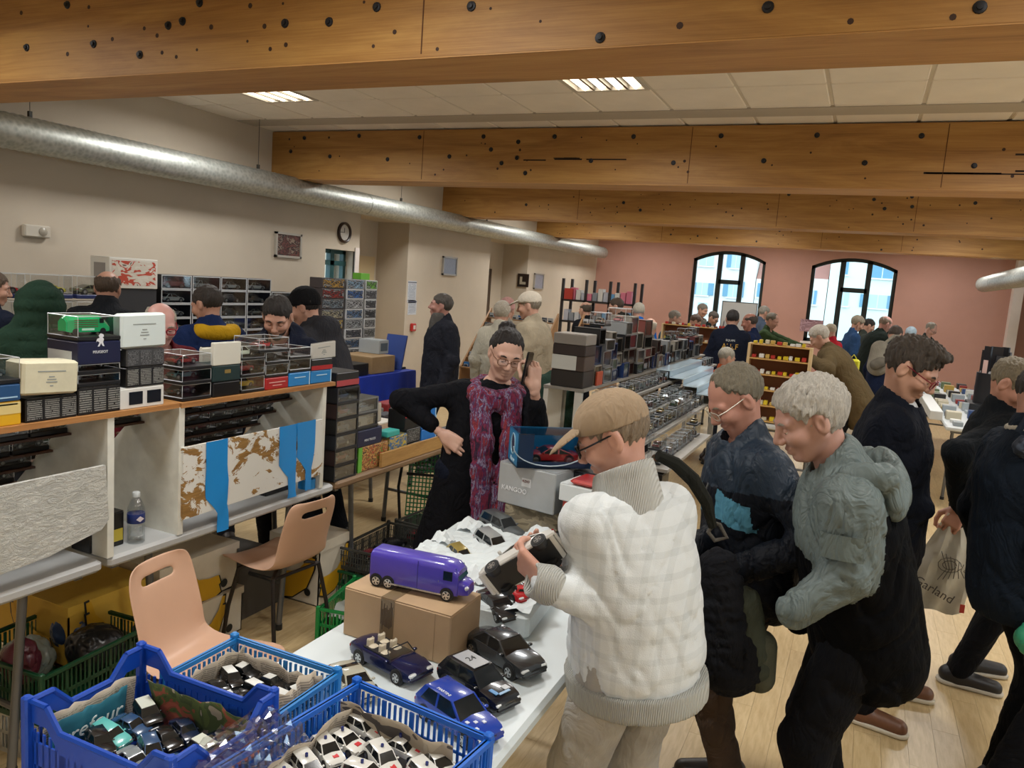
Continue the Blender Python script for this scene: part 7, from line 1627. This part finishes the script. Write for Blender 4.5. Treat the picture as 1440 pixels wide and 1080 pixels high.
# --- white haired man in grey and black jacket
PVw = dep(1210, 885, 2.45); PVw[2] = .94
Jw = person('white haired man in grey and black hooded jacket bending forward', (PVw[0]-.02, PVw[1]+.03), 186, head=dep(1138, 588, 2.3), pelvis=PVw, s=1.0, look=200, nod=28, coat_mat=[cloth('#07080b', 200, .2, .75, spec=.06, wr=.3), cloth('#606b6a', 160, .1, .5, .3, .25, .8)], trousers='#0e0f13', hair='thick', hair_col='#b5b0a6', hair_noise=.005, skin_tone='#b78672', brow='#8a857c',
    lh=dep(1118, 858, 2.2), lel=dep(1190, 808, 2.18), lcurl=None, rcurl=None, bulk=1.17, hem=-.12, collar=.05, vox=.0095, fold=.007, legbulk=1.15, vh=.004, hunch=.03, eyes=True)
def wpan(C):
    q = C-Jw['PV']; up = q@Jw['sd']; NBu = (Jw['NB']-Jw['PV'])@Jw['sd']; g = np.zeros(len(C))
    sh, el, wr = Jw['SH'][1], Jw['EL'][1], Jw['WR'][1]
    def dseg(a, b): ab = b-a; t = np.clip(((C-a)@ab)/(ab@ab), 0, 1); return np.linalg.norm(C-a-t[:, None]*ab, axis=1)
    arm = np.minimum(dseg(sh, el), dseg(el, wr)) < .098
    bk_ = q@Jw['BK']; g[(up > NBu-.2) & (bk_ > -.03)] = 1; g[(up > NBu-.07)] = 1; g[arm & (bk_ > -.16)] = 1; return g
paint_jacket(Jw, wpan)
def hd(S):
    NB, sd, BK, L = Jw['NB'], Jw['sd'], Jw['BK'], Jw['L']; S.ell(NB-BK*.13-sd*.05, (.055, .15, .085), np.array([BK, L, sd]), k=.03); S.cap(NB-BK*.1+L*.11, NB-BK*.02+L*.12+sd*.02, .05, .035, k=.03); S.cap(NB-BK*.1-L*.11, NB-BK*.02-L*.12+sd*.02, .05, .035, k=.03); S.ell(NB-BK*.09+sd*.05, (.07, .1, .05), np.array([BK, L, sd]), k=.02, mode='sub'); S.disp(folds(.006, 24, 2))
shell('hood', hd, cloth('#606b6a', 160, .1, .5, .3, .25, .8), Jw, .008)
_m = Jw['SH'][1]*.42+Jw['EL'][1]*.58; _n = nrm(np.array([-.3, -1, .1])); _d = nrm(Jw['EL'][1]-Jw['SH'][1]); _r = np.cross(_d, _n)
_vs = [_m-Jw['pos']+_n*(.075+.004*k-.02*abs(i/4-1)**2*1.0)+_r*(.06*(i/4-1))+_d*(.035*j-.02*k*0) for k in (0, 1) for i in range(9) for j in (-1, 1)]
MB().grid(_vs[:18], 9, 2).grid(_vs[18:], 9, 2).add([_vs[0], _vs[16], _vs[34], _vs[18]], [(0, 1, 2, 3)]).add([_vs[1], _vs[17], _vs[35], _vs[19]], [(0, 1, 2, 3)]).build('pocket_flap', cloth('#5f6a68', 160, .1, .5, .3, .25, .8), Jw['root'], True)
# --- old man in navy jacket with light blue panels
PVo = dep(1052, 845, 2.85)
Jo = person('grey haired man with glasses and navy jacket with light blue panels', (PVo[0], PVo[1]), 212, head=dep(1034, 560, 2.75), pelvis=[PVo[0], PVo[1], .90], s=.98, look=212, nod=38, coat_mat=[cloth('#10141c', 250, .2, .55), cloth('#1d2a38', 200, .15, .5, .3, .25), cloth('#4f8aa3', 200, .1, .5, .3, .25)], trousers='#4a3d34', hair='comb', hair_col='#77705f', hair_noise=.004, skin_tone='#bd8068', glasses=('#b9b4a4', .0016), bulk=1.15, hem=-.02, collar=.04, vox=.007, fold=.007, rcurl=None, lcurl=None,
    lh=dep(1045, 800, 2.55), rh=dep(985, 770, 2.7), lhint=np.array([.9, -.3, -.3]), vh=.004)
def opan(C):
    q = C-Jo['PV']; up = q@Jo['sd']; NBu = (Jo['NB']-Jo['PV'])@Jo['sd']; l = q@Jo['L']; f = q@Jo['BK']; g = np.zeros(len(C)); g[up > NBu-.13] = 1
    g[(f > .05) & (up > NBu-.25-.3*(np.abs(l)-.1)) & (up < NBu-.13-.35*(np.abs(l)-.05)) & (np.abs(l) > .055) & (np.abs(l) < .18)] = 2; return g
paint_jacket(Jo, opan)
MB().tube([Jo['NB']+Jo['BK']*.1-Jo['sd']*.03-Jo['pos'], Jo['NB']+Jo['BK']*.155-Jo['sd']*.15-Jo['pos'], Jo['NB']+Jo['BK']*.165-Jo['sd']*.35-Jo['pos'], Jo['PV']+Jo['BK']*.17-Jo['pos']], .005, 6).build('zip', plain('#8a8d90', .3, .8), Jo['root'], True)
# --- man with red glasses and navy jacket, looking right
PVg = dep(1236, 775, 3.35)
Jg = person('man with tousled dark hair and red glasses in open navy jacket', (.26, 3.86), -4, head=dep(1281, 518, 3.1), pelvis=[PVg[0], PVg[1], .93], s=1.02, look=-12, nod=30, coat='#10141e', trousers='#12141a', shoes='#6b4630', sole='#c9c2b0', hair='tuft', hair_col='#40372e', hair_noise=.006, skin_tone='#bf8a6c', glasses=('#7a2230', .0024), bulk=1.12, hem=-.04, collar=.03, vox=.0105, fold=.006, feet=((.33, 4.12), (.2, 3.75)), rcurl=None, lcurl=None, shirt='#c9cccc', vh=.0045,
    rh=dep(1295, 715, 3.15), rhint=np.array([-.8, -.3, -.4]))
MB().tube([Jg['NB']+Jg['BK']*.12-Jg['sd']*.1-Jg['pos'], Jg['NB']+Jg['BK']*.15-Jg['L']*.03-Jg['sd']*.3-Jg['pos'], Jg['PV']+Jg['BK']*.16-Jg['L']*.04-Jg['pos']], .004, 6).build('zip', plain('#a09a90', .3, .8), Jg['root'], True)
# --- two men at the right edge
PVr = dep(1392, 770, 3.95)
Jr = person('man in black jacket at the right edge carrying a white shopping bag', (.74, 4.56), 4, head=dep(1424, 540, 3.7), pelvis=[PVr[0], PVr[1], .93], s=1.0, look=-25, nod=32, coat='#12161a', trousers='#0d0e12', shoes='#1b1a1c', sole='#b5aea0', hair='short', hair_col='#7d725c', skin_tone='#c08468', bulk=1.22, hem=-.02, collar=.05, vox=.011, feet=((.72, 4.62), (.66, 4.42)), rh=dep(1352, 712, 3.62), rhint=np.array([-.6, -.5, -.2]), lcurl=None, rcurl=.85, rdir=(-.3, -.25, -.75), vh=.0045)
PV2 = dep(1432, 850, 2.95)
J2 = person('man in dark navy jacket cut off by the right edge', (PV2[0]+.03, PV2[1]), 20, head=dep(1470, 560, 2.9), pelvis=[PV2[0], PV2[1], .92], s=1.0, look=10, nod=30, coat='#121a24', trousers='#0c0d11', shoes='#17161a', hair='short', hair_col='#2e2822', skin_tone='#b07a60', bulk=1.22, hem=-.03, collar=.05, vox=.011, lcurl=None, rcurl=None, feet=((PV2[0]+.05, PV2[1]+.1), (PV2[0]-.0, PV2[1]-.1)))
def fur(S):
    NB, sd, BK, L = J2['NB'], J2['sd'], J2['BK'], J2['L']; S.ell(NB+sd*.05, (.085, .1, .035), np.array([BK, L, sd]), k=.02); S.disp(folds(.006, 60, 1))
shell('fleece_collar', fur, cloth('#9a9486', 120, .2), J2, .008)
gb = thing('shoulder_bag', 'dark grey patterned shoulder bag at the right edge', 'bag', dep(1452, 622, 2.78)); S = SDF(); S.cap((-.01, 0, -.02), (.12, .06, -.02), .05, .06, k=.03); S.disp(folds(.008, 40, 2)); V, F_ = S.surf(.009); link('bag_body', soft_mesh('bag_body', [(V, F_, 0)], blotchy(['#0f141c', '#18202c', '#323c4a', '#0f141c'], 16, .7, kind='Object')), gb)
MB().tube([(-.05, 0, .03), (.02, .02, .2), (.1, .08, .26)], .012, 6).build('strap', cloth('#1c222c'), gb, True)
tg = thing('green_bag', 'green bag corner at the right edge beside the dark trousers', 'bag', dep(1452, 900, 2.75)); S = SDF(); S.cap((0, 0, 0), (.1, .03, .12), .06, .06, k=.03); S.disp(folds(.006, 30, 4)); V, F_ = S.surf(.009); link('bag_body', soft_mesh('bag_body', [(V, F_, 0)], plain('#2f8a66', .5)), tg)
# shopping bag
hb = np.array(Jr['WR'][-1])+np.array([-.02, -.02, -.09]); sb_ = thing('shopping_bag', 'white printed plastic shopping bag with handle held by the man in black', 'bag', hb)
vs = []; nu, nv = 12, 14; bw = .27; bh = .43
for side in (-1, 1):
    for i in range(nu):
        for j in range(nv):
            u = i/(nu-1)-.5; v = j/(nv-1); w_ = bw*(.45+.55*min(1, v*2.2)); z = -v*bh-.01*math.sin(i); bulge = .035*math.sin(math.pi*min(1, v*1.05))*(1-(2*u)**2); vs.append((u*w_*.9+.0+.05*v*-.6, side*(bulge+.002)+.012*math.sin(i*1.3+v*5), z))
g = MB(); n_ = nu*nv
g.add(vs, [(s_*n_+i*nv+j, s_*n_+(i+1)*nv+j, s_*n_+(i+1)*nv+j+1, s_*n_+i*nv+j+1) for s_ in (0, 1) for i in range(nu-1) for j in range(nv-1)])
g.build('bag_body', plain('#c2bfb2', .4, var=.05), sb_, True); sb_.rotation_euler = (0, 0, math.radians(10))
face_rot(text_mesh('Garland', .06, plain('#4a4440', .5), sb_), (-.06, -.055, -.31), (1, 0, -.45), (.45, 0, 1)); MB().box((.06, -.058, -.4), (.08, -.054, -.36)).build('red_mark', plain('#b8352c', .5), sb_)
dr = MB()
for q in range(7): dr.tube([(-.05+.02*q, -.05, -.12-.01*q), (-.02+.012*q, -.056, -.2), (-.05+.022*q, -.05, -.26+.005*q)], .0018, 4)
for r__ in (.03, .05): dr.tube([(-.01+r__*math.cos(a*.5), -.057, -.18+r__*.7*math.sin(a*.5)) for a in range(13)], .0018, 4)
dr.build('line_drawing', plain('#54504a', .5), sb_)
MB().tube([(-.06, 0, -.01), (-.03, 0, .05), (.03, 0, .05), (.06, 0, -.01)], .006, 6).build('handle', plain('#c2bfb2', .4), sb_, True)
# --- woman on the phone
def scarf_mat():
    m, nt, b = newmat('multicoloured_scarf'); v = coords(nt, 'Object', (20, 20, 4)); f = noise(nt, v, 1.6, 4, .6, .4)
    nt.links.new(ramp(nt, f, [(.30, '#15172f'), (.40, '#3a1430'), (.46, '#761f3a'), (.5, '#3a1c4c'), (.545, '#8a8098'), (.56, '#4a1a40'), (.63, '#8a2c30'), (.70, '#1d1630')], 'LINEAR'), b.inputs['Base Color']); b.inputs['Roughness'].default_value = .9; bump(nt, b, noise(nt, coords(nt), 90, 3), .6, .008); return m
PVm = dep(663, 655, 3.85)
Jm = person('dark haired woman in black with a purple scarf talking on the phone', (PVm[0]+.02, PVm[1]), -58, head=dep(712, 497, 3.72), pelvis=[PVm[0], PVm[1], .95], s=.98, look=-54, nod=20, tilt=-6, coat='#0e0f14', trousers='#101522', hair='bun', hair_col='#1a1413', hair_noise=.003, skin_tone='#c99a82', glasses=('#6d4a34', .002), bulk=.98, hem=-.45, collar=0, vox=.0105, fold=.005, vh=.0042, hv=.003,
    rh=dep(622, 610, 3.72), rhint=-CR*1.0+np.array([0, 0, .1]), lh=dep(752, 550, 3.5), lhint=np.array([.5, -.4, -1.0]), lcurl=.75, rcurl=.5, ldir=(-.12, .05, 1), lpalm=(-.75, .3, .0), rdir=(.8, .1, -.4), rpalm=(.1, .8, -.3), sleeve_end=.72, fat=.3, feet=((PVm[0]+.1, PVm[1]+.05), (PVm[0]-.08, PVm[1]-.02)))
NB, BK, sd, L_, U_ = Jm['NB'], Jm['BK'], Jm['sd'], Jm['L'], Jm['U']
def sc_(S):
    for q in range(10):
        a0, a1 = 2*math.pi*q/10, 2*math.pi*(q+1)/10
        def pt(a): return NB+(BK*(.085*math.cos(a)+.02)+L_*.105*math.sin(a))-sd*(.01+.05*(math.cos(a)*.5+.5))
        S.cap(pt(a0), pt(a1), .052, k=.02)
    for sg in (1, -1):
        p = NB+BK*.12+L_*sg*.075-sd*.06
        for st_ in range(4):
            q_ = NB+BK*(.16+.012*st_)+L_*sg*(.07-.008*st_)-U_*(.1+.14*(st_+1)); S.cap(p, q_, .056, .052, k=.03, flat=(BK, .55)); p = q_
    S.cap(NB+BK*.2+L_*.03-U_*.62, NB+BK*.2-L_*.0-U_*.95, .055, .06, k=.03, flat=(BK, .5)); S.disp(folds(.006, 34, 1)); S.disp(folds(.003, 90, 2))
shell('scarf', sc_, scarf_mat(), Jm, .008)
ph = thing('mobile_phone', 'black mobile phone held to the ear of the woman', 'phone', Jm['hp'](.0, .100, -.035)); o = MB().rbox((-.036, -.075, -.005), (.036, .075, .005), .004).build('phone_body', plain('#101114', .2), ph); face_rot(ph, Jm['WR'][1]+np.array([0, 0, .105])-CR*.042-CF*.012, CR*.35+CF*.9, np.array([.12, 0, 1.0]))
# ------------------------------------------------------------------ people behind the left stall
def crowd(label, px, py, d, heading, z_h=None, s=None, vox=.016, **k):
    h = dep(px, py, d); up = k.pop('lean_back', .0); F_ = np.array([math.cos(math.radians(heading)), math.sin(math.radians(heading))]); fo = k.pop('forward', .1)
    s = s or max(.85, min(1.06, (h[2]+.13)/1.75)); p = (h[0]-F_[0]*fo, h[1]-F_[1]*fo)
    k.setdefault('vh', .007 if d < 6 else .01); k.setdefault('hv', .006 if d < 6 else .009)
    return person(label, p, heading, head=h, s=s, vox=vox, **k)
crowd('person in dark green hooded puffer coat facing the wall display', 54, 428, 4.85, 160, coat='#22382c', hoodup=True, puffer=.012, bulk=1.3, hair='short', hair_col='#5a4634', nod=5, fold=.004, lcurl=None, rcurl=None, hem=-.15)
crowd('man at the far left edge with short brown hair and dark jacket', -10, 405, 5.3, 100, coat='#1a2030', hair='short', hair_col='#5a4838', look=60, nod=10, bulk=1.1, lcurl=None, rcurl=None)
crowd('balding man in black jacket with back turned to the room', 152, 405, 5.5, 128, coat='#191b1f', hair='ring', hair_col='#4a3a2c', skin_tone='#b98468', nod=8, bulk=1.22, shoulders=1.1, collar=.06, lcurl=None, rcurl=None)
crowd('bald man with red glasses and dark red pullover behind the rack', 226, 456, 4.15, -35, coat='#5c1c24', hair='ring', hair_col='#b0a898', skin_tone='#d0968a', glasses=('#a02030', .003), look=-28, nod=18, bulk=1.1, forward=.25, lcurl=None, rcurl=None, collar=.03)
Jy = crowd('dark haired man in navy jacket with yellow hood lining', 291, 428, 5.0, 165, coat='#16264c', hair='short', hair_col='#2e2620', skin_tone='#b98468', look=185, nod=18, bulk=1.25, lcurl=None, rcurl=None)
def yl(S):
    NB, BK, L, sd = Jy['NB'], Jy['BK'], Jy['L'], Jy['sd']; S.ell(NB-BK*.10-sd*.02, (.07, .14, .055), np.array([BK, L, sd]), k=.02); S.cap(NB+L*.09, NB-BK*.09+L*.11, .045, k=.03); S.cap(NB-L*.09, NB-BK*.09-L*.11, .045, k=.03)
shell('yellow_hood', yl, cloth('#b8901c', 250), Jy, .012)
Jb = crowd('bearded young man in navy jacket looking down behind the rack', 390, 445, 4.45, -62, coat='#151a2a', hair='short', hair_col='#1c1613', beard='#2a1e18', skin_tone='#c08a70', look=-58, nod=30, bulk=1.15, forward=.34, fat=-.2, vh=.0055, lcurl=None, rcurl=None, hood=True, hair_noise=.003)
crowd('man in black knitted hat and dark grey jacket bending left', 428, 432, 5.2, 188, coat='#2a2a2e', beanie='#101012', hair='short', hair_col='#1c1613', skin_tone='#b98468', look=200, nod=22, bulk=1.25, forward=.26, lcurl=None, rcurl=None, s=1.02, hood=True)
# --- middle distance
Jf = crowd('man with grey hair and dark jacket standing in the middle aisle', 620, 430, 7.4, 228, coat='#20222a', trousers='#1a1e28', hair='short', hair_col='#4a443e', skin_tone='#b98070', nod=-4, look=208, bulk=1.22, forward=.03, lcurl=None, rcurl=None, hem=-.1, lean_back=0)
shell('grey_scarf', lambda S: (S.cap(Jf['NB']+Jf['BK']*.03-Jf['sd']*.02, Jf['NB']+Jf['BK']*.05+Jf['sd']*.06, .085, .075, k=.02), S.cap(Jf['NB']+Jf['BK']*.11, Jf['NB']+Jf['BK']*.13-Jf['sd']*.4, .05, .05, k=.03, flat=(Jf['BK'], .6))), cloth('#54524f'), Jf, .014)
crowd('person in cream coat with pale hair seen from behind', 706, 440, 7.9, 108, coat='#b9b4a4', hair='thick', hair_col='#b5ac9c', nod=10, bulk=1.08, forward=.02, hem=-.25, vox=.02, lcurl=None, rcurl=None)
crowd('person with pinkish cap beyond the cream coat', 713, 436, 8.1, 100, coat='#8a8478', hair='short', hair_col='#b08a80', beanie='#b58a84', vox=.022, lcurl=None, rcurl=None)
crowd('man in long beige coat and white cap seen from behind', 744, 430, 7.1, 178, coat='#9c917c', cap='#c9c0b0', hair='short', hair_col='#8a8070', look=190, nod=12, bulk=1.25, hem=-.35, vox=.02, lcurl=None, rcurl=None)
Jk = crowd('crouching person in dark green puffer coat with pink hat', 790, 512, 6.1, 60, coat='#1d2f26', puffer=.012, bulk=1.3, s=.92, forward=.12, nod=45, look=60, beanie='#d23a78', hair='short', hair_col='#3a2a22', lcurl=None, rcurl=None, hem=-.1)
FARL = [
 ('dark coated man by the post rack with brown hair', 823, 436, 11.0, 150, dict(coat='#15161a', hair='ring', hair_col='#4a4034', bulk=1.2)),
 ('person in black coat with short brown hair facing left by the rack', 866, 431, 11.0, 190, dict(coat='#121317', hair='short', hair_col='#4a3c30', bulk=1.25, hood=True)),
 ('white haired person in bright blue jacket by the rack', 898, 438, 10.6, 110, dict(coat='#1560b8', hair='short', hair_col='#b8b2a4', bulk=1.2)),
 ('bald head of a seated man above the long row of boxes', 914, 461, 8.6, 100, dict(coat='#6a655c', hair='ring', hair_col='#c0b4a0', s=.9)),
 ('grey haired man in teal jacket facing right', 949, 447, 12.0, 20, dict(coat='#1f5a78', hair='short', hair_col='#8d8578', bulk=1.2, nod=18)),
 ('grey haired man in glasses standing before the left window', 988, 436, 14.5, -20, dict(coat='#6a665e', hair='short', hair_col='#7d766a', nod=18)),
 ('person in pale pink top bending over the far shelf', 978, 452, 12.4, 20, dict(coat='#c9a594', hair='short', hair_col='#5a4638', nod=35, forward=.3)),
 ('dark haired person in black with glasses by the far table', 1003, 447, 13.6, -10, dict(coat='#17211f', hair='short', hair_col='#4a4038', nod=35, glasses=('#222222', .003))),
 ('bald man in navy sweatshirt turned left', 1054, 453, 10.3, 176, dict(coat='#16203c', hair='ring', hair_col='#3a2e26', skin_tone='#a86a52', bulk=1.15, nod=14)),
 ('grey haired man in slate jacket behind the whiteboard', 1075, 440, 14.0, 30, dict(coat='#4a5566', hair='short', hair_col='#8a867c')),
 ('man in green pullover holding something at arm height', 1086, 451, 12.0, -14, dict(coat='#34452a', hair='recede', hair_col='#6a6050', skin_tone='#c08a70', nod=22, arm=True)),
 ('grey haired person in orange top seated by the middle stall', 1022, 503, 8.7, 35, dict(coat='#a8502c', hair='short', hair_col='#a09a8c', s=.95, nod=18, pelvis=(dep(1020, 560, 8.75)[0], dep(1020, 560, 8.75)[1], .66))),
 ('person in red jacket behind the stooping brown coat', 1167, 466, 11.6, 150, dict(coat='#a8202c', hair='short', hair_col='#b0a48c', nod=25)),
 ('man in blue sleeves and tan waistcoat at the right window', 1206, 455, 12.6, 20, dict(coat='#2a4468', hair='thick', hair_col='#8f8470', nod=30)),
 ('dark haired man beside the tan waistcoat', 1222, 458, 13.4, 10, dict(coat='#3a3f3a', hair='short', hair_col='#241f1c', nod=25)),
 ('bald man in dark green jacket in the right hand crowd', 1245, 456, 11.8, 30, dict(coat='#1c2420', hair='ring', hair_col='#8a7a6a', skin_tone='#c98a78', bulk=1.3, nod=30, forward=.2)),
 ('man in navy jacket wearing a grey backpack', 1259, 471, 10.0, 60, dict(coat='#151d34', hair='short', hair_col='#4a4038', bulk=1.2, nod=30, forward=.18)),
 ('person with pale blue grey hat in the right hand crowd', 1281, 470, 12.8, 60, dict(coat='#17181c', hair='short', hair_col='#9aa0a6', beanie='#9fb0bc')),
 ('grey haired man with glasses behind the tousled dark hair', 1309, 463, 13.9, -30, dict(coat='#2a3430', hair='recede', hair_col='#8a8478', skin_tone='#cf9a88', glasses=('#444444', .002), nod=35)),
]
FJ = {}
for lab, px, py, d, hd_, k in FARL:
    arm = k.pop('arm', False)
    if arm: hh = dep(px, py, d); F_ = np.array([math.cos(math.radians(hd_)), math.sin(math.radians(hd_)), 0]); k['rh'] = hh+F_*.5-np.array([0, 0, .38]); k['lh'] = hh+F_*.52-np.array([0, 0, .36])+np.array([-F_[1], F_[0], 0])*.12
    else: k['lcurl'] = None; k['rcurl'] = None
    FJ[lab] = crowd(lab, px, py, d, hd_, vox=.022, **k)
# navy sweatshirt with back print
Ja = crowd('dark haired man in navy sweatshirt with printed back', 1030, 449, 9.9, 100, coat='#0f1422', hair='short', hair_col='#1a1513', skin_tone='#b08068', nod=12, bulk=1.25, vox=.016, lcurl=None, rcurl=None, hem=-.05)
bn = -Ja['BK']; c_ = Ja['NB']-Ja['sd']*.16+bn*.165-Ja['pos']
face_rot(text_mesh('EQUIPE', .035, plain('#c9ccc8', .5), Ja['root'], 'back_print', extrude=.004), c_+Ja['sd']*.05-Ja['L']*.0, -Ja['L'], Ja['sd']); face_rot(text_mesh('AUEF', .10, plain('#b08a3a', .5), Ja['root'], 'back_print', extrude=.004, width=.2), c_-Ja['sd']*.03, -Ja['L'], Ja['sd'])
# stooping man in brown coat and bags in the crowd
Jst = crowd('white haired man in long brown coat stooping to the left', 1152, 474, 8.4, 178, coat='#5a4c34', hair='thick', hair_col='#b5ada0', nod=40, forward=.42, bulk=1.3, hem=-.25, s=1.0, vox=.016, rcurl=.6, lcurl=.5, lh=dep(1140, 505, 8.2), rh=dep(1170, 540, 8.2))
Jn = FJ['man in navy jacket wearing a grey backpack']; gp = Jn['NB']-Jn['BK']*.22-Jn['sd']*.2; bpk = thing('backpack', 'light grey backpack on the man in navy at the right', 'backpack', gp); S = SDF(); S.cap((0, 0, -.1), (0, 0, .12), .13, .11, k=.05, flat=(np.array([0, 1, 0]), .7)); V, F_ = S.surf(.02); link('bag_body', soft_mesh('bag_body', [(V, F_, 0)], cloth('#8d877a')), bpk); S = SDF(); S.cap((-.03, -.09, -.08), (.03, -.09, -.04), .07, k=.03); V, F_ = S.surf(.02); link('front_pocket', soft_mesh('front_pocket', [(V, F_, 0)], cloth('#6d685e')), bpk)
MB().tube([(.05, 0, .2), (.14, .05, .3), (.2, .15, .3)], .02, 6).build('strap', cloth('#8d877a'), bpk, True)
yb = dep(1199, 515, 8.55); t = thing('yellow_bag', 'bright yellow bag between the stooping brown coat and the crowd', 'bag', yb); MB().rbox((-.07, -.04, -.1), (.07, .04, .08), .02).build('bag_body', plain('#c9c428', .5), t, True); MB().tube([(-.04, 0, .07), (0, 0, .13), (.04, 0, .07)], .006, 6).build('handle', plain('#c9c428', .5), t, True)
